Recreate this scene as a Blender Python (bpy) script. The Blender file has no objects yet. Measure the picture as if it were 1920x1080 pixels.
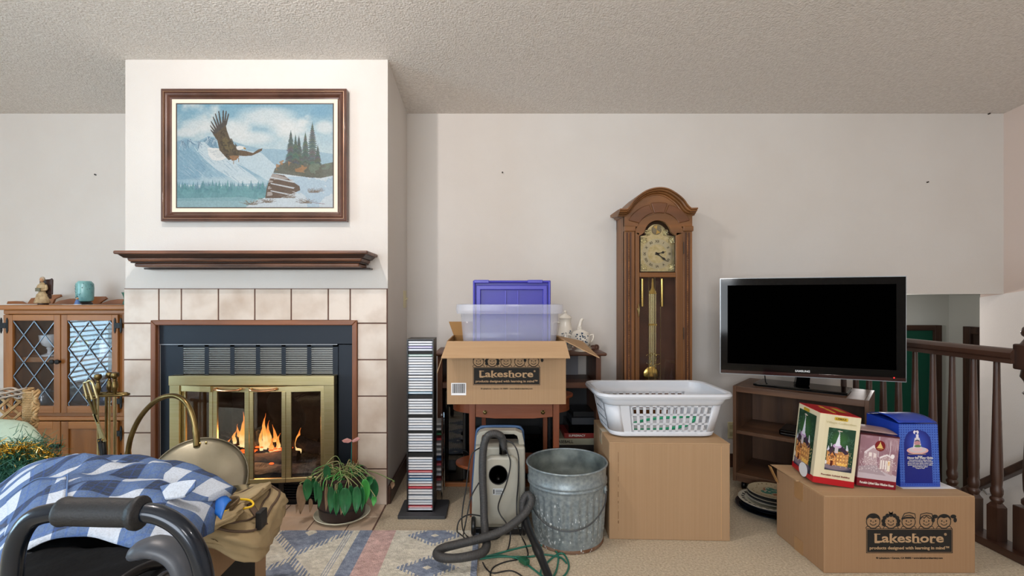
import bpy, bmesh, math, random
import numpy as np
from mathutils import Vector, Matrix, noise
random.seed(7); np.random.seed(7)
PI = math.pi
C = bpy.context.scene.collection
S = bpy.context.scene

# ------------------------------------------------------------------ camera, light, exposure
F = 900.0; VX = 924.0; VY = 560.0; CH = 1.12
cam_d = bpy.data.cameras.new('camera'); cam = bpy.data.objects.new('camera', cam_d); C.objects.link(cam)
cam.location = (0, 0, CH); cam.rotation_euler = (PI/2, 0, 0)
cam_d.sensor_width = 36; cam_d.lens = F/1920*36
cam_d.shift_x = (960-VX)/1920; cam_d.shift_y = (VY-540)/1920
cam_d.clip_start = 0.05
S.camera = cam
S.view_settings.view_transform = 'Standard'; S.view_settings.look = 'None'
S.view_settings.exposure = 0.20; S.view_settings.gamma = 1; S.view_settings.use_curve_mapping = False
w = bpy.data.worlds.new('daylight'); S.world = w; w.use_nodes = True
w.node_tree.nodes['Background'].inputs[0].default_value = (0.75, 0.87, 1.0, 1)
w.node_tree.nodes['Background'].inputs[1].default_value = 1.2
def area(name, loc, rot, sx, sy, power, col):
    l = bpy.data.lights.new(name, 'AREA'); l.shape = 'RECTANGLE'; l.size = sx; l.size_y = sy; l.energy = power; l.color = col
    o = bpy.data.objects.new(name, l); C.objects.link(o); o.location = loc; o.rotation_euler = rot; return o
# daylight entering by the windows behind the camera and the window on the left wall
area('rear_window_light', (-1.4, -2.93, 1.35), (PI/2, 0, 0), 2.6, 1.6, 100, (0.90, 0.95, 1.0))
area('left_window_light', (-4.42, 0.15, 1.2), (0, -PI/2, 0), 1.9, 1.5, 100, (0.52, 0.80, 1.0))
def bulb(name, loc, r, power, col):
    l = bpy.data.lights.new(name, 'POINT'); l.shadow_soft_size = r; l.energy = power; l.color = col
    o = bpy.data.objects.new(name, l); C.objects.link(o); o.location = loc; return o
bulb('left_lamp_bulb', (-1.05, 1.25, 2.50), 0.025, 43, (1.0, 0.91, 0.86))
bulb('right_lamp_bulb', (1.7, 0.2, 2.40), 0.06, 17, (1.0, 0.92, 0.86))
bulb('added_fill_light', (0.3, -1.1, 1.55), 0.18, 22, (1.0, 0.96, 0.93))  # unseen fill added behind the camera to brighten ceiling and floor
bulb('hall_lamp_bulb', (3.1, 3.9, 0.95), 0.06, 9, (1.0, 0.95, 0.92))
bulb('stair_lamp_bulb', (2.75, 2.5, -0.75), 0.06, 6, (0.93, 0.92, 1.0))

# ------------------------------------------------------------------ helpers
def P(px, py, Y): return Vector(((px-VX)*Y/F, Y, CH-(py-VY)*Y/F))
def XX(px, Y): return (px-VX)*Y/F
def ZZ(py, Y): return CH-(py-VY)*Y/F
def FLY(py): return CH*F/(py-VY)
def lin(c):
    if isinstance(c, str): c = tuple(int(c[i:i+2], 16) for i in (0, 2, 4))
    return tuple(((v/255)/12.92 if v/255 <= .04045 else ((v/255+.055)/1.055)**2.4) for v in c)
def link(nt, a, b): nt.links.new(a, b)
MATS = {}
def mat(name, col, rough=.6, metal=0, col2=None, nscale=6, nstretch=(1, 1, 1), bump=0, bscale=60, bstretch=(1, 1, 1),
        emit=None, estr=0, spec=.5, coat=0, contrast=(.35, .65), detail=6, sheen=0, col3=None):
    if name in MATS: return MATS[name]
    m = bpy.data.materials.new(name); m.use_nodes = True; nt = m.node_tree; b = nt.nodes['Principled BSDF']
    b.inputs['Base Color'].default_value = (*lin(col), 1); b.inputs['Roughness'].default_value = rough
    b.inputs['Metallic'].default_value = metal; b.inputs['Specular IOR Level'].default_value = spec
    b.inputs['Coat Weight'].default_value = coat
    if sheen: b.inputs['Sheen Weight'].default_value = sheen
    tc = nt.nodes.new('ShaderNodeTexCoord')
    if col2:
        mp = nt.nodes.new('ShaderNodeMapping'); mp.inputs['Scale'].default_value = nstretch; link(nt, tc.outputs['Object'], mp.inputs[0])
        n = nt.nodes.new('ShaderNodeTexNoise'); n.inputs['Scale'].default_value = nscale; n.inputs['Detail'].default_value = detail; link(nt, mp.outputs[0], n.inputs[0])
        r = nt.nodes.new('ShaderNodeValToRGB'); r.color_ramp.elements[0].position = contrast[0]; r.color_ramp.elements[1].position = contrast[1]
        r.color_ramp.elements[0].color = (*lin(col), 1); r.color_ramp.elements[1].color = (*lin(col2), 1)
        if col3:
            e = r.color_ramp.elements.new(.5*(contrast[0]+contrast[1])); e.color = (*lin(col3), 1)
        link(nt, n.outputs[0], r.inputs[0]); link(nt, r.outputs[0], b.inputs['Base Color'])
    if bump:
        mp = nt.nodes.new('ShaderNodeMapping'); mp.inputs['Scale'].default_value = bstretch; link(nt, tc.outputs['Object'], mp.inputs[0])
        n = nt.nodes.new('ShaderNodeTexNoise'); n.inputs['Scale'].default_value = bscale; n.inputs['Detail'].default_value = 3; link(nt, mp.outputs[0], n.inputs[0])
        bp = nt.nodes.new('ShaderNodeBump'); bp.inputs['Strength'].default_value = bump; bp.inputs['Distance'].default_value = .01
        link(nt, n.outputs[0], bp.inputs['Height']); link(nt, bp.outputs[0], b.inputs['Normal'])
    if emit:
        b.inputs['Emission Color'].default_value = (*lin(emit), 1); b.inputs['Emission Strength'].default_value = estr
    MATS[name] = m; return m
def wood(name, c1, c2, axis='x', rough=.42, sc=14, **k):
    st = {'x': (.12, 1.4, 1.4), 'y': (1.4, .12, 1.4), 'z': (1.4, 1.4, .12)}[axis]
    return mat(name, c1, rough, 0, c2, sc, st, bump=.12, bscale=sc*3, bstretch=st, **k)
def glass(name, tint=(1, 1, 1), refl=1.0, opac=.0, rough=.0, col='ffffff'):
    m = bpy.data.materials.new(name); m.use_nodes = True; nt = m.node_tree
    out = nt.nodes['Material Output']; b = nt.nodes['Principled BSDF']
    b.inputs['Base Color'].default_value = (*lin(col), 1); b.inputs['Roughness'].default_value = .3
    t = nt.nodes.new('ShaderNodeBsdfTransparent'); t.inputs[0].default_value = (*tint, 1)
    g = nt.nodes.new('ShaderNodeBsdfGlossy'); g.inputs['Roughness'].default_value = rough
    lw = nt.nodes.new('ShaderNodeLayerWeight'); pw = nt.nodes.new('ShaderNodeMath'); pw.operation = 'POWER'; link(nt, lw.outputs[1], pw.inputs[0]); pw.inputs[1].default_value = 5
    fr = nt.nodes.new('ShaderNodeMath'); fr.operation = 'MULTIPLY_ADD'; link(nt, pw.outputs[0], fr.inputs[0]); fr.inputs[1].default_value = .9; fr.inputs[2].default_value = .04
    mu = nt.nodes.new('ShaderNodeMath'); mu.operation = 'MULTIPLY'; mu.inputs[1].default_value = refl; mu.use_clamp = True
    link(nt, fr.outputs[0], mu.inputs[0])
    m0 = nt.nodes.new('ShaderNodeMixShader'); m0.inputs[0].default_value = opac
    link(nt, t.outputs[0], m0.inputs[1]); link(nt, b.outputs[0], m0.inputs[2])
    m1 = nt.nodes.new('ShaderNodeMixShader'); link(nt, mu.outputs[0], m1.inputs[0]); link(nt, m0.outputs[0], m1.inputs[1]); link(nt, g.outputs[0], m1.inputs[2])
    link(nt, m1.outputs[0], out.inputs[0]); return m
def colmat(name, rough=.6, bump=0, bscale=200, spec=.4):
    if name in MATS: return MATS[name]
    m = bpy.data.materials.new(name); m.use_nodes = True; nt = m.node_tree; b = nt.nodes['Principled BSDF']
    a = nt.nodes.new('ShaderNodeAttribute'); a.attribute_name = 'Col'; link(nt, a.outputs[0], b.inputs['Base Color'])
    b.inputs['Roughness'].default_value = rough; b.inputs['Specular IOR Level'].default_value = spec
    if bump:
        tc = nt.nodes.new('ShaderNodeTexCoord'); n = nt.nodes.new('ShaderNodeTexNoise'); n.inputs['Scale'].default_value = bscale
        link(nt, tc.outputs['Object'], n.inputs[0]); bp = nt.nodes.new('ShaderNodeBump'); bp.inputs['Strength'].default_value = bump; bp.inputs['Distance'].default_value = .008
        link(nt, n.outputs[0], bp.inputs['Height']); link(nt, bp.outputs[0], b.inputs['Normal'])
    MATS[name] = m; return m

OFF = {}
def tag(o, label, cat, group=None, kind=None):
    if label: o['label'] = label
    if cat: o['category'] = cat
    if group: o['group'] = group
    if kind: o['kind'] = kind
    return o
def thing(name, label, cat, loc, rotz=0, group=None, world=False, rot=None):
    """an Empty at the base; world=True means parts are given in world coordinates"""
    o = bpy.data.objects.new(name, None); C.objects.link(o); o.location = loc
    o.rotation_euler = rot if rot else (0, 0, rotz); o.empty_display_size = .05
    tag(o, label, cat, group)
    OFF[o] = Vector(loc) if world else Vector((0, 0, 0))
    return o
def obj(name, bm, m, parent=None, smooth=False, bev=0, off=None, seg=2, solid=0, sub=0):
    if parent is not None: off = OFF[parent]
    if off is not None and Vector(off).length > 0: bmesh.ops.translate(bm, verts=bm.verts, vec=-Vector(off))
    bmesh.ops.recalc_face_normals(bm, faces=bm.faces)
    me = bpy.data.meshes.new(name); bm.to_mesh(me); bm.free()
    if smooth:
        me.polygons.foreach_set('use_smooth', [True]*len(me.polygons))
        if smooth != 2: me.set_sharp_from_angle(angle=math.radians(40))
    o = bpy.data.objects.new(name, me); C.objects.link(o)
    for q in (m if isinstance(m, (list, tuple)) else [m]): me.materials.append(q)
    if parent is not None: o.parent = parent; OFF[o] = OFF[parent]
    elif off is not None: o.location = off; OFF[o] = Vector(off)
    if solid:
        s = o.modifiers.new('t', 'SOLIDIFY'); s.thickness = solid; s.offset = 0
    if sub:
        s = o.modifiers.new('s', 'SUBSURF'); s.levels = sub; s.render_levels = sub
    if bev:
        b = o.modifiers.new('b', 'BEVEL'); b.width = bev; b.segments = seg; b.limit_method = 'ANGLE'; b.angle_limit = .6
        b.harden_normals = False
    return o
def struct(name, bm, m, parent=None, **k):
    o = obj(name, bm, m, parent, **k)
    if parent is None: o['kind'] = 'structure'; OFF.setdefault(o, Vector((0, 0, 0)))
    return o
def B(): return bmesh.new()
def box(bm, x0, x1, y0, y1, z0, z1, mx=None):
    vs = [bm.verts.new(v) for v in ((x0, y0, z0), (x1, y0, z0), (x1, y1, z0), (x0, y1, z0), (x0, y0, z1), (x1, y0, z1), (x1, y1, z1), (x0, y1, z1))]
    for f in ((0, 3, 2, 1), (4, 5, 6, 7), (0, 1, 5, 4), (1, 2, 6, 5), (2, 3, 7, 6), (3, 0, 4, 7)): bm.faces.new([vs[i] for i in f])
    if mx is not None: bmesh.ops.transform(bm, matrix=mx, verts=vs)
    return bm
def hexa(bm, pts):
    vs = [bm.verts.new(v) for v in pts]
    for f in ((0, 3, 2, 1), (4, 5, 6, 7), (0, 1, 5, 4), (1, 2, 6, 5), (2, 3, 7, 6), (3, 0, 4, 7)): bm.faces.new([vs[i] for i in f])
    return bm
def bar(bm, a, b, wd, dp, up=(0, 1, 0)):
    """rectangular bar from a to b: wd across, dp along up"""
    a = Vector(a); b = Vector(b); d = (b-a).normalized(); up = Vector(up); s = d.cross(up).normalized()*wd/2; u = s.cross(d).normalized()*dp/2
    return hexa(bm, [a-s-u, a+s-u, a+s+u, a-s+u, b-s-u, b+s-u, b+s+u, b-s+u])
def smoothpts(pts, n=8):
    pts = [Vector(p) for p in pts]; out = []
    for i in range(len(pts)-1):
        p0 = pts[max(i-1, 0)]; p1 = pts[i]; p2 = pts[i+1]; p3 = pts[min(i+2, len(pts)-1)]
        for k in range(n):
            t = k/n; out.append(.5*((2*p1)+(-p0+p2)*t+(2*p0-5*p1+4*p2-p3)*t*t+(-p0+3*p1-3*p2+p3)*t**3))
    out.append(pts[-1]); return out
def tube(bm, pts, r, seg=8, closed=False, flat=1.0, upv=None):
    pts = [Vector(p) for p in pts]; n = len(pts)
    rs = r if isinstance(r, (list, tuple)) else [r]*n
    rings = []; prev = None
    for i, p in enumerate(pts):
        if closed: d = (pts[(i+1) % n]-pts[i-1])
        else: d = pts[min(i+1, n-1)]-pts[max(i-1, 0)]
        d = d.normalized() if d.length > 1e-9 else Vector((0, 0, 1))
        if prev is None:
            ref = Vector(upv) if upv else (Vector((0, 0, 1)) if abs(d.z) < .9 else Vector((1, 0, 0)))
        else: ref = prev
        u = (ref-d*ref.dot(d)); u = u.normalized() if u.length > 1e-6 else d.orthogonal().normalized(); prev = u
        v = d.cross(u)
        rings.append([bm.verts.new(p+(u*math.cos(a)+v*math.sin(a)*flat)*rs[i]) for a in [2*PI*k/seg for k in range(seg)]])
    m = n if closed else n-1
    for i in range(m):
        A = rings[i]; Bq = rings[(i+1) % n]
        for k in range(seg): bm.faces.new((A[k], A[(k+1) % seg], Bq[(k+1) % seg], Bq[k]))
    if not closed: bm.faces.new(rings[0][::-1]); bm.faces.new(rings[-1])
    return bm
def lathe(bm, prof, c=(0, 0, 0), seg=24, mx=None, sx=1, sy=1, caps=True):
    c = Vector(c); rings = []; allv = []
    for r, z in prof:
        ring = [bm.verts.new((r*math.cos(2*PI*k/seg)*sx, r*math.sin(2*PI*k/seg)*sy, z)) for k in range(seg)]
        rings.append(ring); allv += ring
    for i in range(len(rings)-1):
        for k in range(seg): bm.faces.new((rings[i][k], rings[i][(k+1) % seg], rings[i+1][(k+1) % seg], rings[i+1][k]))
    if caps:
        if prof[0][0] > 1e-4: bm.faces.new(rings[0][::-1])
        if prof[-1][0] > 1e-4: bm.faces.new(rings[-1])
    M_ = Matrix.Translation(c) @ (mx if mx is not None else Matrix())
    bmesh.ops.transform(bm, matrix=M_, verts=allv); 
    bmesh.ops.remove_doubles(bm, verts=allv, dist=1e-6)
    return bm
def prism(bm, pts, y0, y1):
    """polygon of (x,z) extruded from y0 to y1"""
    a = [bm.verts.new((x, y0, z)) for x, z in pts]; b = [bm.verts.new((x, y1, z)) for x, z in pts]
    bm.faces.new(a); bm.faces.new(b[::-1]); n = len(pts)
    for i in range(n): bm.faces.new((a[i], b[i], b[(i+1) % n], a[(i+1) % n]))
    return bm
def prismz(bm, pts, z0, z1):
    a = [bm.verts.new((x, y, z0)) for x, y in pts]; b = [bm.verts.new((x, y, z1)) for x, y in pts]
    bm.faces.new(a); bm.faces.new(b[::-1]); n = len(pts)
    for i in range(n): bm.faces.new((a[i], b[i], b[(i+1) % n], a[(i+1) % n]))
    return bm
def sheet(bm, fn, nu, nv, uv=False):
    vs = [[bm.verts.new(fn(i/nu, j/nv)) for j in range(nv+1)] for i in range(nu+1)]
    L = bm.loops.layers.uv.new('UVMap') if uv else None
    for i in range(nu):
        for j in range(nv):
            f = bm.faces.new((vs[i][j], vs[i+1][j], vs[i+1][j+1], vs[i][j+1]))
            if uv:
                for l, (a, b) in zip(f.loops, ((i, j), (i+1, j), (i+1, j+1), (i, j+1))): l[L].uv = (a/nu, b/nv)
    return bm
def ball(bm, c, r, s=(1, 1, 1), seg=12, rings=8):
    mx = Matrix.Translation(Vector(c)) @ Matrix.Diagonal((*[r*q for q in s], 1))
    bmesh.ops.create_uvsphere(bm, u_segments=seg, v_segments=rings, radius=1, matrix=mx); return bm
def rrect(x0, x1, y0, y1, r, n=5):
    out = []
    for cx, cy, a0 in ((x1-r, y1-r, 0), (x0+r, y1-r, PI/2), (x0+r, y0+r, PI), (x1-r, y0+r, 1.5*PI)):
        for k in range(n+1): a = a0+PI/2*k/n; out.append((cx+r*math.cos(a), cy+r*math.sin(a)))
    return out
def text(name, body, size, m, parent, origin, xd, yd, bold=0, ext=.0003, align='CENTER', width=None, shear=0):
    """lettering lying in the plane spanned by xd, yd (local to parent)"""
    bold = min(bold, size*.022)
    cu = bpy.data.curves.new('t', 'FONT'); cu.body = body; cu.size = size; cu.align_x = align; cu.align_y = 'CENTER'
    cu.extrude = ext; cu.offset = bold; cu.shear = shear; cu.resolution_u = 3
    t = bpy.data.objects.new('t', cu); C.objects.link(t); dg = bpy.context.evaluated_depsgraph_get()
    me = bpy.data.meshes.new_from_object(t.evaluated_get(dg)); bpy.data.objects.remove(t)
    xs = [v.co.x for v in me.vertices]; sc = 1
    if width and xs: sc = width/(max(xs)-min(xs))
    xd = Vector(xd).normalized(); yd = Vector(yd).normalized(); zd = xd.cross(yd)
    M_ = Matrix(((xd.x, yd.x, zd.x, origin[0]), (xd.y, yd.y, zd.y, origin[1]), (xd.z, yd.z, zd.z, origin[2]), (0, 0, 0, 1)))
    me.transform(Matrix.Diagonal((sc, 1, 1, 1))); me.transform(M_)
    if parent is not None: me.transform(Matrix.Translation(-OFF[parent]))
    me.name = name; me.materials.clear(); me.materials.append(m)
    o = bpy.data.objects.new(name, me); C.objects.link(o)
    if parent is not None: o.parent = parent; OFF[o] = OFF[parent]
    return o
def copytree(o, parent=None):
    c = o.copy(); C.objects.link(c); c.parent = parent
    OFF[c] = OFF.get(o, Vector((0, 0, 0)))
    for ch in list(o.children): copytree(ch, c)
    return c

class Canvas:
    """a flat print, rasterised in the script to a fine coloured grid"""
    def __init__(s, w, h, x0, x1, y0, y1, bg=(255, 255, 255)):
        s.w, s.h, s.x0, s.x1, s.y0, s.y1 = w, h, x0, x1, y0, y1
        s.a = np.zeros((h, w, 3)) + np.array(bg, float)
        s.X, s.Y = np.meshgrid(x0+(np.arange(w)+.5)/w*(x1-x0), y0+(np.arange(h)+.5)/h*(y1-y0))
    def inside(s, pts):
        m = np.zeros((s.h, s.w), bool); n = len(pts)
        for i in range(n):
            (xa, ya), (xb, yb) = pts[i], pts[(i+1) % n]
            if ya == yb: continue
            c = ((s.Y > min(ya, yb)) & (s.Y <= max(ya, yb))); xi = (s.Y-ya)*(xb-xa)/(yb-ya)+xa; m ^= (c & (s.X < xi))
        return m
    def put(s, m, col, alpha=1.0, jit=0, seed=0):
        al = (m.astype(float)*alpha)[..., None]; c = np.zeros_like(s.a)+np.array(col, float)
        if jit: c = c + (s.noise(seed, 40, 3)*jit)[..., None]
        s.a = s.a*(1-al)+c*al
    def poly(s, pts, col, alpha=1.0, jit=0, seed=0): s.put(s.inside(pts), col, alpha, jit, seed)
    def ell(s, cx, cy, rx, ry, col, alpha=1.0, soft=0):
        d = ((s.X-cx)/rx)**2+((s.Y-cy)/ry)**2
        m = np.clip((1-d)/soft, 0, 1) if soft else (d < 1).astype(float)
        s.put(m, col, alpha)
    def rect(s, x0, x1, y0, y1, col, alpha=1.0): s.put((s.X > x0) & (s.X < x1) & (s.Y > y0) & (s.Y < y1), col, alpha)
    def line(s, a, b, wd, col, alpha=1.0):
        ax, ay = a; bx, by = b; dx, dy = bx-ax, by-ay; L = dx*dx+dy*dy+1e-9
        t = np.clip(((s.X-ax)*dx+(s.Y-ay)*dy)/L, 0, 1); d = np.hypot(s.X-ax-t*dx, s.Y-ay-t*dy); s.put(np.clip(wd/2-d+.5*(s.x1-s.x0)/s.w, 0, 1/1e-9*0+1) if False else (d < wd/2), col, alpha)
    def noise(s, seed=0, cells=8, octv=4, stretch=(1, 1)):
        r = np.random.RandomState(seed); out = np.zeros((s.h, s.w)); amp = 1; tot = 0
        for o in range(octv):
            cx = max(2, int(cells*2**o*stretch[0])); cy = max(2, int(cells*2**o*stretch[1]*s.h/s.w)); g = r.rand(cy+2, cx+2)
            fx = np.linspace(0, cx, s.w); fy = np.linspace(0, cy, s.h); ix = fx.astype(int); iy = fy.astype(int); tx = fx-ix; ty = fy-iy
            tx = tx*tx*(3-2*tx); ty = (ty*ty*(3-2*ty))[:, None]
            a = g[np.ix_(iy, ix)]*(1-tx)+g[np.ix_(iy, ix+1)]*tx; b = g[np.ix_(iy+1, ix)]*(1-tx)+g[np.ix_(iy+1, ix+1)]*tx
            out += amp*(a*(1-ty)+b*ty); tot += amp; amp *= .55
        return out/tot*2-1
    def make(s, name, m, parent, org, ux, uy, fn=None):
        """org = top-left corner, ux / uy = full edge vectors to the right / down"""
        org = Vector(org)-(OFF[parent] if parent else Vector((0, 0, 0))); ux = Vector(ux); uy = Vector(uy); w, h = s.w, s.h
        fi, fj = np.meshgrid(np.arange(w+1)/w, np.arange(h+1)/h)
        co = np.array(org)+fi[..., None]*np.array(ux)+fj[..., None]*np.array(uy)
        if fn: co = fn(fi, fj)
        idx = np.arange((w+1)*(h+1)).reshape(h+1, w+1)
        q = np.stack([idx[:-1, :-1], idx[1:, :-1], idx[1:, 1:], idx[:-1, 1:]], -1).reshape(-1, 4)
        me = bpy.data.meshes.new(name); me.vertices.add(co.shape[0]*co.shape[1]); me.vertices.foreach_set('co', co.reshape(-1).astype(np.float32))
        me.loops.add(q.size); me.loops.foreach_set('vertex_index', q.reshape(-1).astype(np.int32)); me.polygons.add(len(q))
        me.polygons.foreach_set('loop_start', (np.arange(len(q))*4).astype(np.int32)); me.update(calc_edges=True); me.validate()
        c = np.clip(s.a, 0, 255)/255; c = np.where(c <= .04045, c/12.92, ((c+.055)/1.055)**2.4)
        at = me.color_attributes.new('Col', 'FLOAT_COLOR', 'CORNER')
        full = np.ones((len(q), 4, 4), np.float32); full[:, :, :3] = c.reshape(-1, 1, 3); at.data.foreach_set('color', full.reshape(-1))
        me.materials.append(m); o = bpy.data.objects.new(name, me); C.objects.link(o)
        if parent is not None: o.parent = parent; OFF[o] = OFF[parent]
        return o
# ------------------------------------------------------------------ materials
wallm = mat('painted_wall', 'd6d1cc', .75, col2='d2ccc6', nscale=2, bump=.10, bscale=260)
wallw = mat('painted_stair_wall', 'e2dbd6', .75, bump=.10, bscale=260)
hallm = mat('painted_hall_wall', 'c9c9c2', .8, bump=.08, bscale=260)
ceilm = mat('popcorn_ceiling', 'e6dfd8', .95, col2='d8d0c8', nscale=60, bump=.8, bscale=105)
carpm = mat('beige_carpet', 'e6d8c0', .98, col2='bfae94', nscale=110, contrast=(.3, .7), bump=.9, bscale=230, spec=.1)
basem = wood('dark_baseboard_wood', '4c3026', '38221a', 'y')
tilem = mat('beige_ceramic_tile', 'd3c5b8', .35, col2='b9a594', nscale=7, contrast=(.38, .72), detail=4, bump=.05, bscale=20)
groutm = mat('brown_grout', '6a4d44', .9)
htile = mat('hearth_floor_tile', 'cdb8a4', .4, col2='bda48e', nscale=8, contrast=(.35, .7))
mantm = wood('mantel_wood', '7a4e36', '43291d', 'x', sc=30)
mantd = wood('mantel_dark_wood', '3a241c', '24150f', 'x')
trimw = wood('fireplace_trim_wood', '8c5636', '6a3f26', 'x')
trimz = wood('fireplace_trim_wood_upright', '8c5636', '6a3f26', 'z')
navy = mat('dark_blue_black_metal', '141e2a', .5, .3)
blk = mat('black_metal', '0d0e11', .4, .2)
blackp = mat('black_plastic', '101114', .35)
blackg = mat('black_gloss', '040405', .07, spec=.22)
brass = mat('brushed_brass', 'cdbf94', .36, 1, col2='c4b686', nscale=60, nstretch=(.1, 1, 3))
brassd = mat('aged_brass', '8f7c52', .32, 1, col2='6a5836', nscale=12)
copper = mat('polished_copper', 'd09a70', .2, 1)
goldm = mat('polished_gold_brass', 'd9bd72', .22, 1)
steel = mat('chrome', 'd0d2d6', .15, 1)

# ------------------------------------------------------------------ room shell
YW = 3.20; YB = 2.614; XR = 3.406; XL = -4.2; YR = -3.0; XBL = -2.001; XBR = -.572
def cz(y): return 2.354+.115*(YW-y)
XO = 2.40            # where the back wall stops above the stairs
b = B(); hexa(b, [(XL-.1, YR-.1, cz(YR-.1)), (XR+.1, YR-.1, cz(YR-.1)), (XR+.1, YW+.1, cz(YW+.1)), (XL-.1, YW+.1, cz(YW+.1)),
                  (XL-.1, YR-.1, cz(YR-.1)+.08), (XR+.1, YR-.1, cz(YR-.1)+.08), (XR+.1, YW+.1, cz(YW+.1)+.08), (XL-.1, YW+.1, cz(YW+.1)+.08)])
struct('ceiling', b, ceilm)
b = B(); box(b, XL, 2.30, YR, YW, -.12, 0); box(b, 2.30, XR, YR, 1.95, -.12, 0)
struct('floor', b, carpm)
b = B(); box(b, XL, XO, YW, YW+.12, -.12, cz(YW)); box(b, XO, XR+.1, YW, YW+.12, 1.152, cz(YW))
struct('wall_back', b, wallm)
# left wall with a window opening
WY0, WY1, WZ0, WZ1 = -.6, .82, .22, 2.1
b = B(); box(b, XL-.12, XL, YR, WY0, 0, cz(YR)); box(b, XL-.12, XL, WY1, YW+.12, 0, cz(WY1)); box(b, XL-.12, XL, WY0, WY1, 0, WZ0); box(b, XL-.12, XL, WY0, WY1, WZ1, cz(WY0))
struct('wall_left', b, wallm)
winm = mat('white_window_frame', 'eeeeea', .5)
b = B()
for y0, y1, z0, z1 in ((WY0, WY1, WZ0, WZ0+.05), (WY0, WY1, WZ1-.05, WZ1), (WY0, WY0+.05, WZ0+.05, WZ1-.05), (WY1-.05, WY1, WZ0+.05, WZ1-.05), (.08, .12, WZ0+.05, WZ1-.05)): box(b, XL-.10, XL-.02, y0, y1, z0, z1)
wl = struct('window_1', b, winm)
obj('pane', box(B(), XL-.07, XL-.065, WY0+.05, WY1-.05, WZ0+.05, WZ1-.05), glass('window_glass', refl=.5), wl)
bl = thing('window_blind', 'white slatted blind hanging in the left wall window', 'blind', (XL+.03, .1, WZ1), world=True)
obj('headrail', box(B(), XL+.01, XL+.05, WY0, WY1, WZ1-.03, WZ1+.02), winm, bl)
slm = mat('blind_slat', 'dfeaf0', .5)
b0 = None
for i in range(37):
    z = WZ1-.06-i*.05; b = B(); box(b, -.018, .018, WY0, WY1, -.001, .001, Matrix.Rotation(.35, 4, 'Y')); bmesh.ops.translate(b, verts=b.verts, vec=(XL+.03, 0, z)); obj('slat', b, slm, bl)
# rear wall with a wide window
RX0, RX1, RZ0, RZ1 = -2.8, 0.0, .5, 2.2
b = B(); box(b, XL-.12, RX0, YR-.12, YR, 0, cz(YR)); box(b, RX1, XR+.12, YR-.12, YR, 0, cz(YR)); box(b, RX0, RX1, YR-.12, YR, 0, RZ0); box(b, RX0, RX1, YR-.12, YR, RZ1, cz(YR))
struct('wall_rear', b, wallm)
b = B()
for x0, x1, z0, z1 in ((RX0, RX1, RZ0, RZ0+.06), (RX0, RX1, RZ1-.06, RZ1), (RX0, RX0+.06, RZ0+.06, RZ1-.06), (RX1-.06, RX1, RZ0+.06, RZ1-.06), (-1.43, -1.37, RZ0+.06, RZ1-.06)): box(b, x0, x1, YR-.10, YR-.02, z0, z1)
wr = struct('window_2', b, winm); obj('pane', box(B(), RX0+.06, RX1-.06, YR-.07, YR-.065, RZ0+.06, RZ1-.06), MATS.get('g') or glass('window_glass_rear', refl=.5), wr)
# right wall, upper and (slightly proud, lighter) stair part
def mid(y): return 1.152+.15*(YW-y)
b = B(); Y1, Y2 = YR, 3.354
hexa(b, [(XR, Y1, mid(Y1)), (XR+.1, Y1, mid(Y1)), (XR+.1, Y2, mid(Y2)), (XR, Y2, mid(Y2)), (XR, Y1, cz(Y1)), (XR+.1, Y1, cz(Y1)), (XR+.1, Y2, cz(Y2)), (XR, Y2, cz(Y2))])
struct('wall_right', b, mat('painted_pink_wall', 'd6c3b8', .75, bump=.08, bscale=260))
b = B(); hexa(b, [(XR-.004, Y1, -1.3), (XR+.1, Y1, -1.3), (XR+.1, Y2, -1.3), (XR-.004, Y2, -1.3), (XR-.004, Y1, mid(Y1)), (XR+.1, Y1, mid(Y1)), (XR+.1, Y2, mid(Y2)), (XR-.004, Y2, mid(Y2))])
struct('wall_stair', b, wallw)
# lower hall seen past the stairs
b = B(); box(b, 1.6, 4.6, 4.62, 4.72, -1.3, 1.16); struct('wall_hall', b, hallm)
b = B(); box(b, 4.39, 4.5, 3.35, 4.62, -1.3, 1.16); box(b, XR+.1, 4.39, 3.254, 3.354, -1.3, 1.16); struct('wall_hall_side', b, hallm)
b = B(); box(b, 1.6, 1.7, YW+.12, 4.62, -1.3, 1.16); struct('wall_hall_left', b, hallm)
b = B(); box(b, 1.6, 4.5, YW+.12, 4.72, 1.155, 1.22); struct('ceiling_hall', b, hallm)
b = B(); box(b, 1.6, 4.6, 1.9, 4.72, -1.4, -1.3); struct('floor_hall', b, carpm)
b = B(); box(b, 2.28, 2.30, 1.95, YW, -1.3, -.0); box(b, 1.6, 2.40, YW+.1, YW+.12, -1.3, -.12); box(b, 2.30, XR, 1.90, 1.95, -1.3, -.12); struct('wall_stair_side', b, hallm)
b = B()
for i in range(6): box(b, 2.30, XR-.004, 1.95+i*.22, 2.19+i*.22, -1.3, -.18*(i+1))
struct('stairs', b, carpm)
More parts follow.
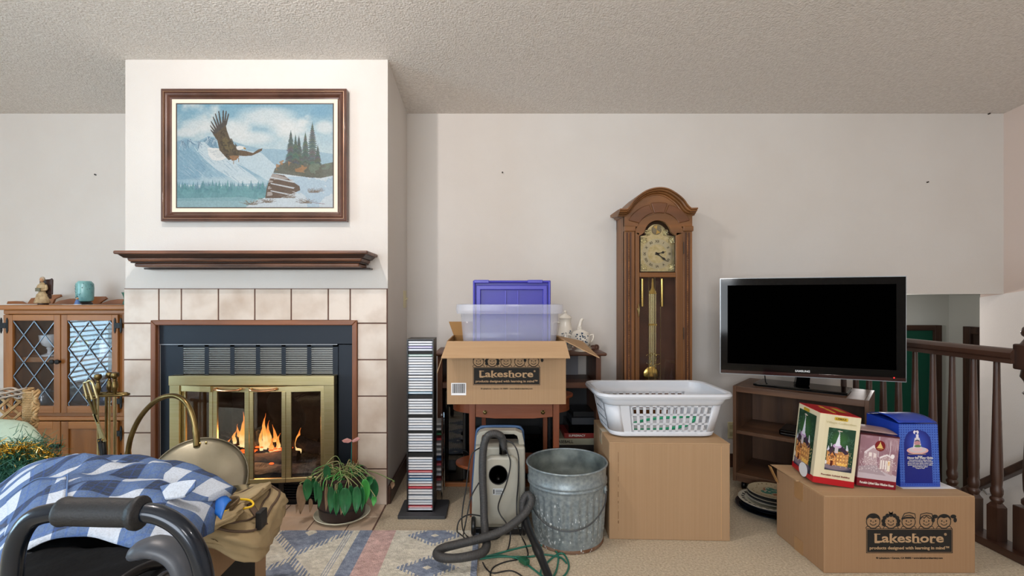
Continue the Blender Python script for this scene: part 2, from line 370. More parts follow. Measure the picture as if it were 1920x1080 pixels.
# doors in the hall
dkz = wood('dark_casing_wood', '4b3327', '33211a', 'z'); dkx = wood('dark_casing_wood_across', '4b3327', '33211a', 'x')
dX0, dX1, dZ = XX(1585, 4.62), XX(1745, 4.62), ZZ(619, 4.62)
d = struct('door_1', box(B(), dX0, dX1, 4.60, 4.615, -1.29, dZ), mat('green_door', '0d4a38', .5))
for nm, a in (('casing', (dX0-.06, dX0, 4.57, 4.62, -1.29, dZ+.05)), ('casing', (dX1, dX1+.065, 4.57, 4.62, -1.29, dZ+.05))): obj(nm, box(B(), *a), dkz, d, bev=.004)
obj('casing', box(B(), dX0, dX1, 4.57, 4.62, dZ, dZ+.05), dkx, d, bev=.004)
y1, y0 = 4.39*900/(1815-924), 3.75
d = struct('door_2', box(B(), 4.37, 4.389, y0, y1-.07, -1.29, .80), mat('dark_door', '3b2a22', .5))
obj('casing', box(B(), 4.34, 4.39, y1-.07, y1, -1.29, .865), dkz, d, bev=.004); obj('casing', box(B(), 4.34, 4.39, y0, y1-.07, .80, .865), dkx, d, bev=.004); obj('casing', box(B(), 4.34, 4.39, y0-.06, y0, -1.29, .865), dkz, d)
# stair handrail fixed to the stair wall
h = thing('stair_handrail', 'dark sloping handrail fixed low on the white stairwell wall', 'handrail', (XR-.08, 3.2, -.09), world=True)
obj('rail', bar(B(), (XR-.06, 3.46, -.30), (XR-.06, 2.7, .34), .045, .075, (1, 0, 0)), dkx, h, bev=.008)
for y in (3.28, 2.86): obj('bracket', tube(B(), [(XR, y, -.155-(y-3.28)*.84-.06), (XR-.03, y, -.155-(y-3.28)*.84-.06), (XR-.06, y, -.155-(y-3.28)*.84-.02)], .006), steel, h)

# ------------------------------------------------------------------ chimney breast
FX0, FX1, FZ1 = XX(300, YB), XX(663, YB), ZZ(608, YB)
b = B(); box(b, XBL, FX0, YB, YW, 0, cz(YB)); box(b, FX1, XBR, YB, YW, 0, cz(YB)); box(b, FX0, FX1, YB, YW, FZ1, cz(YB)); 
ch = struct('wall_chimney', b, wallm)
# tile surround: each tile a piece, standing 8 mm proud over a grout bed
tz = ZZ(541, YB)
b = B(); box(b, XBL, FX0, YB-.008, YB, 0, tz); box(b, FX1, XBR, YB-.008, YB, 0, tz); box(b, FX0, FX1, YB-.008, YB, FZ1, tz)
obj('grout', b, groutm, ch)
TY = YB-.014
def tile(px0, px1, py0, py1):
    g = 1.1; x0, x1, z0, z1 = XX(px0+g, YB), XX(px1-g, YB), max(.002, ZZ(py1-g, YB)), ZZ(py0+g, YB)
    b = box(B(), x0, x1, TY-random.uniform(0, .001), YB-.008, z0, z1); obj('tile', b, tilem, ch, bev=.002, seg=1)
jx = [235, 301, 343, 412, 480, 548, 617, 658, 727]
for i in range(8): tile(jx[i], jx[i+1], 541, 606 if i in (0, 7) else 601)
jy = [606, 674, 742, 810.5, 878, 945.5]
for a, c in zip(jy, jy[1:]): tile(235, 290, a, c); tile(671, 727, a, c)
# wood trim around the firebox
t = thing('fireplace_trim', 'brown wooden moulding framing the fireplace opening', 'trim', (XX(480, YB), YB, 0), world=True)
tx0, tx1, ty = 289, 672, 600
x0, x1, z1 = XX(tx0, YB), XX(tx1, YB), ZZ(ty, YB); tw = .027
def mitre(b, a, c, w, y0, y1, x0, x1, z1):
    pass
b = B(); prism(b, [(x0, z1), (x1, z1), (x1-tw, z1-tw), (x0+tw, z1-tw)], YB-.03, YB+.01); obj('rail', b, trimw, t, bev=.004)
b = B(); prism(b, [(x0, z1), (x0+tw, z1-tw), (x0+tw, .002), (x0, .002)], YB-.03, YB+.01); obj('stile', b, trimz, t, bev=.004)
b = B(); prism(b, [(x1, z1), (x1, .002), (x1-tw, .002), (x1-tw, z1-tw)], YB-.03, YB+.01); obj('stile', b, trimz, t, bev=.004)

# ------------------------------------------------------------------ fireplace insert
fp = thing('fireplace', 'black and brass fireplace insert with four glass doors and a lit fire', 'fireplace', (XX(481, YB), YB, 0), world=True)
def fx(p): return XX(p, YB)
def fz(p): return ZZ(p, YB)
ix0, ix1 = x0+tw, x1-tw
Yp = YB+.004
b = B(); box(b, ix0, ix1, Yp-.006, Yp+.01, fz(645), z1-tw); obj('header_panel', b, navy, fp, bev=.002)
b = B(); box(b, ix0, fx(333), Yp, Yp+.01, .002, fz(646.5)); obj('side_panel', b, navy, fp)
b = B(); box(b, fx(634.5), ix1, Yp, Yp+.01, .002, fz(646.5)); obj('side_panel', b, navy, fp)
b = B(); box(b, ix0, fx(633), Yp-.009, Yp-.004, fz(646.5), fz(645)); obj('seam_strip', b, mat('grey_edge', '8d8f93', .4, .6), fp)
# vent panel: frame bars around six louvre groups
b = B(); gx = [344, 384, 392, 432, 440, 480, 488, 528, 536, 576, 584, 624]
edges = [334]+gx+[634]
for i in range(0, len(edges), 2): box(b, fx(edges[i]), fx(edges[i+1]), Yp-.006, Yp+.004, fz(703), fz(646.8))
box(b, fx(334), fx(634), Yp-.006, Yp+.004, fz(650), fz(646.8)); obj('vent_frame', b, navy, fp)
grl = mat('vent_edge_metal', 'b4b4b0', .35, .7); b = B(); box(b, fx(334), fx(634), Yp+.02, Yp+.03, fz(703), fz(647)); obj('vent_backing', b, blk, fp)
for g in range(6):
    b = B()
    for k in range(14):
        z = fz(652.5+k*3.55); box(b, fx(gx[2*g]), fx(gx[2*g+1]), Yp-.005, Yp-.001, z-.0034, z)
    obj('vent_louvre', b, grl, fp)
# brass frame
b = B(); box(b, fx(328.5), fx(632.5), YB-.055, YB-.004, fz(719.5), fz(702)); obj('brass_head', b, brass, fp, bev=.002)
b = B(); box(b, fx(329), fx(347), YB-.05, YB-.004, fz(897), fz(719.5)); obj('brass_jamb', b, brass, fp, bev=.002)
b = B(); box(b, fx(613.5), fx(632), YB-.05, YB-.004, fz(897), fz(719.5)); obj('brass_jamb', b, brass, fp, bev=.002)
fgl = glass('fire_door_glass', (.86, .86, .88), refl=1.6)
dxs = [(347.5, 410.3, 355, 403), (410.8, 480.6, 419, 472), (481.2, 544.3, 488, 537), (544.8, 613, 554, 605)]
yoff = [(0, -.03), (-.03, -.05), (-.05, -.03), (-.03, 0)]
for i, (a, c, g0, g1) in enumerate(dxs):
    ya, yc = YB-.03+yoff[i][0], YB-.03+yoff[i][1]
    def pt(p, z, d=0):
        t_ = (p-a)/(c-a); Y = ya+(yc-ya)*t_+d; return (XX(p, YB), Y, z)
    b = B(); zt, zb, zg1, zg0 = fz(721), fz(897), fz(730.5), fz(889)
    for p0, p1, q0, q1 in ((a, c, zg1, zt), (a, c, zb, zg0), (a, g0, zg0, zg1), (g1, c, zg0, zg1)):
        hexa(b, [pt(p0, q0), pt(p1, q0), pt(p1, q0, .016), pt(p0, q0, .016), pt(p0, q1), pt(p1, q1), pt(p1, q1, .016), pt(p0, q1, .016)])
    dd = obj('door', b, brass, fp, bev=.0015, seg=1)
    b = B(); hexa(b, [pt(g0, zg0, .006), pt(g1, zg0, .006), pt(g1, zg0, .010), pt(g0, zg0, .010), pt(g0, zg1, .006), pt(g1, zg1, .006), pt(g1, zg1, .010), pt(g0, zg1, .010)]); obj('pane', b, fgl, dd)
    if i in (0, 3):
        b = B(); p0, p1 = (347.5, 409) if i == 0 else (545.5, 612.5)
        hexa(b, [pt(p0, zg1, -.012), pt(p1, zg1, -.012), pt(p1, zg1, 0), pt(p0, zg1, 0), pt(p0, zt+.002, -.012), pt(p1, zt+.002, -.012), pt(p1, zt+.002, 0), pt(p0, zt+.002, 0)]); obj('top_clip', b, brass, dd)
    else:
        p0, p1 = (419, 465) if i == 1 else (486, 529)
        b = B(); q = [Vector(pt(p0, fz(724.5), -.004)), Vector(pt(p0+1.5, fz(725), -.024)), Vector(pt((p0+p1)/2, fz(726.5), -.03)), Vector(pt(p1-1.5, fz(725), -.024)), Vector(pt(p1, fz(724.5), -.004))]
        tube(b, smoothpts(q, 5), [.0055 if 4 < k < 16 else .0075 for k in range(21)], 8); obj('handle', b, copper, dd, smooth=True)
# lower black grille
b = B(); box(b, ix0, ix1, Yp-.01, Yp+.01, fz(906), fz(898)); box(b, ix0, ix1, Yp-.01, Yp+.01, .002, .03)
for p in (329, 400, 466, 528, 600, 632): box(b, fx(p-5), fx(p+5), Yp-.01, Yp+.01, .03, fz(906))
obj('lower_frame', b, blk, fp)
lou = mat('lower_louvre_metal', '2d3036', .35, .6)
for p0, p1 in ((334, 395), (405, 461), (471, 523), (533, 595)):
    b = B()
    for k in range(6): z = .04+k*.014; hexa(b, [(fx(p0), Yp-.006, z-.002), (fx(p1), Yp-.006, z-.002), (fx(p1), Yp+.014, z+.004), (fx(p0), Yp+.014, z+.004), (fx(p0), Yp-.006, z), (fx(p1), Yp-.006, z), (fx(p1), Yp+.014, z+.006), (fx(p0), Yp+.014, z+.006)])
    obj('lower_louvre', b, lou, fp)
# firebox
soot = mat('sooty_firebrick', '24211f', .95, col2='39342f', nscale=14, bump=.5, bscale=30)
b = B(); X0, X1 = fx(340), fx(622); Z0, Z1 = fz(893), fz(715); Y0, Y1 = YB+.012, 3.12
box(b, X0, X1, Y1, Y1+.02, Z0, Z1); box(b, X0-.02, X0, Y0, Y1+.02, Z0, Z1); box(b, X1, X1+.02, Y0, Y1+.02, Z0, Z1); box(b, X0-.02, X1+.02, Y0, Y1+.02, Z0-.02, Z0); box(b, X0-.02, X1+.02, Y0, Y1+.02, Z1, Z1+.02)
obj('firebox', b, soot, fp)
ash = mat('ash_bed', '6a6662', .95, col2='332f2c', nscale=30, bump=1, bscale=60)
b = B(); sheet(b, lambda u, v: Vector((X0+u*(X1-X0), Y0+v*(Y1-Y0), Z0+.012+.022*noise.noise(Vector((u*9, v*5, 0)))+.02*math.sin(v*PI))), 40, 16); obj('ash_bed', b, ash, fp, smooth=2)
# fire: logs, embers, flames
fr = thing('log_fire', 'burning split logs with orange flames behind the fireplace glass', 'fire', (fx(490), 2.85, Z0), world=True)
bark = mat('charred_log', '1e1815', .95, col2='4a3a30', nscale=24, nstretch=(.3, 1, 1), bump=1, bscale=40)
emb = mat('glowing_ember', '7a2a14', .9, emit='ff5a1c', estr=2.2)
logs = [((395, 850), (520, 838), 2.90, 2.86, .035), ((418, 812), (478, 838), 2.84, 2.80, .016), ((408, 866), (560, 858), 2.78, 2.80, .042), ((500, 838), (600, 832), 2.95, 2.9, .038), ((420, 828), (455, 800), 2.9, 2.95, .013), ((560, 828), (606, 845), 2.80, 2.78, .035), ((430, 834), (520, 826), 2.82, 2.9, .014)]
for (a, c, ya, yc, r) in logs:
    A = P(a[0], a[1], ya); D = P(c[0], c[1], yc); pts = [A.lerp(D, t)+Vector((0, 0, .004*math.sin(9*t))) for t in [k/8 for k in range(9)]]
    b = B(); tube(b, pts, [r*(1+.12*random.uniform(-1, 1)) for _ in pts], 9)
    obj('log', b, bark, fr, smooth=True)
for k in range(60):
    px = random.uniform(405, 545); py = random.choice([random.uniform(868, 882), random.uniform(838, 850)]); p = P(px, py, random.uniform(2.72, 2.78) if py > 860 else 2.80)
    if k == 0: eb = B()
    ball(eb, p, random.uniform(.006, .012), (1.6, 1, .6), 6, 4)
o = obj('ember_bed', eb, emb, fr); o['kind'] = 'stuff'
def flamemat():
    m = bpy.data.materials.new('flame'); m.use_nodes = True; nt = m.node_tree; nt.nodes.remove(nt.nodes['Principled BSDF'])
    tc = nt.nodes.new('ShaderNodeTexCoord'); sp = nt.nodes.new('ShaderNodeSeparateXYZ'); link(nt, tc.outputs['Generated'], sp.inputs[0])
    n = nt.nodes.new('ShaderNodeTexNoise'); n.inputs['Scale'].default_value = 30; link(nt, tc.outputs['Object'], n.inputs[0])
    ad = nt.nodes.new('ShaderNodeMath'); ad.operation = 'MULTIPLY_ADD'; link(nt, n.outputs[0], ad.inputs[0]); ad.inputs[1].default_value = .7; 
    sb = nt.nodes.new('ShaderNodeMath'); sb.operation = 'SUBTRACT'; link(nt, sp.outputs[2], sb.inputs[0]); sb.inputs[1].default_value = .35; link(nt, sb.outputs[0], ad.inputs[2])
    r = nt.nodes.new('ShaderNodeValToRGB'); link(nt, ad.outputs[0], r.inputs[0])
    r.color_ramp.elements[0].color = (1, .78, .36, 1); r.color_ramp.elements[1].color = (.85, .16, .02, 1); e = r.color_ramp.elements.new(.45); e.color = (1, .42, .08, 1)
    em = nt.nodes.new('ShaderNodeEmission'); link(nt, r.outputs[0], em.inputs[0]); em.inputs[1].default_value = 1.5
    tr = nt.nodes.new('ShaderNodeBsdfTransparent'); lw = nt.nodes.new('ShaderNodeLayerWeight'); lw.inputs[0].default_value = .35
    mx = nt.nodes.new('ShaderNodeMixShader'); link(nt, lw.outputs[1], mx.inputs[0]); link(nt, em.outputs[0], mx.inputs[1]); link(nt, tr.outputs[0], mx.inputs[2])
    link(nt, mx.outputs[0], nt.nodes['Material Output'].inputs[0]); return m
flm = flamemat()
fl = [(455, 838, 772, 9), (448, 836, 795, 7), (463, 835, 766, 8), (440, 832, 806, 6), (470, 838, 790, 6), (458, 850, 815, 8), (497, 842, 775, 8), (505, 840, 788, 7), (515, 845, 796, 8), (523, 846, 812, 6), (510, 850, 820, 9), (500, 852, 826, 9), (520, 850, 822, 7), (532, 845, 822, 4), (560, 850, 802, 9), (430, 838, 822, 5), (490, 845, 800, 6)]
for i, (px, yb, yt, wd) in enumerate(fl):
    Y = 2.80+.03*(i % 3); A = P(px, yb, Y); h_ = (yb-yt)*Y/900; r0 = wd*Y/900*.75; pts = []; rs = []; ph = random.uniform(0, 6)
    for k in range(13):
        t_ = k/12; pts.append(A+Vector((.012*math.sin(ph+t_*5)*t_+random.uniform(-1, 1)*.002, 0, h_*t_))); rs.append(max(.0008, r0*(math.sin(PI*min(1, t_*.8+.22))**.8)*(1-t_)**.45))
    b = B(); tube(b, pts, rs, 9, flat=.5, upv=(1, 0, 0)); obj('flame', b, flm, fr, smooth=2)
lp = bulb('fire_glow', P(485, 820, 2.76), .04, 2.2, (1, .45, .15))

# ------------------------------------------------------------------ mantel
mn = thing('mantel_shelf', 'dark brown moulded wooden mantel shelf above the tile surround', 'mantel', (fx(470), YB, 1.25), world=True)
YM = 2.40
def layer(name, xl, xr, yf, z0, z1, yb_=YB, m=mantm, inset=0, bv=.003):
    # tapered board: wider and deeper at the top by inset
    b = B(); i = inset
    hexa(b, [(xl+i, yf+i, z0), (xr-i, yf+i, z0), (xr-i, yb_, z0), (xl+i, yb_, z0), (xl, yf, z1), (xr, yf, z1), (xr, yb_, z1), (xl, yb_, z1)])
    return obj(name, b, m, mn, bev=bv)
L0, R0 = XX(211, YM), XX(689, YM); zt = ZZ(469.5, YM); s = YM/900
layer('top_board', L0, R0, YM, zt-6.5*s, zt, bv=.006)
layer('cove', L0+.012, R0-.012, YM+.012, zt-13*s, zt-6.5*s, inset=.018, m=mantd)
layer('bead', L0+.040, R0-.038, YM+.036, zt-19.5*s, zt-13*s, inset=.006, bv=.006)
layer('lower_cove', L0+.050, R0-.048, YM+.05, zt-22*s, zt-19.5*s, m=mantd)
layer('lower_board', L0+.062, R0-.060, YM+.062, zt-29*s, zt-22*s, bv=.006)
layer('cleat', XX(269, YB-.06), XX(694, YB-.06), YB-.06, ZZ(505, YB-.06), zt-29*s, m=mantd)

# ------------------------------------------------------------------ baseboards, hearth
b = B(); prismz(b, [(XBR, YB-.0), (XBR+.016, YB-.0), (XBR+.016, YW), (XBR, YW)], 0, .10); struct('baseboard_chimney', b, basem, bev=.004)
b = B(); box(b, XBR+.016, XO, YW-.016, YW, 0, .09); struct('baseboard_back', b, wood('dark_baseboard_back', '4c3026', '38221a', 'x'), bev=.004)
b = B(); box(b, XL, XBL, YW-.016, YW, 0, .09); struct('baseboard_left', b, MATS['dark_baseboard_back'], bev=.004)
b = B(); box(b, -2.6, -.577, 2.296, YB-.016, 0, .004); hh = struct('hearth', b, groutm)
ys = [2.296, 2.444, YB-.018]
xs_ = [-.579, -.709, -.895, -1.09, -1.29, -1.49, -1.69, -1.89, -2.09, -2.29, -2.49]
for j in range(2):
    for i in range(len(xs_)-1): obj('tile', box(B(), xs_[i+1]+.0025, xs_[i]-.0025, ys[j]+.0025, ys[j+1]-.0025, .003, .008), htile, hh, bev=.0015, seg=1)
# outlet on the back wall, switch on the chimney side
ivory = mat('ivory_plastic', 'd8cfa8', .4)
o = thing('wall_outlet', 'ivory electrical outlet low on the back wall beside the bookcase', 'outlet', (XX(1368, YW), YW, ZZ(806, YW)), world=True)
b = B(); box(b, XX(1364, YW), XX(1376, YW), YW-.006, YW, ZZ(822, YW), ZZ(791, YW)); obj('cover_plate', b, ivory, o, bev=.002)
b = B(); [box(b, XX(1367, YW), XX(1373, YW), YW-.008, YW-.005, ZZ(q+8, YW), ZZ(q, YW)) for q in (796, 809)]; obj('socket', b, mat('ivory_dark', 'b8ae86', .4), o)
o = thing('light_switch', 'ivory light switch on the side of the chimney wall', 'switch', (XBR, 3.1, 1.1), world=True)
b = B(); box(b, XBR, XBR+.005, 3.07, 3.15, ZZ(577, 3.11), ZZ(545, 3.11)); obj('cover_plate', b, ivory, o, bev=.002)
b = B(); bar(b, (XBR+.003, 3.11, ZZ(562, 3.11)), (XBR+.022, 3.11, ZZ(559, 3.11)), .008, .008); obj('toggle', b, ivory, o)
nm = mat('dark_nail', '3a3632', .5, .5)
for (px, py, Y, wh) in ((942, 324, YW, 'left of the clock above the boxes'), (180, 328, YW, 'in the left alcove'), (1738, 342, YW, 'high above the television'), (1853, 211+3, YW, 'at the ceiling corner by the right wall')):
    n_ = obj('nail', tube(B(), [(XX(px, Y), Y, ZZ(py, Y)), (XX(px, Y), Y-.012, ZZ(py, Y)+.001)], .0045, 8), nm, off=(XX(px, Y), Y, ZZ(py, Y))); tag(n_, 'small dark nail in the back wall '+wh, 'nail')
# ceiling lamps whose bulbs light the room
opal = mat('opal_glass', 'f4efe6', .4, emit='ffe8d2', estr=3)
for (x, y, wh) in ((-1.05, 1.25, 'left'), (1.7, .2, 'right')):
    c_ = thing('ceiling_lamp', 'round ceiling lamp with brass ring on the %s of the room' % wh, 'lamp', (x, y, cz(y)))
    dz = cz(y)
    obj('base', lathe(B(), [(0, .01), (.11, .01), (.12, -.02), (.11, -.03), (0, -.03)], (0, 0, 0), 24), brassd, c_, smooth=True)

# ------------------------------------------------------------------ rug
rg = Canvas(420, 260, -2.2, -.065, 1.3, 2.3, (222, 217, 203))     # user space: world X, world Y (rows run from near to far)
n1 = rg.noise(3, 60, 2)
blu = (140, 151, 172); pnk = (212, 180, 175); crm = (222, 217, 202)
def diag(x): return x
X_, Y_ = rg.X, rg.Y
rng = [(-2.2, -1.05, 'm'), ]
# colour stripes run towards the camera (along Y)
def stripe(a, c, col): rg.put((X_ > a) & (X_ < c), col)
stripe(-1.285, -1.20, blu); stripe(-1.20, -1.09, pnk)
stripe(-.632, -.575, blu); stripe(-.575, -.46, pnk)
def medallion(cx, cy, rx, ry):
    d = np.abs(X_-cx)/rx+np.abs(Y_-cy)/ry; comb = (np.sin(X_*2*PI/.0165) > .0)
    rg.put((d < 1.0), blu); rg.put((d >= 1.0) & (d < 1.32) & comb, blu); rg.put((d < .2), crm)
for cy in (1.42, 1.85, 2.28): medallion(-.86, cy, .15, .17)
for k in range(4): rg.put((np.abs(X_+1.055-k*.009) < .0022), blu, .6); rg.put((np.abs(X_+.668+k*.009) < .0022), blu, .6)
for cy in (1.45, 1.72, 1.98, 2.25): medallion(-.27, cy, .10, .075)
for cy in (1.45, 1.85, 2.2): medallion(-1.6, cy, .2, .17)
stripe(-.09, -.065, blu)
rg.a += (n1*18)[..., None]; rg.a += (rg.noise(9, 180, 1)*16)[..., None]
rug = thing('area_rug', 'blue pink and cream patterned rug on the carpet before the hearth', 'rug', (-1.13, 1.8, 0), world=True)
rm = colmat('rug_pile', .95, 1.0, 160, .1)
obj('backing', box(B(), -2.2, -.065, 1.3, 2.296, .0, .011), mat('rug_edge', '8b93a3', .95), rug)
rg.make('pile', rm, rug, (-2.2, 1.3, .012), (2.135, 0, 0), (0, .996, 0))
# ------------------------------------------------------------------ framed painting
pt_ = thing('framed_painting', 'brown framed painting of a flying eagle hung above the mantel', 'painting', (XX(476, YB), YB, ZZ(415, YB)), world=True)
frm = mat('painting_frame_brown', '5b3a2e', .3, col2='452a20', nscale=10, coat=.3); gline = mat('frame_gold_line', '9a7a62', .3, .3)  # thin gold line set in the brown frame
Yf = YB-.035
fx0, fx1, fz0, fz1 = XX(302, Yf), XX(650, Yf), ZZ(415, Yf), ZZ(166.5, Yf)
prof = [(0, .036), (0, 0), (.010, -.004), (.016, .002), (.026, -.006), (.034, -.002), (.044, .010), (.052, .012), (.052, .03)]
def framering(name, x0, x1, z0, z1, prof, yref, m, parent, bv=0):
    b = B(); rings = []
    for d, y in prof: rings.append([b.verts.new(v) for v in ((x0+d, yref+y, z0+d), (x1-d, yref+y, z0+d), (x1-d, yref+y, z1-d), (x0+d, yref+y, z1-d))])
    for i in range(len(rings)-1):
        for k in range(4): b.faces.new((rings[i][k], rings[i][(k+1) % 4], rings[i+1][(k+1) % 4], rings[i+1][k]))
    for k in range(4): b.faces.new((rings[-1][k], rings[-1][(k+1) % 4], rings[0][(k+1) % 4], rings[0][k]))
    return obj(name, b, m, parent, bev=bv)
framering('frame', fx0, fx1, fz0, fz1, prof, Yf-.002, frm, pt_, .0015)
framering('inner_bead', fx0+.014, fx1-.014, fz0+.014, fz1-.014, [(0, .004), (0, -.003), (.003, -.003), (.003, .004)], Yf-.003, gline, pt_)
framering('liner', fx0+.052, fx1-.052, fz0+.052, fz1-.052, [(0, .014), (0, .01), (.021, .012), (.021, .02)], Yf, mat('cream_linen_liner', 'e6d8c4', .8), pt_)
framering('inner_lip', fx0+.073, fx1-.073, fz0+.073, fz1-.073, [(0, .014), (0, .010), (.005, .011), (.005, .02)], Yf, mat('dark_lip', '3a2a22', .4), pt_)
cv = Canvas(520, 350, 133, 1295, 155, 930, (150, 190, 205))
X_, Y_ = cv.X, cv.Y
g = np.clip((Y_-155)/400, 0, 1)[..., None]; cv.a = np.array((122, 172, 196.))*(1-g)+np.array((196, 214, 220.))*g
n = cv.noise(1, 5, 5, (1, 1.3)); cl = np.clip((n+.12+.0)*3.2, 0, 1); cl *= np.clip((560-Y_)/220, 0, 1); cv.put(cl, (222, 228, 228), .92)
for (x, y, rx, ry) in ((300, 320, 150, 70), (560, 340, 140, 90), (800, 250, 250, 90), (950, 330, 160, 80), (1230, 330, 90, 60), (700, 410, 200, 60), (200, 370, 110, 40)): cv.ell(x, y, rx, ry, (226, 231, 231), .8, soft=.8)
cv.ell(1210, 210, 110, 60, (110, 165, 194), .85, soft=.9); cv.ell(300, 210, 130, 40, (134, 180, 202), .6, soft=.9); cv.ell(650, 200, 110, 30, (160, 196, 212), .5, soft=.9)
# distant ridge and snow mountain
cv.poly([(540, 430), (640, 465), (760, 490), (860, 492), (960, 500), (1060, 540), (1200, 515), (1295, 530), (1295, 760), (540, 760)], (150, 184, 202), .9)
cv.poly([(133, 430), (160, 428), (190, 410), (225, 412), (260, 435), (300, 430), (370, 395), (415, 405), (470, 430), (540, 430), (650, 520), (800, 600), (860, 700), (820, 760), (133, 760)], (150, 186, 204))
cv.poly([(225, 420), (260, 470), (330, 560), (420, 640), (520, 700), (600, 750), (760, 750), (700, 690), (600, 620), (480, 540), (400, 490), (340, 440), (300, 440), (290, 520)], (214, 226, 232), .75)
cv.poly([(480, 560), (620, 620), (760, 700), (830, 740), (870, 620), (760, 520), (600, 500)], (206, 222, 230), .8)
cv.poly([(133, 440), (225, 415), (215, 470), (290, 540), (350, 640), (300, 720), (133, 720)], (124, 166, 190), .55); cv.poly([(330, 430), (375, 400), (420, 420), (440, 500), (380, 480)], (100, 136, 160), .6)
cv.ell(560, 730, 420, 40, (214, 226, 230), .5, soft=.9)
rk = np.random.RandomState(9)
mtn = cv.inside([(133, 430), (190, 410), (225, 412), (260, 435), (300, 430), (370, 395), (415, 405), (470, 430), (540, 430), (650, 520), (800, 600), (860, 700), (820, 760), (133, 760)])
sav = cv.a.copy()
for k in range(150):
    x, y = rk.uniform(140, 640), rk.uniform(410, 700); L_ = rk.uniform(20, 90); up_s = x < 300
    cv.line((x, y), (x+L_*.75, y+L_*.65), rk.uniform(2, 5), (206, 220, 230) if rk.rand() < .55 else (104, 142, 168), .38)
for (x, y) in ((175, 425), (225, 412), (300, 432), (372, 396), (415, 406)):
    for k in range(16): a = rk.uniform(.3, 2.2); L_ = rk.uniform(20, 70); cv.line((x+rk.uniform(-14, 14), y+rk.uniform(2, 16)), (x+math.cos(a)*L_, y+8+math.sin(a)*L_), 4, (92, 126, 150) if rk.rand() < .6 else (210, 222, 230), .5)
cv.a = np.where(mtn[..., None], cv.a, sav)
# fir forest
rr = np.random.RandomState(4)
for k in range(110):
    x = 133+k*6.2; h = rr.uniform(25, 75); y = 800+rr.uniform(-8, 10); w_ = h*.22
    cv.poly([(x, y-h), (x+w_, y+10), (x-w_, y+10)], (92, 142+rr.randint(-10, 10), 152), .8)
cv.poly([(133, 790), (400, 800), (620, 800), (830, 790), (800, 860), (640, 880), (133, 880)], (96, 148, 156), .9)
nn = cv.noise(8, 30, 2); cv.put((nn > .1) & (Y_ > 770) & (Y_ < 870) & (X_ < 800), (120, 172, 176), .5)
cv.poly([(133, 860), (640, 850), (830, 900), (830, 930), (133, 930)], (140, 178, 186), .85)
# snow ground right, cliff
cv.poly([(840, 680), (1000, 660), (1295, 690), (1295, 930), (640, 930), (700, 890), (800, 850)], (206, 218, 226))
nn = cv.noise(11, 8, 4); cv.put((nn > .1) & (Y_ > 700) & (X_ > 960), (168, 196, 216), .7)
cv.poly([(845, 675), (930, 690), (1000, 740), (1045, 770), (1050, 800), (960, 840), (900, 860), (790, 860), (800, 790), (820, 720)], (98, 78, 62))
nn = cv.noise(12, 6, 4, (1, 4)); cv.put((nn > .12) & cv.inside([(845, 675), (1000, 720), (1050, 800), (960, 840), (800, 855), (820, 720)]), (186, 180, 176), .8)
for y in (700, 745, 800): cv.poly([(830, y), (1010, y+35), (1000, y+45), (830, y+8)], (208, 216, 222), .9)
# tree clump
for (x, y0, y1, w_) in ((980, 360, 640, 56), (1140, 300, 690, 70), (1088, 375, 680, 55), (1040, 400, 660, 50), (1015, 392, 650, 40), (1180, 470, 690, 44)):
    for t in np.linspace(0, 1, 26):
        y = y0+(y1-y0)*t; h = w_*(t**.8)*(1 if rr.rand() > .3 else .75)+4; c = (74+rr.randint(-12, 18), 88+rr.randint(-10, 18), 84+rr.randint(-10, 12))
        cv.poly([(x-h, y+12), (x-h*.4, y-4), (x, y-14), (x+h*.4, y-4), (x+h, y+12), (x, y+18)], c, .85)
cv.poly([(860, 640), (910, 600), (960, 590), (1060, 610), (1200, 610), (1295, 590), (1295, 690), (1200, 710), (1080, 700), (930, 680), (850, 670)], (92, 92, 78), .9)
nn = cv.noise(17, 30, 3); cv.put((nn > .02) & cv.inside([(870, 600), (930, 570), (1000, 600), (1100, 620), (1100, 670), (870, 650)]), (172, 122, 78), .8)
cv.put((nn > .15) & (X_ > 1100) & (Y_ > 600) & (Y_ < 700), (104, 122, 104), .8)
for (x, y) in ((1150, 800), (690, 890), (800, 875), (1090, 880), (970, 840)):
    for k in range(34): a = rr.uniform(-2.8, -.3); L = rr.uniform(20, 60); cv.line((x+rr.uniform(-45, 45), y+18), (x+rr.uniform(-45, 45)+math.cos(a)*L, y+18+math.sin(a)*L*.7), 3, (124, 108, 92), .6)
cv.line((1150, 895), (1230, 902), 4, (130, 90, 90), .6)
# eagle
br = (92, 78, 58)
cv.poly([(600, 500), (650, 508), (700, 522), (735, 497), (770, 486), (765, 505), (735, 522), (690, 542), (630, 545), (590, 540)], (104, 84, 62))
cv.poly([(360, 482), (400, 484), (465, 488), (500, 560), (470, 575), (430, 580), (395, 572), (370, 540)], (232, 234, 232)); [cv.line((365+i*9, 500+i*8), (480, 505+i*6), 3, (176, 186, 192), .8) for i in range(8)]
cv.poly([(400, 378), (430, 360), (495, 300), (505, 350), (530, 420), (560, 460), (600, 500), (610, 530), (575, 560), (520, 575), (490, 545), (450, 500), (435, 430)], br)
for i, (x, y) in enumerate(((386, 345), (384, 315), (390, 284), (404, 250), (420, 226), (445, 207), (478, 202), (500, 206), (517, 228))):
    bx = 415+i*10; by = 385-i*8; cv.poly([(bx-8, by), (x-4, y+4), (x+2, y-2), (x+5, y+6), (bx+9, by-8)], (78, 72, 66))
cv.poly([(470, 420), (500, 400), (540, 470), (560, 480), (520, 520), (470, 490)], (112, 100, 62), .7); nn = cv.noise(21, 60, 2); cv.put((nn > .15) & cv.inside([(430, 380), (500, 340), (600, 500), (575, 560), (500, 550)]), (66, 56, 42), .7)
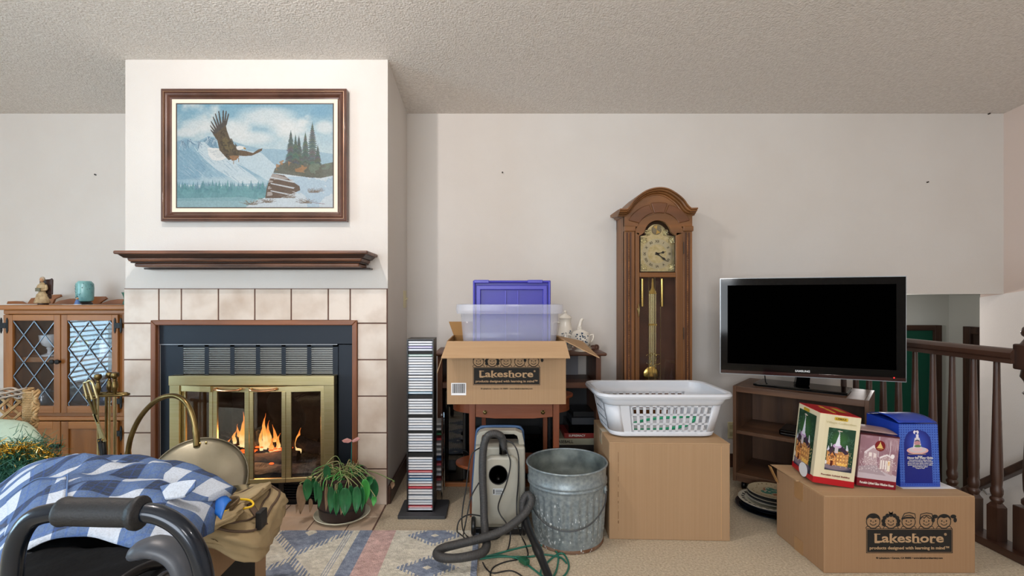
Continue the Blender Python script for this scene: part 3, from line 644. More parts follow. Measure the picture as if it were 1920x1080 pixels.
cv.poly([(520, 545), (560, 540), (600, 545), (575, 575), (545, 580)], (150, 112, 78)); cv.line((556, 575), (556, 603), 5, (150, 120, 70)); cv.line((592, 560), (594, 588), 5, (140, 110, 70))
cv.poly([(575, 475), (600, 468), (632, 474), (646, 486), (640, 496), (618, 494), (596, 502), (578, 494)], (236, 236, 232)); cv.poly([(628, 478), (648, 486), (645, 496), (628, 492)], (168, 134, 74))
cv.a = cv.a*.77+3+(cv.noise(30, 150, 1)*6)[..., None]
q = .076
cv.make('canvas', colmat('painted_canvas', .45, .15, 400), pt_, (fx0+q, Yf+.012, fz1-q), (fx1-fx0-2*q, 0, 0), (0, 0, -(fz1-fz0-2*q)))

# ------------------------------------------------------------------ china hutch in the left alcove
YH = 2.75
oak = wood('honey_oak_wood', '9c642e', '784818', 'z', sc=9); oakx = wood('honey_oak_wood_across', '9c642e', '784818', 'x', sc=9); oakd = wood('hutch_inside_wood', '96602f', '7a4a24', 'x', sc=9)
iron = mat('black_iron_hardware', '101214', .5, .3)
hx = lambda p: XX(p, YH); hz = lambda p: ZZ(p, YH)
hu = thing('china_hutch', 'honey oak china hutch with leaded glass doors in the left alcove', 'cabinet', (hx(122), YH+.19, 0), world=True)
HX0, HX1, HY1 = hx(10), XBL-.075, 3.15
T0 = hz(581)
b = B(); box(b, HX0, HX0+.02, YH+.02, HY1, 0, T0); box(b, HX1-.02, HX1, YH+.02, HY1, 0, T0); box(b, HX0+.02, HX1-.02, YH+.03, HY1, 0, .06); box(b, HX0+.02, HX1-.02, YH+.02, HY1, hz(778)-.02, hz(778)); box(b, HX0+.02, HX1-.02, YH+.02, HY1, T0-.03, T0)
obj('carcass', b, oak, hu)
obj('back_panel', box(B(), HX0+.02, HX1-.02, HY1-.012, HY1, .06, T0-.03), oakd, hu)
obj('top_board', box(B(), hx(2), HX1+.03, YH-.03, HY1, T0, hz(572)), oakx, hu, bev=.006)
obj('cornice', box(B(), HX0-.004, HX1+.004, YH-.008, YH+.02, hz(589), T0), oakx, hu, bev=.004)
obj('shelf', box(B(), HX0+.02, HX1-.02, YH+.05, HY1-.012, hz(681), hz(672)), oakx, hu)
# face frame
for q_ in ((HX0, hx(16), 0, hz(589)), (hx(225), HX1, 0, hz(589))): obj('face_stile', box(B(), q_[0], q_[1], YH, YH+.02, q_[2], q_[3]), oak, hu)
for q_ in ((hz(783), hz(774)), (0, .05)): obj('face_rail', box(B(), hx(16), hx(225), YH, YH+.02, *q_), oakx, hu)
obj('waist_moulding', box(B(), HX0-.006, HX1+.006, YH-.022, YH, hz(787), hz(780)), oakx, hu, bev=.004)
# scalloped gallery along the back of the top
g0 = hz(572)
for pts in ([(12, 571), (14, 566), (28, 565.5), (40, 566), (50, 571)], [(50, 571), (58, 560), (66, 559), (74, 556), (90, 554), (112, 553), (114, 557), (102, 562), (98, 571)],
            [(98, 571), (110, 565), (130, 561), (150, 560), (168, 557), (196, 557), (200, 561), (190, 567), (186, 571)], [(186, 571), (206, 564), (220, 562), (232, 562), (236, 571)]):
    Yg = HY1-.04; obj('gallery_rail', prism(B(), [(XX(p, Yg), max(g0, ZZ(q_, Yg)-.0)) if q_ < 571 else (XX(p, Yg), g0) for p, q_ in [(a, c-1) for a, c in pts]], Yg, Yg+.015), mat('hutch_gallery_wood', '8a5328', .45), hu, bev=.002)
def clipseg(x0, z0, x1, z1, X0, X1, Z0, Z1):
    t0, t1 = 0, 1; dx, dz = x1-x0, z1-z0
    for p, q_ in ((-dx, x0-X0), (dx, X1-x0), (-dz, z0-Z0), (dz, Z1-z0)):
        if abs(p) < 1e-9:
            if q_ < 0: return None
        else:
            t = q_/p
            if p < 0: t0 = max(t0, t)
            else: t1 = min(t1, t)
    return None if t0 >= t1 else (x0+t0*dx, z0+t0*dz, x0+t1*dx, z0+t1*dz)
lead = mat('lead_came', '77808a', .35, .8); hgl = glass('hutch_door_glass', (.92, .93, .94), refl=1.15)
def hinge(parent, px, py, side=1):
    b = B()
    for s_ in (-1, 1):
        x = hx(px)+s_*.017; prism(b, [(x-.006, hz(py+10)), (x, hz(py+15)), (x+.006, hz(py+10)), (x+.006, hz(py-10)), (x, hz(py-15)), (x-.006, hz(py-10))], YH-.022, YH-.016)
    box(b, hx(px)-.016, hx(px)+.016, YH-.024, YH-.016, hz(py+5), hz(py-5)); obj('hinge', b, iron, parent, bev=.001, seg=1)
for (a, c, g0_, g1_, kx) in ((12, 118, 29, 106, 108), (119.5, 225, 131, 214, 118)):
    zt_, zb_ = hz(590), hz(773); gt, gb = hz(601), hz(760); Y0, Y1 = YH-.018, YH
    dd = obj('door', box(B(), hx(a), hx(g0_), Y0, Y1, zb_, zt_), oak, hu, bev=.002)
    obj('door_stile', box(B(), hx(g1_), hx(c), Y0, Y1, zb_, zt_), oak, dd, bev=.002)
    for q_ in ((gt, zt_), (zb_, gb)): obj('door_rail', box(B(), hx(g0_), hx(g1_), Y0, Y1, *q_), oakx, dd, bev=.002)
    obj('pane', box(B(), hx(g0_), hx(g1_), YH-.008, YH-.006, gb, gt), hgl, dd)
    b = B()
    for k in range(-6, 8):
        for sgn in (1, -1):
            xa, za = g0_, 602+k*51.5; r_ = clipseg(hx(xa), hz(za), hx(xa+400), hz(za+sgn*400*51.5/39), hx(g0_), hx(g1_), gb, gt)
            if r_: bar(b, (r_[0], YH-.011, r_[1]), (r_[2], YH-.011, r_[3]), .0048, .004)
    obj('lead_came', b, lead, dd)
    b = B(); lathe(b, [(0, 0), (.007, 0), (.006, .010), (.013, .016), (.013, .024), (.006, .028), (0, .028)], (hx(kx), Y0, hz(677)), 14, Matrix.Rotation(PI/2, 4, 'X')); obj('knob', b, iron, dd, smooth=True)
for (a, c, kx) in ((12, 118, 108), (119.5, 225, 118)):
    zt_, zb_ = hz(789), .06; b = B(); st = .042; Y0 = YH-.018
    dd = obj('door', box(b, hx(a), hx(a)+st, Y0, YH, zb_, zt_), oak, hu, bev=.002); obj('door_stile', box(B(), hx(c)-st, hx(c), Y0, YH, zb_, zt_), oak, dd, bev=.002)
    for q_ in ((zt_-st, zt_), (zb_, zb_+st)): obj('door_rail', box(B(), hx(a)+st, hx(c)-st, Y0, YH, *q_), oakx, dd, bev=.002)
    obj('door_panel', box(B(), hx(a)+st, hx(c)-st, YH-.008, YH, zb_+st, zt_-st), oak, dd)
    b = B(); lathe(b, [(0, 0), (.007, 0), (.006, .010), (.013, .016), (.013, .024), (.006, .028), (0, .028)], (hx(kx), Y0, hz(833)), 14, Matrix.Rotation(PI/2, 4, 'X')); obj('knob', b, iron, dd, smooth=True)
for py in (610, 751, 811, 862): hinge(hu, 226, py)
for py in (610, 751, 811, 862): hinge(hu, 14, py)

# contents of the hutch
milk = mat('milk_glass', 'dfe3ea', .25, coat=.4)
gz = hz(672)
def place(name, label, cat, bm, m, smooth=True, group=None, loc=(0, 0, 0), **k):
    o = obj(name, bm, m, off=loc, smooth=smooth, **k); return tag(o, label, cat, group)
place('goblet', 'white milk glass goblet behind the left leaded door', 'goblet', lathe(B(), [(0, 0), (.042, 0), (.04, .006), (.012, .016), (.010, .035), (.016, .045), (.012, .05), (.034, .065), (.046, .09), (.050, .125), (.047, .125), (.042, .09), (.03, .07), (0, .066)], (XX(93, 2.88), 2.88, gz), 20), milk, loc=(XX(93, 2.88), 2.88, gz))
pc = Canvas(60, 60, -1, 1, -1, 1, (150, 152, 110)); nn = pc.noise(3, 6, 3); pc.put(nn > .05, (88, 104, 70)); pc.put(nn > .3, (206, 186, 90)); pc.put(nn < -.2, (196, 130, 110)); pc.put(pc.X**2+pc.Y**2 > .75, (120, 96, 70)); pc.put((np.abs(pc.X-.05) < .06) & (np.abs(pc.Y) < .3), (40, 40, 60))
def dish(fi, fj):
    a = (fi-.5)*2; c = (fj-.5)*2; r = np.maximum(np.abs(a), np.abs(c)); h = np.hypot(a, c)+1e-9; u = a/h*r; v = c/h*r
    x = u*.062; zz = -v*.062; y = -.008*(r > .7)*(r-.7)/.3; return np.stack([x, y*1.0-zz*.25, zz], -1)
pl = thing('decorative_plate', 'painted decorative plate on a stand behind the right leaded door', 'plate', (XX(150, 2.9), 2.9, gz+.075))
pc.make('face', colmat('glazed_print', .2), pl, (0, 0, 0), (1, 0, 0), (0, 0, -1), fn=dish)
obj('stand', bar(bar(B(), (-.03, .01, -.074), (0, .05, .02), .012, .01), (.03, .01, -.074), (0, .05, .02), .012, .01), mat('dark_plate_stand', '3a2418', .5), pl)
obj('back', lathe(B(), [(0, .0), (.04, .004), (.063, -.004), (.06, -.008), (0, -.006)], (0, .008, 0), 24, Matrix.Rotation(PI/2-.25, 4, 'X')), mat('plate_back', '8f7a5c', .4), pl, smooth=True)
place('wooden_plate', 'large dark wooden plate standing at the back of the left upper shelf', 'plate', lathe(B(), [(0, 0), (.05, 0), (.09, .012), (.088, .018), (.05, .008), (0, .008)], (XX(74, 3.05), 3.10, gz+.092), 28, Matrix.Rotation(PI/2-.15, 4, 'X')), mat('dark_turned_wood', '4a2c1a', .4), loc=(XX(74, 3.05), 3.08, gz))
place('wooden_plaque', 'dark round topped wooden plaque behind the painted plate', 'plaque', prism(B(), [(-.05, 0), (.05, 0), (.05, .10), (.035, .13), (0, .145), (-.035, .13), (-.05, .10)], -.01, .01), MATS['dark_turned_wood'], smooth=False, loc=(0, 0, 0)).location = (XX(156, 3.0), 3.03, gz+.0005)
place('figurine', 'white bird figurine behind the right leaded door', 'figurine', lathe(B(), [(0, 0), (.028, 0), (.03, .01), (.022, .03), (.026, .06), (.018, .09), (.008, .105), (.010, .12), (0, .13)], (XX(196, 2.9), 2.9, gz), 14), milk, loc=(XX(196, 2.9), 2.9, gz))
crys = glass('crystal', (.8, .87, .95), refl=2.5, opac=.15, col='aab4c4')
fl2 = hz(778)
place('crystal_bowl', 'cut crystal bowl on the lower shelf behind the right leaded door', 'bowl', lathe(B(), [(0, 0), (.04, 0), (.03, .012), (.06, .05), (.085, .10), (.09, .14), (.085, .14), (.055, .055), (0, .02)], (XX(150, 2.92), 2.92, fl2), 12), crys, smooth=False, loc=(XX(150, 2.92), 2.92, fl2))
place('glass_pitcher', 'small glass pitcher with curved handle low behind the left leaded door', 'pitcher', tube(lathe(B(), [(0, 0), (.035, 0), (.042, .03), (.036, .08), (.03, .10), (.034, .12), (.03, .12), (.026, .10), (.034, .04), (0, .01)], (XX(82, 2.9), 2.9, fl2), 14), smoothpts([(XX(82, 2.9)+.03, 2.9, fl2+.11), (XX(82, 2.9)+.07, 2.9, fl2+.10), (XX(82, 2.9)+.07, 2.9, fl2+.04), (XX(82, 2.9)+.04, 2.9, fl2+.02)], 5), .004), crys, loc=(XX(82, 2.9), 2.9, fl2))
place('glass_vase', 'blue tinted glass vase on the lower shelf near the right hinge', 'vase', lathe(B(), [(0, 0), (.03, 0), (.034, .05), (.02, .10), (.03, .15), (.027, .15), (.016, .10), (.03, .05), (0, .01)], (XX(198, 2.92), 2.92, fl2), 14), glass('blue_glass', (.5, .7, .95), refl=2.2, opac=.3, col='5f86b4'), loc=(XX(198, 2.92), 2.92, fl2))
# things on top of the hutch
tz_ = hz(572)+.0005
teal = mat('teal_glaze', '7fb4b4', .35, col2='5a8f94', nscale=9, coat=.3)
jc = thing('ginger_jar', 'teal jar painted with dark blossom branches on the hutch top', 'jar', (XX(159, 2.9), 2.9, tz_))
jc.scale = (.78, .78, 1.0)
obj('body', lathe(B(), [(.03, .016), (.050, .022), (.056, .036), (.058, .1), (.056, .126), (.046, .136), (.04, .142), (.034, .142), (.034, .12), (0, .12)], seg=28), teal, jc, smooth=True)
obj('stand', lathe(B(), [(0, 0), (.05, 0), (.052, .008), (.044, .016), (0, .018)], seg=24), mat('black_lacquer', '15100e', .3), jc, smooth=True)
b = B(); rr = random.Random(5)
for k in range(46):
    a = rr.uniform(-PI, 0); z = rr.uniform(.03, .125); r = .0585 if z < .115 else .0555
    L = rr.uniform(.004, .012); da = rr.uniform(-.12, .12); tube(b, [(r*math.cos(a), r*math.sin(a), z), (r*math.cos(a+da), r*math.sin(a+da), min(.128, z+L*rr.uniform(-.8, .8)))], rr.uniform(.0008, .002), 5)
obj('painted_branches', b, mat('dark_teal_print', '244048', .5), jc)
fg = thing('reading_figurine', 'bisque figurine of a woman seated in a dark armchair, on the hutch top', 'figurine', (XX(81, 2.9), 2.9, tz_))
cream = mat('bisque_dress', 'c8b089', .6, col2='a08660', nscale=40); dkb = mat('figurine_dark_brown', '3c2620', .5); skin = mat('figurine_skin', 'b98f6c', .55)
fg.scale = (.82, .9, 1.02)
obj('base', lathe(B(), [(0, 0), (.03, 0), (.03, .008), (0, .008)], seg=18), dkb, fg)
b = B(); prism(b, [(-.045, .06), (.045, .06), (.048, .148), (.04, .158), (.03, .152), (0, .150), (-.03, .152), (-.04, .158), (-.048, .148)], .018, .03); box(b, -.036, .036, -.01, .03, .035, .06); obj('armchair', b, dkb, fg, bev=.004)
b = B(); lathe(b, [(.045, .008), (.05, .014), (.042, .03), (.036, .05), (.034, .06), (.022, .07), (.02, .09), (.026, .11), (.014, .128), (.008, .132), (0, .134)], (0, -.008, 0), 12, sx=1.05, sy=.75)
for s_ in (-1, 1): tube(b, smoothpts([(s_*.024, -.006, .115), (s_*.034, -.012, .09), (s_*.014, -.03, .085)], 4), [.009]*5+[.007]*4, 7)
obj('dress', b, cream, fg, smooth=2)
b = B(); ball(b, (0, -.01, .147), .013, (1, 1, 1.15)); obj('head', b, skin, fg, smooth=2); obj('hand', ball(B(), (.004, -.032, .085), .008), skin, fg, smooth=2)
b = B(); ball(b, (0, -.005, .151), .015, (1, 1, 1)); obj('hair', b, mat('figurine_hair', 'b9ab98', .6), fg, smooth=2)
b = B(); box(b, -.016, .016, -.042, -.034, .078, .098); obj('book', b, mat('figurine_book', '6a6650', .6), fg)
place('doily', 'white lace doily under the teal jar', 'doily', prismz(B(), [(XX(157, 2.88)+(.085+.006*math.cos(14*a))*math.cos(a), 2.85+(.05+.004*math.cos(14*a))*math.sin(a)) for a in [2*PI*k/112 for k in range(112)]], tz_-.0005, tz_+.0004), mat('white_lace', 'e4dfd6', .9), smooth=False, loc=(XX(157, 2.88), 2.85, tz_))
tf = thing('girl_figurine', 'tiny blue and white girl figurine before the teal jar', 'figurine', (XX(145, 2.81), 2.81, tz_))
obj('dress', lathe(B(), [(0, 0), (.012, 0), (.014, .008), (.009, .024), (.005, .03), (0, .031)], seg=10), mat('figurine_blue', '4a6ea6', .4), tf, smooth=True)
obj('base', lathe(B(), [(0, 0), (.018, 0), (.018, .004), (0, .004)], seg=12), milk, tf)
obj('head', ball(B(), (0, 0, .037), .007, seg=8, rings=6), skin, tf, smooth=2)
place('bud_vase', 'small dark green vase at the right end of the hutch top', 'vase', lathe(B(), [(0, 0), (.018, 0), (.02, .01), (.012, .03), (.016, .05), (.026, .075), (.023, .075), (0, .03)], (XX(237, 2.95), 2.95, tz_), 14), mat('green_glaze', '3f6f60', .3), loc=(XX(237, 2.95), 2.95, tz_))

# ------------------------------------------------------------------ wicker armchair
wk = mat('wicker_cane', 'b59468', .7, col2='947345', nscale=20, bump=.4, bscale=80); wkg = mat('wicker_greyed', 'a49484', .7, col2='85776a', nscale=20, bump=.3, bscale=90)
wc = thing('wicker_chair', 'tan wicker armchair with a woven lattice back at the left edge', 'chair', (-2.02, 1.75, 0), world=True)
WY = 1.86; wz = lambda p: ZZ(p, WY); wx = lambda p: XX(p, WY)
def weave(b, x0, x1, z0, z1, y, pitch, n, thick=.003, horiz=True):
    """strands running across upright rods, over and under"""
    k = 0; z = z0
    while z < z1:
        pts = []; m_ = max(2, int((x1-x0)/.006))
        for i in range(m_+1):
            x = x0+(x1-x0)*i/m_; pts.append((x, y+.0028*math.sin(PI*(x-x0)/.011+PI*(k % 2)), z))
        tube(b, pts, thick, 5); z += pitch; k += 1
XL_, XR_ = -2.52, wx(84)
b = B(); 
for k in range(7):   # braided crest rolled over the top rail
    off_ = k*.006
    tube(b, [(XL_+(wx(56)-XL_)*i/70, WY-.012+.006*math.sin(i*.9+k*2.1), wz(734)+.012-off_*.9+.0035*math.sin(i*.9*1+k*2.1+1)) for i in range(71)], .0042, 5)
obj('top_rail', b, wkg, wc, smooth=2)
b = B()
for x0_, x1_, sg in ((XL_, wx(42), 1), (XL_, wx(42), -1)):
    n_ = 15
    for k in range(-3, n_):
        xa = XL_+k*.055; xb = xa+sg*.10; za, zb = wz(746), wz(788)
        if sg < 0: xa += .10; xb += .10
        for d in (0, .007):
            pa, pb = Vector((xa+d, WY+sg*.004, za)), Vector((xb+d, WY+sg*.004, zb))
            if max(pa.x, pb.x) > wx(42) or min(pa.x, pb.x) < XL_: 
                r_ = clipseg(pa.x, pa.z, pb.x, pb.z, XL_, wx(42), zb, za)
                if not r_: continue
                pa = Vector((r_[0], pa.y, r_[1])); pb = Vector((r_[2], pb.y, r_[3]))
            tube(b, [pa, pb], .0032, 5)
obj('back_lattice', b, wk, wc, smooth=2)
b = B(); weave(b, XL_, wx(45), wz(850), wz(789), WY, .0075, 0); obj('back_weave', b, wkg, wc, smooth=2)
b = B(); k = 0; z = .05
while z < wz(729):   # wrapped post: rings
    pts = [(wx(47)+(wx(60)-wx(47))*(.5+.5*math.cos(a)), WY+.018*math.sin(a), z+.001*math.sin(a)) for a in [2*PI*q_/12 for q_ in range(12)]]
    tube(b, pts, .0034, 4, closed=True); z += .0062
obj('back_post', b, wk, wc, smooth=2)
b = B(); lathe(b, [(0, 0), (.012, 0), (.012, wz(732)), (0, wz(732))], ((wx(47)+wx(60))/2, WY, 0), 10); obj('post_core', b, wk, wc)
# woven side wing with a braid edge, tapering to the arm
b = B(); z = .30; k = 0
while z < wz(731):
    t_ = (z-.3)/(wz(731)-.3); xr = wx(66)+(wx(84)-wx(66))*t_**.7; yf = WY-.03
    pts = [(wx(60)+(xr-wx(60))*i/8, yf+.0035*math.sin(i*PI/1.0+PI*k+.5)-.0*i, z) for i in range(9)]; tube(b, pts, .0035, 5); z += .0068; k += 1
obj('wing', b, wk, wc, smooth=2)
b = B()
for s_ in range(3):
    pts = []
    for i in range(90):
        t_ = i/89; z = .30+(wz(728)-.30)*t_; xr = wx(66)+(wx(84)-wx(66))*t_**.7
        pts.append((xr+.007*math.sin(i*.55+s_*2.09), WY-.034+.006*math.cos(i*.55*2+s_*2.09), z))
    tube(b, pts, .0055, 6)
obj('edge_braid', b, wk, wc, smooth=2)
b = B(); box(b, XL_, wx(60), WY-.42, WY+.01, .36, .385); obj('seat', b, wkg, wc, bev=.01)
for x in (XL_+.03, wx(55)):
    for y in (WY-.39, WY-.02): obj('leg', tube(B(), [(x, y, 0), (x, y, .37)], .016, 8), wk, wc)
b = B(); ball(b, (-2.13, 1.65, .452), 1, (.23, .155, .065), 24, 14)
for v in b.verts: v.co += Vector((0, 0, .006*noise.noise(v.co*14)))
cu = obj('seat_cushion', b, mat('pale_green_cotton', '9fb0a0', .9, col2='8a9c8c', nscale=5, bump=.2, bscale=90), off=(-2.13, 1.65, .387), smooth=2); tag(cu, 'pale green cushion on the wicker chair seat', 'cushion')
b = B(); ball(b, (0, 0, 0), 1, (.17, .06, .12), 24, 14)
for v in b.verts: v.co += v.co.normalized()*.008*noise.noise(v.co*12)
bmesh.ops.rotate(b, verts=b.verts, matrix=Matrix.Rotation(-.45, 3, 'X')); bmesh.ops.translate(b, verts=b.verts, vec=P(-14, 850, 1.72))
cu = obj('throw_pillow', b, mat('sage_cotton', 'a9b9a6', .9, col2='93a493', nscale=5, bump=.2, bscale=90), off=P(-14, 850, 1.72), smooth=2); tag(cu, 'sage green pillow leaning on the lattice back of the wicker chair', 'pillow')

# ------------------------------------------------------------------ garland bundle of fir and gold tinsel
gc = P(40, 880, 1.52); gd = thing('tinsel_garland', 'bundle of green fir garland wound with gold tinsel on the chair seat', 'garland', (gc.x, gc.y, gc.z-.1), world=True)
def fuzz(n, fnc, L, wd, m, name, seed):
    r_ = random.Random(seed); vs = []; fs = []
    for i in range(n):
        c_, spread = fnc(r_); d = Vector((r_.gauss(0, 1), r_.gauss(0, 1), r_.gauss(0, 1))).normalized(); l_ = L*r_.uniform(.6, 1.2); s_ = d.orthogonal().normalized()*wd
        if r_.random() < .5: s_ = d.cross(s_)
        k = len(vs); a = c_; e = c_+d*l_; vs += [a-s_, a+s_, e+s_*.5, e-s_*.5]; fs.append((k, k+1, k+2, k+3))
    me = bpy.data.meshes.new(name); me.from_pydata([tuple(v-OFF[gd]) for v in vs], [], fs); me.materials.append(m)
    o = bpy.data.objects.new(name, me); C.objects.link(o); o.parent = gd; OFF[o] = OFF[gd]; o['kind'] = 'stuff'; return o
def ringpt(r_, R, rr_, w=1.0):
    a = r_.uniform(0, 2*PI); p = Vector((math.cos(a)*R, .25*math.sin(2*a)*R, math.sin(a)*R*.75)); return gc+p+Vector((r_.gauss(0, rr_), r_.gauss(0, rr_), r_.gauss(0, rr_)))
fuzz(5200, lambda r_: (ringpt(r_, .062, .026), 0), .032, .0009, mat('fir_needles', '1f4a38', .7, col2='2f6b4e', nscale=30), 'fir_needles', 1)
fuzz(900, lambda r_: (ringpt(r_, .03, .03), 0), .03, .0011, mat('teal_needles', '2f6a60', .6), 'pale_needles', 2)
fuzz(2600, lambda r_: (ringpt(r_, .092, .012)+Vector((0, -.02, .0)), 0), .017, .0013, mat('gold_tinsel', 'd8ad3c', .22, .95), 'tinsel', 3)
fuzz(700, lambda r_: (ringpt(r_, .092, .014)+Vector((0, -.03, -.0)), 0), .014, .0013, mat('pale_gold_tinsel', 'f0d98a', .2, .95), 'bright_tinsel', 4)
b = B(); tube(b, [gc+Vector((.075*math.cos(a), .0, .058*math.sin(a))) for a in [2*PI*k/24 for k in range(24)]], .012, 8, closed=True); obj('core_wire', b, MATS['fir_needles'], gd)

# ------------------------------------------------------------------ fireplace tools
YT = 2.28; tx = lambda p: XX(p, YT); tzz = lambda p: ZZ(p, YT)
st = thing('fire_tool_stand', 'aged brass fireplace tool stand beside the hutch', 'tool stand', (tx(193), YT, .008), world=True)
obj('base', lathe(B(), [(0, 0), (.11, 0), (.115, .012), (.09, .022), (.03, .032), (0, .034)], (tx(193), YT+.02, .008), 28), brassd, st, smooth=True)
obj('pole', tube(B(), [(tx(193), YT+.02, .03), (tx(193), YT+.02, tzz(736))], .006, 10), brassd, st, smooth=True)
ring = [(tx(193)+.105*math.cos(a), YT+.02+.035*math.sin(a), tzz(741)) for a in [2*PI*k/30 for k in range(30)]]
obj('tool_ring', tube(tube(B(), ring, .006, 8, closed=True), [(tx(193)-.1, YT+.02, tzz(741)), (tx(193)+.1, YT+.02, tzz(739))], .005, 6), brassd, st, smooth=2)
def tool(name, label, px, ptop, kind, dy=0, lean=0):
    t_ = thing(name, label, 'fire tool', (tx(px), YT+.02+dy, .05), world=True, group=None); x = tx(px); y = YT+.02+dy; zt_ = tzz(ptop)
    prof = [(0, 0), (.006, .0), (.008, .012), (.006, .02), (.012, .035), (.013, .05), (.008, .068), (.006, .074), (.009, .078), (.006, .084), (.014, .092), (.0165, .10), (.013, .112), (0, .116)]
    obj('handle', lathe(B(), prof, (x, y, zt_-.116), 14), brassd, t_, smooth=True)
    obj('shaft', tube(B(), [(x, y, .16), (x, y, zt_-.114)], .0045, 8), brass, t_, smooth=True)
    if kind == 'shovel': obj('blade', box(B(), x-.05, x+.05, y-.004, y+.004, .05, .165), brassd, t_, bev=.003)
    if kind == 'brush':
        obj('ferrule', box(B(), x-.035, x+.035, y-.012, y+.012, .14, .165), brassd, t_, bev=.004); bb = obj('bristles', box(B(), x-.038, x+.038, y-.014, y+.014, .055, .14), blk, t_)
    if kind == 'poker': obj('hook', tube(B(), smoothpts([(x, y, .17), (x, y, .06), (x+.0, y, .05)], 3)+smoothpts([(x, y, .1), (x+.02, y, .09), (x+.035, y, .07)], 3)[1:], .005, 6), brassd, t_)
    return t_
tool('fire_poker', 'leftmost brass fireplace tool hanging on the stand, with a ball knob handle', 181, 701, 'poker', -.012)
tool('fire_brush', 'brass handled hearth tool, second from the left on the stand', 189.5, 700, 'brush', .03)
tool('ash_shovel', 'brass handled hearth tool, third from the left on the stand', 201, 700, 'shovel', .03)
tool('fire_rake', 'rightmost brass fireplace tool with the brightest bulbous handle on the stand', 212, 698.5, 'poker', -.012)
tg = thing('fire_tongs', 'brass lever tongs with black tips leaning in front of the tool stand', 'tongs', (tx(215), YT-.06, .05), world=True)
def loop(px, py, w_, h_, ang, y):
    pts = [(c_*math.cos(0), s_) for c_, s_ in [(w_/2*a, h_/2*c) for a, c in ((-1, -1), (-1, .7), (-.6, 1), (.6, 1), (1, .7), (1, -1))]]
    out = []
    for u, v in pts:
        x = u*math.cos(ang)+v*math.sin(ang); z = -u*math.sin(ang)+v*math.cos(ang); out.append((tx(px)+x, y, tzz(py)+z))
    return out
b = B(); tube(b, loop(181, 728, .022, .075, -.25, YT-.05), .0055, 8, closed=True); tube(b, loop(194, 726, .024, .085, -.3, YT-.065), .0055, 8, closed=True); obj('handle', b, brass, tg, smooth=True)
bar_ = lambda b, a, c, w_: bar(b, (tx(a[0]), YT-.06, tzz(a[1])), (tx(c[0]), YT-.06, tzz(c[1])), w_, .006)
b = B(); bar_(b, (184, 738), (203, 785), .008); bar_(b, (195, 740), (200, 772), .008); obj('upper_arm', b, brassd, tg)
b = B(); bar_(b, (196, 770), (216, 822), .016); obj('lever', b, brass, tg, bev=.003)
b = B(); bar(b, (tx(200), YT-.05, tzz(785)), (tx(206), YT-.05, tzz(820)), .014, .006); obj('lever', b, brass, tg, bev=.003)
b = B(); tube(b, [(tx(206), YT-.055, tzz(816)), (tx(211), YT-.055, tzz(840)), (tx(214), YT-.055, tzz(872)), (tx(212), YT-.05, .12), (tx(214), YT-.05, .02)], [.012, .014, .012, .009, .007], 8); tube(b, [(tx(214), YT-.065, tzz(822)), (tx(216), YT-.065, tzz(850)), (tx(216), YT-.06, .14), (tx(220), YT-.05, .02)], [.010, .012, .009, .007], 8); obj('tip', b, iron, tg, smooth=2)
b = B()
for q_ in ((205, 786), (213, 817), (207, 819)): ball(b, (tx(q_[0]), YT-.066, tzz(q_[1])), .004, seg=8, rings=6)
obj('rivet', b, goldm, tg)

# ------------------------------------------------------------------ log carrier with arched handle
lc = thing('log_carrier', 'metal log carrier with round ends and a tall arched brass handle', 'log carrier', (-1.35, 2.02, 0), world=True)
hod = mat('dull_brass_sheet', 'aba695', .40, 1, col2='85806f', nscale=5, contrast=(.3, .7), bump=.06, bscale=14)
A = P(368, 826, 2.0); Cc = P(374, 899, 1.96)
nrm = Vector((.50, -.80, .34)).normalized(); up_ = (Vector((0, 0, 1))-nrm*nrm.z).normalized(); sd = up_.cross(nrm).normalized()
if sd.x < 0: sd = -sd
R_ = .178
def disc(c_, n_, u_, s_, R, bulge, b, seg=44, rings=8):
    ring0 = None; cv_ = b.verts.new(c_+n_*bulge); prev = None
    for i in range(1, rings+1):
        r = R*i/rings; rg_ = [b.verts.new(c_+n_*(bulge*(1-(i/rings)**2))+u_*(r*math.sin(2*PI*k/seg)*.92)+s_*(r*math.cos(2*PI*k/seg))) for k in range(seg)]
        for k in range(seg):
            if prev is None: b.faces.new((cv_, rg_[k], rg_[(k+1) % seg]))
            else: b.faces.new((prev[k], rg_[k], rg_[(k+1) % seg], prev[(k+1) % seg]))
        prev = rg_
    return prev
b = B(); disc(Cc, nrm, up_, sd, R_, .03, b); obj('end_panel', b, hod, lc, smooth=2, solid=.003)
b = B(); tube(b, [Cc+up_*(R_*math.sin(a)*.92)+sd*(R_*math.cos(a)) for a in [2*PI*k/48 for k in range(48)]], .003, 6, closed=True); obj('rim', b, hod, lc, smooth=2)
Bp = P(243, 868, 2.12); C2 = Bp+Vector((-.02, .05, -.14)); n2 = Vector((-.8, .35, .3)).normalized(); u2 = (Vector((0, 0, 1))-n2*n2.z).normalized(); s2 = u2.cross(n2).normalized()
b = B(); disc(C2, n2, u2, s2, R_*.8, .02, b); obj('end_panel', b, hod, lc, smooth=2, solid=.003)
b = B(); mid_ = (Cc+C2)/2
sheet(b, lambda u, v: (C2.lerp(Cc, u)+(-(u2.lerp(up_, u)))*(.155*math.cos((v-.5)*2.2))+(s2*-1).lerp(sd, u)*(.17*math.sin((v-.5)*2.2))*(1)+Vector((0, 0, -.01))), 12, 14)
obj('trough', b, hod, lc, smooth=2, solid=.003)
hp = smoothpts([Bp+Vector((-.005, 0, -.03)), P(240, 850, 2.12), P(247, 815, 2.11), P(266, 778, 2.09), P(295, 750, 2.06), P(325, 742, 2.04), P(347, 753, 2.02), P(360, 778, 2.01), P(367, 812, 2.0), P(369, 838, 1.985)], 7)
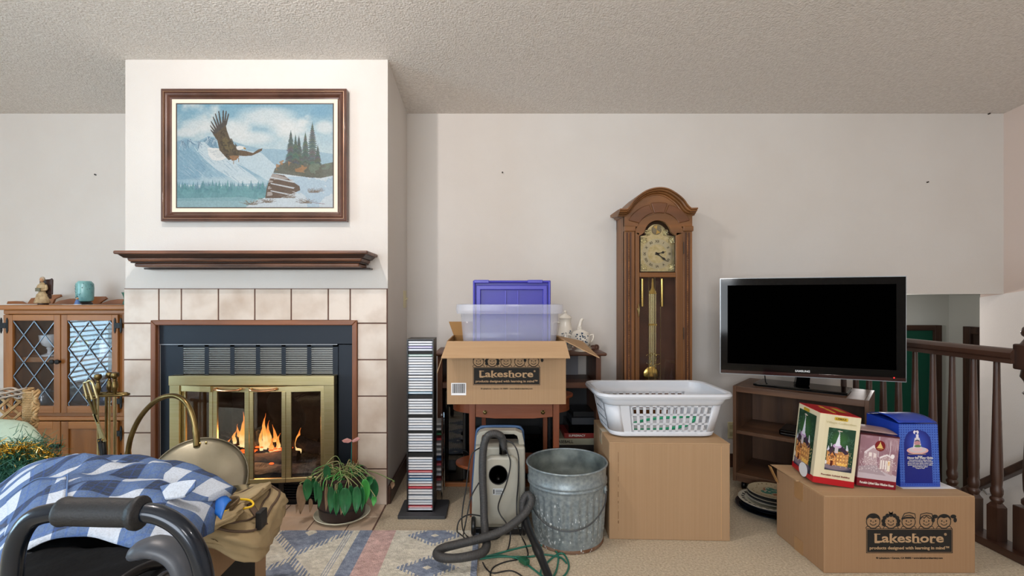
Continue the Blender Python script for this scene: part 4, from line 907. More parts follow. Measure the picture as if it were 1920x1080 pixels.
nh = len(hp); b = B(); tube(b, hp, [.013 if i > nh-10 or i < 8 else .0105 for i in range(nh)], 12); obj('handle', b, brassd, lc, smooth=2)
b = B()
for px in (377, 387): q_ = P(px, 840, 1.9); q_ = Cc+up_*(R_*.80)+sd*((px-376)*.0022)+nrm*.013; ball(b, q_, .0045, seg=8, rings=6)
obj('rivet', b, goldm, lc)
for s_ in (Cc, C2):
    obj('foot', tube(B(), [(s_.x, s_.y+.02, 0), (s_.x*.9+mid_.x*.1, s_.y*.9+mid_.y*.1+.02, max(.03, s_.z-.155))], .010, 8), iron, lc)
# ------------------------------------------------------------------ foreground: rollator, bags, plaid jacket
YR_ = .68
rubber = mat('black_foam_grip', '141519', .55, bump=.15, bscale=300); tubem = mat('black_tube_blue_reflections', '0c1826', .25, .4, coat=.4)  # bluish reflections on the black tube are put into its base colour
ro = thing('rollator', 'black tubular rollator walker with a foam grip in the near left corner', 'walker', (-.52, .9, .0), world=True)
hb = smoothpts([P(20, 1150, YR_), P(22, 1085, YR_), P(31, 1020, YR_), P(58, 975, YR_), P(105, 960, YR_), P(160, 958, YR_), P(250, 960, YR_), P(300, 966, YR_), P(342, 992, YR_), P(370, 1035, YR_), P(384, 1090, YR_), P(387, 1150, YR_)], 8)
l0 = Vector((hb[0].x, YR_-.0, .08)); l1 = Vector((hb[-1].x, YR_, .08))
obj('handle_frame', tube(B(), [l0]+hb+[l1], .0132, 14), tubem, ro, smooth=2)
g0_, g1_ = P(111, 959, YR_), P(272, 962, YR_)
def pr(t): return g0_.lerp(g1_, t)
b = B(); tube(b, [pr(t) for t in (0, .02, .06, .12, .5, .84, .88, .885, .94, .96, .965, 1)], [.014, .019, .0205, .019, .0195, .0195, .0195, .0225, .0235, .0225, .019, .0165], 20)
obj('foam_grip', b, rubber, ro, smooth=2)
lev = mat('grey_plastic', '4b4f57', .4, col2='3c4048', nscale=6)
b = B(); lp_ = [P(246, 1046, .74), P(262, 1032, .74), P(290, 1025, .74), P(320, 1033, .74), P(342, 1056, .74), P(352, 1100, .74), P(354, 1160, .74)]
tube(b, smoothpts(lp_, 5), [.004, .006, .009, .0105, .012, .013, .014, .014, .014, .0145]+[.015]*21, 12, flat=1.6); obj('brake_lever', b, lev, ro, smooth=2)
b = B(); tube(b, smoothpts([P(354, 1150, .74), (l1.x-.01, .73, .5), (l1.x, .70, .3)], 5), .006, 8); obj('brake_cable', b, blackp, ro, smooth=2)
for x in (l0.x, l1.x):
    obj('rear_leg', tube(B(), [(x, .70, .60), (x, 1.02, .34), (x, 1.16, .09)], .011, 10), tubem, ro, smooth=2)
    for y in (YR_, 1.16):
        b = B(); lathe(b, [(0, -.014), (.068, -.014), (.075, -.008), (.075, .008), (.068, .014), (0, .014)], (x+.02, y, .076), 26, Matrix.Rotation(PI/2, 4, 'Y')); obj('wheel', b, mat('grey_wheel', '2c2d30', .6), ro, smooth=True)
obj('cross_bar', tube(B(), [(l0.x, .69, .35), (l1.x, .69, .35)], .009, 8), tubem, ro)
obj('seat', box(B(), l0.x-.0, l1.x, .70, .90, .52, .555), blackp, ro, bev=.01)
# black soft bag on the seat and a large black suitcase behind
nyl = mat('black_nylon', '060709', .85, spec=.15, col2='0a0b0e', nscale=9, bump=.3, bscale=30)
def soft(bm, x0, x1, y0, y1, z0, z1, amp=.01, p=5, seg=28, seed=0, rot=0, sq=.35):
    cx, cy, cz_ = (x0+x1)/2, (y0+y1)/2, (z0+z1)/2; t = bmesh.new(); bmesh.ops.create_cube(t, size=2); bmesh.ops.subdivide_edges(t, edges=t.edges, cuts=seg//2, use_grid_fill=True)
    for v in t.verts:
        c_ = v.co; n_ = (abs(c_.x)**p+abs(c_.y)**p+abs(c_.z)**p)**(1/p); q_ = c_/n_
        w_ = noise.noise(q_*3+Vector((seed, 0, 0)))*amp+noise.noise(q_*8+Vector((seed, 3, 0)))*amp*.4
        v.co = Vector((q_.x*(x1-x0)/2, q_.y*(y1-y0)/2, q_.z*(z1-z0)/2))+q_*w_
        if rot: v.co = Matrix.Rotation(rot, 3, 'Z') @ v.co
        v.co += Vector((cx, cy, cz_))
        if v.co.z < z0: v.co.z = z0
    me = bpy.data.meshes.new('t'); t.to_mesh(me); t.free(); bm.from_mesh(me); bpy.data.meshes.remove(me); return bm
nb = thing('black_bag', 'soft black bag lying on the rollator seat under the plaid jacket', 'bag', (-.7, .9, .556), world=True)
obj('body', soft(B(), -.93, -.60, .74, .98, .556, .622, .008, 6, 24, 3), nyl, nb, smooth=2)
b = B(); tube(b, smoothpts([(-.64, .76, .61), (-.63, .80, .64), (-.62, .86, .64), (-.62, .92, .61)], 6), .009, 8, flat=.4); tube(b, smoothpts([(-.60, .76, .58), (-.585, .80, .62), (-.59, .86, .625), (-.60, .92, .59)], 6), .006, 8); obj('strap', b, blackp, nb, smooth=2)
sc_ = thing('black_suitcase', 'large black suitcase standing under the left part of the plaid jacket', 'suitcase', (-1.2, 1.2, 0), world=True)
obj('body', soft(B(), -1.55, -.87, 1.045, 1.36, .012, .575, .006, 9, 28, 5), nyl, sc_, smooth=2)
b = B(); [tube(b, [(-1.54, y, .05), (-1.54, y, .56), (-.88, y, .56), (-.88, y, .05)], .005, 6) for y in (1.06, 1.34)]; obj('piping', b, blackp, sc_, smooth=2)

# plaid jacket: a real cloth surface lying over both
plaid = bpy.data.materials.new('blue_plaid_flannel'); plaid.use_nodes = True; nt = plaid.node_tree; pb = nt.nodes['Principled BSDF']; pb.inputs['Roughness'].default_value = .95; pb.inputs['Specular IOR Level'].default_value = .1
def mth(op, a, b_=None, c_=None):
    n_ = nt.nodes.new('ShaderNodeMath'); n_.operation = op
    for i, v in enumerate((a, b_, c_)):
        if v is None: continue
        if isinstance(v, (int, float)): n_.inputs[i].default_value = v
        else: link(nt, v, n_.inputs[i])
    return n_.outputs[0]
uvn = nt.nodes.new('ShaderNodeUVMap'); sep = nt.nodes.new('ShaderNodeSeparateXYZ'); link(nt, uvn.outputs[0], sep.inputs[0])
a_ = mth('FRACT', mth('MULTIPLY', sep.outputs[0], 1.0)); c_ = mth('FRACT', mth('MULTIPLY', sep.outputs[1], 1.0))
sa = mth('GREATER_THAN', a_, .5); sb_ = mth('GREATER_THAN', c_, .5); sm = mth('ADD', sa, sb_)
r = nt.nodes.new('ShaderNodeValToRGB'); r.color_ramp.interpolation = 'CONSTANT'; link(nt, mth('DIVIDE', sm, 2.0), r.inputs[0])
r.color_ramp.elements[0].color = (*lin('c2cbd8'), 1); r.color_ramp.elements[1].position = .75; r.color_ramp.elements[1].color = (*lin('424c60'), 1); e = r.color_ramp.elements.new(.25); e.color = (*lin('61769a'), 1)
stp = mth('LESS_THAN', mth('PINGPONG', mth('MULTIPLY', sep.outputs[0], 6.5), .5), .09); stq = mth('LESS_THAN', mth('PINGPONG', mth('MULTIPLY', sep.outputs[1], 6.5), .5), .09)
st_ = mth('MULTIPLY', mth('MAXIMUM', stp, stq), mth('MULTIPLY', mth('GREATER_THAN', sm, .5), .28))
tcn = nt.nodes.new('ShaderNodeTexCoord'); nz = nt.nodes.new('ShaderNodeTexNoise'); nz.inputs['Scale'].default_value = 260; link(nt, tcn.outputs['Object'], nz.inputs[0])
mx1 = nt.nodes.new('ShaderNodeMix'); mx1.data_type = 'RGBA'; link(nt, st_, mx1.inputs[0]); link(nt, r.outputs[0], mx1.inputs[6]); mx1.inputs[7].default_value = (*lin('3a5fb0'), 1)
mx2 = nt.nodes.new('ShaderNodeMix'); mx2.data_type = 'RGBA'; mx2.blend_type = 'MULTIPLY'; mx2.inputs[0].default_value = .6; link(nt, mx1.outputs[2], mx2.inputs[6])
rr_ = nt.nodes.new('ShaderNodeMapRange'); link(nt, nz.outputs[0], rr_.inputs[0]); rr_.inputs[3].default_value = .45; rr_.inputs[4].default_value = 1.35; link(nt, rr_.outputs[0], mx2.inputs[7]); link(nt, mx2.outputs[2], pb.inputs['Base Color'])
bp = nt.nodes.new('ShaderNodeBump'); bp.inputs['Strength'].default_value = .5; bp.inputs['Distance'].default_value = .004; link(nt, nz.outputs[0], bp.inputs['Height']); link(nt, bp.outputs[0], pb.inputs['Normal'])

jk = thing('plaid_jacket', 'blue and white plaid flannel jacket heaped over the black bags', 'jacket', (-.95, 1.15, .56), world=True)
def interp(pts, t):
    n_ = len(pts)-1; f = min(max(t, 0), 1)*n_; i = min(int(f), n_-1); k = f-i
    p0 = Vector(pts[max(i-1, 0)]); p1 = Vector(pts[i]); p2 = Vector(pts[i+1]); p3 = Vector(pts[min(i+2, n_)])
    return .5*((2*p1)+(-p0+p2)*k+(2*p0-5*p1+4*p2-p3)*k*k+(-p0+3*p1-3*p2+p3)*k**3)
bk = [P(-90, 950, 1.36), P(-10, 914, 1.38), P(50, 874, 1.40), P(110, 858, 1.42), P(165, 858, 1.42), P(235, 866, 1.42), P(300, 868, 1.42), P(350, 888, 1.40), P(395, 912, 1.37), P(432, 930, 1.34)]
frt = [P(-90, 1075, .93), P(-20, 1062, .93), P(38, 1030, .94), P(95, 1004, .96), P(160, 996, .97), P(215, 1010, .97), P(265, 1022, .96), P(320, 1032, .97), P(350, 1012, 1.02), P(400, 990, 1.15)]
def folds(x, y):
    f = 0
    f += .022*math.exp(-((y-1.26-.25*(x+1.0))**2)/.0022)*math.exp(-((x+.98)**2)/.06)
    f += .020*math.exp(-((y-1.30+.45*(x+.85))**2)/.0016)*math.exp(-((x+.78)**2)/.03)
    f -= .016*math.exp(-((y-1.21-.2*(x+1.0))**2)/.0012)*math.exp(-((x+.9)**2)/.05)
    f += .016*math.exp(-((y-1.12+.5*(x+.8))**2)/.0016)*math.exp(-((x+.75)**2)/.02)
    f += .014*math.exp(-((x+1.12-.4*(y-1.1))**2)/.0012)*math.exp(-((y-1.1)**2)/.03)
    f += .016*noise.noise(Vector((x*7, y*7, .3)))+.010*noise.noise(Vector((x*19+y*8, y*15, 2.3)))
    f += .010*(1-abs(math.sin(9*(x+.6*y)+2*noise.noise(Vector((x*4, y*4, 7))))))**3
    return f
def jfn(u, v):
    A_ = interp(frt, u); D_ = interp(bk, u); p = A_.lerp(D_, v)
    p.z += .035*math.sin(PI*v)**.8*(.6+.4*math.sin(PI*u))+folds(p.x, p.y)*math.sin(PI*min(1, v*1.05+.02))**.5
    if v < .04: p.z -= .012*(1-v/.04)
    return p
b = B(); sheet(b, jfn, 110, 64)
L = b.loops.layers.uv.new('UVMap')
for f in b.faces:
    for l in f.loops:
        x, y = l.vert.co.x, l.vert.co.y; k = .35*math.sin(x*5)+(.55 if x < -1.0 else .55*max(0, (-x-.85)/.15)); an = .30+.28*max(0, min(1, (-x-.95)/.15))
        wx_ = x+.02*noise.noise(Vector((x*5, y*5, 9))); wy_ = y+.02*noise.noise(Vector((x*5, y*5, 4)))
        l[L].uv = ((wx_*math.cos(an)+wy_*math.sin(an))/.125, (-wx_*math.sin(an)+wy_*math.cos(an))/.125)
body = obj('body', b, plaid, jk, smooth=2, solid=.004)
def uvplane(b, sc=.125, an=.3, ox=0, oy=0):
    L_ = b.loops.layers.uv.verify()
    for f in b.faces:
        for l in f.loops: x, y = l.vert.co.x+ox, l.vert.co.y+oy; l[L_].uv = ((x*math.cos(an)+y*math.sin(an))/sc, (-x*math.sin(an)+y*math.cos(an))/sc)
# sleeve folded across the back right, ending in a cuff
sl = [P(120, 872, 1.40), P(190, 876, 1.36), P(250, 890, 1.32), P(310, 900, 1.28), P(360, 922, 1.24), P(402, 948, 1.20)]
b = B(); pts = smoothpts([q_+Vector((0, 0, .012)) for q_ in sl], 7); n_ = len(pts)
tube(b, pts, [.012+.048*min(1, i/12) for i in range(n_)], 18, flat=.34, upv=(0, 1, .2))
for v in b.verts: v.co += Vector((0, 0, .006*noise.noise(v.co*18)))
uvplane(b, .125, -.25, .03, .02); obj('sleeve', b, plaid, jk, smooth=2)
lining = mat('bright_blue_lining', '1c6fd0', .5, col2='155fb8', nscale=20)
b = B(); sheet(b, lambda u, v: (P(392, 960, 1.19).lerp(P(412, 928, 1.24), v)).lerp(P(414, 972, 1.15).lerp(P(434, 936, 1.22), v), u)+Vector((0, 0, .010*math.sin(PI*v)+.004*math.sin(4*u))), 8, 10); obj('cuff_lining', b, lining, jk, smooth=2, solid=.003)
b = B(); sheet(b, lambda u, v: P(318+28*u+6*v, 985+u*4+48*v, 1.0-.03*v)+Vector((0, .01*math.sin(5*v), 0)), 6, 10); obj('hem_lining', b, lining, jk, smooth=2, solid=.002)
# collar and pocket flap
b = B(); cl_ = [P(300, 935, 1.14), P(340, 925, 1.14), P(368, 922, 1.14), P(366, 938, 1.12), P(345, 955, 1.10), P(310, 960, 1.09)]
top_ = [b.verts.new(q_+Vector((0, 0, .028))) for q_ in cl_]; b.faces.new(top_); uvplane(b, .125, -.1); obj('collar', b, plaid, jk, solid=.006, bev=.002)
b = B()
def onj(px, py, Y): 
    p = P(px, py, Y); return p
pk = []
for (u, v) in ((.16, .34), (.30, .42), (.37, .40), (.385, .33), (.33, .16), (.18, .10)): pk.append((u, v))
def onsurf(u, v, d=.004): return jfn(u, v)+Vector((0, 0, d))
sheet(b, lambda s_, t_: onsurf(.17+.21*s_-.02*abs(t_-.5), .14+.30*t_), 16, 12); uvplane(b, .125, .62, .05, .03); obj('pocket', b, plaid, jk, smooth=2, solid=.003)
b = B(); tube(b, [onsurf(.17+.21*s_, .44, .006) for s_ in [k/14 for k in range(15)]], .0016, 5); tube(b, [onsurf(.38, .14+.30*t_, .006) for t_ in [k/14 for k in range(15)]], .0016, 5); obj('pocket_seam', b, mat('denim_seam', '55709c', .9), jk)
bq = onsurf(.155, .22, .008); obj('button', lathe(B(), [(0, 0), (.008, 0), (.009, .002), (.007, .004), (.004, .0025), (0, .0025)], bq, 18), mat('blue_grey_button', '4a5a78', .3), jk, smooth=True)
# shopping box under the tan bag
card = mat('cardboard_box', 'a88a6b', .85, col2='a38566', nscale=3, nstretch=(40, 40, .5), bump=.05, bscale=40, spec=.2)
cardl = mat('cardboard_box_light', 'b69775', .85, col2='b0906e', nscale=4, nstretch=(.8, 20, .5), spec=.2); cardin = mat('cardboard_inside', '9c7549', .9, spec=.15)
ink = mat('black_print', '17130f', .8)
ln = thing('low_cardboard_box', 'cardboard box with dark print underneath the tan canvas bag', 'box', (-.9, 1.58, .012), world=True)
bx0, bx1, by0, by1 = -1.22, -.850, 1.40, 1.80
obj('body', box(B(), bx0, bx1, by0, by1, .012, .37), card, ln, bev=.003)
obj('top_flap', box(B(), bx0, bx1, by0, (by0+by1)/2-.001, .37, .374), card, ln); obj('top_flap', box(B(), bx0, bx1, (by0+by1)/2+.001, by1, .37, .374), card, ln)
b = B(); 
box(b, bx1, bx1+.0006, by0+.06, 1.715, .12, .255); obj('dark_print', b, ink, ln)
# tan canvas bag
canv = mat('tan_canvas', 'b39f7b', .9, col2='a08c68', nscale=9, bump=.35, bscale=16); trimb = mat('brown_webbing', '5c4a3c', .85)
tb = thing('canvas_bag', 'tan canvas shoulder bag with brown trim lying on a cardboard box', 'bag', (-.88, 1.6, .375), world=True)
def bagz(x, y): return -.03+.38*min(.12, max(-.14, x+.79))-.10*max(0, y-1.62)
b = B(); soft(b, -1.10, -.66, 1.40, 1.80, .376, .47, .012, 6, 28, 8, rot=.16)
for v in b.verts:
    if v.co.z > .42: v.co.z += .012*noise.noise(Vector((v.co.x*10+v.co.y*6, v.co.y*14, 1)))+bagz(v.co.x, v.co.y)

for v in b.verts:
    v.co.z = max(v.co.z, .3755)
    if v.co.x > -.765: v.co.z -= (v.co.x+.765)*.75
bagbody = obj('body', b, canv, tb, smooth=2)
b = B(); soft(b, -.96, -.72, 1.56, 1.78, .445, .478, .008, 5, 22, 12, rot=.2)
for v in b.verts: v.co.z += bagz(v.co.x, v.co.y)
obj('flap', b, canv, tb, smooth=2)
b = B(); soft(b, -.92, -.70, 1.40, 1.53, .445, .475, .010, 4, 22, 15, rot=.25)
for v in b.verts: v.co.z += bagz(v.co.x, v.co.y)
obj('front_pocket', b, canv, tb, smooth=2)
def edge(z, rr_): 
    out = []
    for k in range(40):
        a = 2*PI*k/40; c_, s_ = math.cos(a), math.sin(a); q_ = (abs(c_)**6+abs(s_)**6)**(1/6); v = Matrix.Rotation(.16, 3, 'Z') @ Vector((c_/q_*.222*rr_, s_/q_*.202*rr_, 0)); out.append((v.x-.88, v.y+1.6, z+bagz(v.x-.88, v.y+1.6)*(1 if z > .45 else .5)))
    return out
from mathutils.bvhtree import BVHTree
bb_ = B(); bb_.from_mesh(bagbody.data); bvh_ = BVHTree.FromBMesh(bb_); bb_.free()
def ontop(x, y, up=.003):
    h = bvh_.ray_cast(Vector((x, y, 2))-OFF[tb], Vector((0, 0, -1)))[0]
    return None if h is None else h+OFF[tb]+Vector((0, 0, up))
def ringtop(k_, nm, m, r_):
    pts = []
    for k in range(64):
        a = 2*PI*k/64; c_, s_ = math.cos(a), math.sin(a); q_ = (abs(c_)**5+abs(s_)**5)**(1/5); v = Matrix.Rotation(.16, 3, 'Z') @ Vector((c_/q_*.22*k_, s_/q_*.20*k_, 0)); h = ontop(v.x-.88, v.y+1.6)
        if h: pts.append(h)
    b = B(); tube(b, pts, r_, 6, closed=True); obj(nm, b, m, tb, smooth=2)
ringtop(.93, 'piping', trimb, .004); ringtop(.80, 'zipper', trimb, .003)
b = B(); tube(b, [q_ for q_ in [ontop(-.76+.012*k, 1.62-.01*k, .008) for k in range(9)] if q_]+[Vector((-.652, 1.53, .40))], .012, 8, flat=.25, upv=(0, 1, 0)); obj('strap', b, trimb, tb, smooth=2)
obj('buckle', box(B(), -.668, -.650, 1.50, 1.545, .395, .45), blackp, tb, bev=.003)
b = B()
for k in range(5): 
    z = .455+.008*k; tube(b, smoothpts([(-.94+.01*k, 1.42+.012*k, z-.01), (-.86, 1.46+.012*k, z+.004), (-.80, 1.50, z+.010-.002*k), (-.755+.006*k, 1.52, z), (-.74, 1.49, z-.014)], 6), .009, 8, flat=.45)
obj('coiled_strap', b, mat('brown_olive_webbing', '6b5942', .85), tb, smooth=2)
b = B(); tube(b, [(-.795+.02*math.cos(a), 1.475+.012*math.sin(a), .535+.014*math.sin(a)) for a in [2*PI*k/16 for k in range(16)]], .0035, 6, closed=True); b.free()
b = B(); tube(b, smoothpts([P(400, 962, 1.5), P(440, 956, 1.5), P(468, 951, 1.51), P(475, 945, 1.52), P(468, 938, 1.53), P(445, 936, 1.54), P(400, 938, 1.54)], 6), .0035, 8)
tb.location.x -= .075
hg = obj('coat_hanger', b, mat('yellow_plastic', 'f2c81e', .35), off=P(440, 950, 1.5), smooth=2); tag(hg, 'yellow plastic hanger sticking out from under the plaid sleeve', 'hanger')
# ------------------------------------------------------------------ potted plant
pc_ = Vector((XX(643.5, 2.47), 2.455, .009))
sr = thing('saucer', 'white saucer under the brown pot of the drooping plant', 'saucer', tuple(pc_))
obj('dish', lathe(B(), [(0, 0), (.10, 0), (.125, .008), (.140, .020), (.137, .022), (.12, .012), (.09, .006), (0, .006)], seg=40), mat('cream_saucer', 'dcdcc8', .3), sr, smooth=True)
pp = thing('potted_plant', 'wilted green plant with drooping leaves in a brown pot by the fireplace', 'plant', (pc_.x, pc_.y, pc_.z+.007))
potm = mat('brown_plastic_pot', '43322f', .45, col2='3a2a28', nscale=10)
obj('pot', lathe(B(), [(0, 0), (.105, 0), (.112, .01), (.117, .052), (.119, .056), (.121, .20), (.126, .205), (.126, .218), (.115, .218), (.113, .19), (0, .18)], seg=40), potm, pp, smooth=True)
obj('groove', lathe(B(), [(.1175, .054), (.1202, .055), (.1202, .062), (.118, .063)], seg=40, caps=False), mat('pot_groove', '140e0d', .6), pp, smooth=True)
obj('soil', lathe(B(), [(.0, .196), (.112, .194)], seg=24, caps=False), mat('soil', '2b211a', .95, bump=1, bscale=60), pp)
leafm = [mat('deep_green_leaf', '24633a', .35, col2='2f7a48', nscale=14), mat('mid_green_leaf', '2f8048', .35, col2='25693b', nscale=14), mat('bright_green_leaf', '4ca850', .4)]
dry = mat('dry_leaf', '9c8267', .8, col2='7e654d', nscale=18); stm = mat('green_stem', '6f9a58', .5, col2='9c9468', nscale=10)
rl = random.Random(12)
def leaf(px, py_top, py_bot, wpx, Y, m, yaw=0, stem=True, dx=0):
    a = P(px, py_top, Y); z0 = ZZ(py_bot, Y); L_ = a.z-z0; w_ = wpx*Y/900/2; o3 = Vector((pc_.x, pc_.y, pc_.z+.007)); ph = rl.uniform(-.3, .3)
    def fn(u, v):
        s_ = math.sin(PI*min(1, .06+.94*v)**.85)**.8 if v < 1 else 0; x = (u-.5)*2*w_*max(.02, s_); y = -.6*abs(u-.5)*w_*1.2*math.cos(yaw)+.02*math.sin(v*2.2)-.02*v
        return a-o3+Vector((x*math.cos(yaw)+dx*v*Y/900, y+x*math.sin(yaw)*.8, -L_*v+.004*math.sin(v*9+ph)*(u-.5)))
    b = B(); sheet(b, fn, 4, 10); obj('leaf', b, m, pp, smooth=2, solid=.0009)
    if stem:
        c0 = Vector((rl.uniform(-.06, .06), rl.uniform(-.05, .05), .195)); e = a-o3; top = Vector(((c0.x+e.x)/2, (c0.y+e.y)/2, max(e.z, .2)+.02+rl.uniform(0, .02)))
        b = B(); tube(b, smoothpts([c0, top, e+Vector((0, 0, .008)), e], 5), .0022, 5); obj('stem', b, stm, pp, smooth=2)
g = leafm
spec_ = [(577, 898, 938, 18, 2.36, 1, .3), (593, 902, 940, 11, 2.35, 0, .5), (599, 906, 952, 10, 2.34, 0, .4), (621, 912, 961, 15, 2.31, 0, .1), (613, 872, 908, 14, 2.36, 0, .2), (632, 918, 965, 17, 2.315, 1, .6), (648, 914, 965, 24, 2.30, 0, 0), (638, 905, 945, 13, 2.33, 1, .9),
         (658, 910, 948, 12, 2.32, 0, .5), (669, 912, 961, 18, 2.305, 0, .15), (679, 913, 958, 13, 2.32, 1, -.4), (685, 898, 944, 20, 2.34, 2, -.2), (701, 898, 940, 20, 2.38, 0, -.3), (695, 910, 936, 12, 2.40, 1, -.5), (692, 893, 912, 15, 2.36, 1, .2), (587, 893, 915, 8, 2.38, 0, .8), (701, 930, 948, 10, 2.33, 2, .2), (664, 880, 893, 20, 2.44, 1, .2), (640, 896, 915, 14, 2.34, 1, .5), (675, 885, 905, 14, 2.40, 0, .5), (604, 900, 930, 8, 2.4, 1, .2)]
for s_ in spec_: leaf(s_[0], s_[1], s_[2], s_[3], s_[4], g[s_[5]], s_[6])
for s_ in ((565, 908, 962, 18, 2.36, .2), (582, 935, 960, 9, 2.33, .8), (612, 912, 958, 8, 2.32, .6), (640, 948, 965, 6, 2.3, .3), (736, 903, 916, 8, 2.50, .3), (556, 945, 962, 5, 2.35, .3)): leaf(*s_[:5], dry, s_[5], stem=s_[1] < 930)
for k in range(46):   # tangle of stems over the rim
    a = rl.uniform(0, 2*PI); r0 = rl.uniform(0, .06); r1 = rl.uniform(.07, .15); a2 = a+rl.uniform(-.8, .8); z = rl.uniform(.205, .245)
    b = B(); tube(b, smoothpts([(r0*math.cos(a), r0*math.sin(a), .19), ((r0+r1)/2*math.cos(a), (r0+r1)/2*math.sin(a), z+.012), (r1*math.cos(a2), r1*math.sin(a2), z), ((r1+.012)*math.cos(a2), (r1+.012)*math.sin(a2), z-rl.uniform(.02, .05))], 5), rl.uniform(.0012, .0026), 5); obj('stem', b, rl.choice([stm, stm, mat('pale_stem', 'b0a07c', .7), g[2]]), pp, smooth=2)
bf = thing('butterfly_pick', 'pink butterfly on a thin teal stick in the plant pot', 'garden pick', (XX(660, 2.47), 2.46, .2))
bz = ZZ(826, 2.47)-.2
obj('stick', tube(B(), [(-.004, 0, 0), (.002, 0, bz)], .0016, 6), mat('teal_stick', '2c8a82', .4), bf)
pinkw = mat('pink_wing', 'd9a9a6', .5, col2='b07c78', nscale=30)
for s_ in (-1, 1):
    b = B(); prismz(b, [(0, -.003), (s_*.012, -.02), (s_*.035, -.024), (s_*.048, -.012), (s_*.04, .004), (s_*.03, .016), (s_*.01, .012), (0, .003)], -.0006, .0006)
    bmesh.ops.rotate(b, verts=b.verts, matrix=Matrix.Rotation(-s_*.30-.1, 3, 'Y') @ Matrix.Rotation(.3, 3, 'X')); bmesh.ops.translate(b, verts=b.verts, vec=(.002, 0, bz)); obj('wing', b, pinkw, bf)
obj('body', tube(B(), [(.002, -.014, bz+.001), (.002, .012, bz+.001)], [.0022, .0012], 6), mat('butterfly_body', '7a4a40', .6), bf)

# ------------------------------------------------------------------ tall disc tower with cases
YC = 2.49; kx = lambda p: XX(p, YC); kz = lambda p: ZZ(p, YC)
towm = mat('black_tower_board', '0e0f13', .35, col2='14151a', nscale=8)
X0, X1 = kx(765), kx(811); zb_ = kz(961)
dt = thing('disc_tower', 'tall black disc tower full of cases beside the chimney', 'rack', ((X0+X1)/2, YC+.07, 0), world=True)
obj('base', prismz(B(), rrect(X0-.045, X1+.075, YC-.055, YC+.15, .012), 0, .016), mat('grey_tower_base', '3a3c40', .6), dt, bev=.002)
obj('side_panel', box(B(), X0-.006, X0, YC-.004, YC+.13, .016, kz(638)), towm, dt); obj('side_panel', box(B(), X1, X1+.006, YC-.004, YC+.13, .016, kz(638)), towm, dt)
obj('back_panel', box(B(), X0, X1, YC+.124, YC+.13, .016, kz(638)), towm, dt); obj('top_panel', box(B(), X0-.006, X1+.006, YC-.004, YC+.13, kz(638), kz(638)+.006), towm, dt); obj('bottom_panel', box(B(), X0, X1, YC-.004, YC+.124, .016, zb_), towm, dt)
cdy = [35, 50, 65, 80, 112, 128, 143, 158, 173, 188, 203, 218, 236, 252, 268, 283, 298, 314, 330, 370, 386, 401, 416, 432, 447, 480, 495, 510, 525, 540, 570, 586, 601, 617, 632, 648, 664, 708, 723, 738, 754, 769, 785, 799, 815, 832, 848, 863, 878, 895, 910, 930, 940.5, 957, 971, 990, 1003]
csp = {785: ('b8404a', 'red spined disc case in the middle of the black tower'), 832: ('6f9fc8', 'blue spined disc case in the lower half of the black tower'), 863: ('c8a8a0', 'pink and tan spined disc case low in the black tower'), 878: ('b83244', 'red spined disc case below the pink one in the tower'), 990: ('d0606a', 'red and white disc case near the tower foot'), 112: ('8fb0a8', 'pale green spined disc case near the top of the black tower'), 65: ('9a94c8', 'lavender spined disc case third from the tower top'), 330: ('8fb4cc', 'pale blue disc case just above the upper empty gap of the tower'), 815: ('5a6b8a', 'slate blue spined disc case above the bright blue one')}
whites = ['d6d8de', 'c4ccd8', 'e0dfe0', 'b8c4d4', 'd0d4dc']; slot = mat('slot_shade_black', '060607', .6)
cdmesh = {}
def ordw(n):
    o = 'zeroth first second third fourth fifth sixth seventh eighth ninth tenth eleventh twelfth thirteenth fourteenth fifteenth sixteenth seventeenth eighteenth nineteenth'.split()
    if n < 20: return o[n]
    t, u = divmod(n, 10); w_ = {2: 'twent', 3: 'thirt', 4: 'fort', 5: 'fift'}[t]
    return w_+'ieth' if u == 0 else w_+'y-'+o[u]
def disccase(col, x0, x1, y, z, lab, group, th=.0098, edge='e8ebf0'):
    cid = (col, round(x1-x0, 4))
    t_ = thing('disc_case', lab, 'disc case', ((x0+x1)/2, y, z), group=group)
    if cid not in cdmesh:
        w_ = (x1-x0)/2-.0015; b = B(); box(b, -w_, w_, 0, .115, 0, th); o1 = obj('case', b, mat('case_'+col, col, .2, coat=.5), t_)
        b = B(); box(b, -w_+.006, w_-.006, -.0006, 0, th*.28, th*.62); o2 = obj('spine_label', b, mat('spine_'+col, {'b8404a': 'd8a0a4', 'b83244': 'd06a78'}.get(col, 'f2f3f5'), .4), t_); cdmesh[cid] = (o1, o2)
    else:
        for o_ in cdmesh[cid]: c_ = o_.copy(); C.objects.link(c_); c_.parent = t_
    return t_
for i, yy in enumerate(cdy):
    py = 630+yy/3.086; z = kz(py)-.005
    if yy in csp: col, lab = csp[yy]; grp = 'disc cases in the tall black tower'
    else: col = whites[i % 5]; lab = 'white spined disc case, %s from the top of the tall black tower' % ordw(i+1); grp = 'disc cases in the tall black tower'
    disccase(col, X0, X1, YC+.002, z, lab, grp)
for yy in (97, 350, 463, 556, 686): obj('slot_shade', box(B(), X0, X1, YC+.004, YC+.12, kz(630+yy/3.086)-.012, kz(630+yy/3.086)+.008), slot, dt)  # solid black blocks stand in for the shade inside empty slots

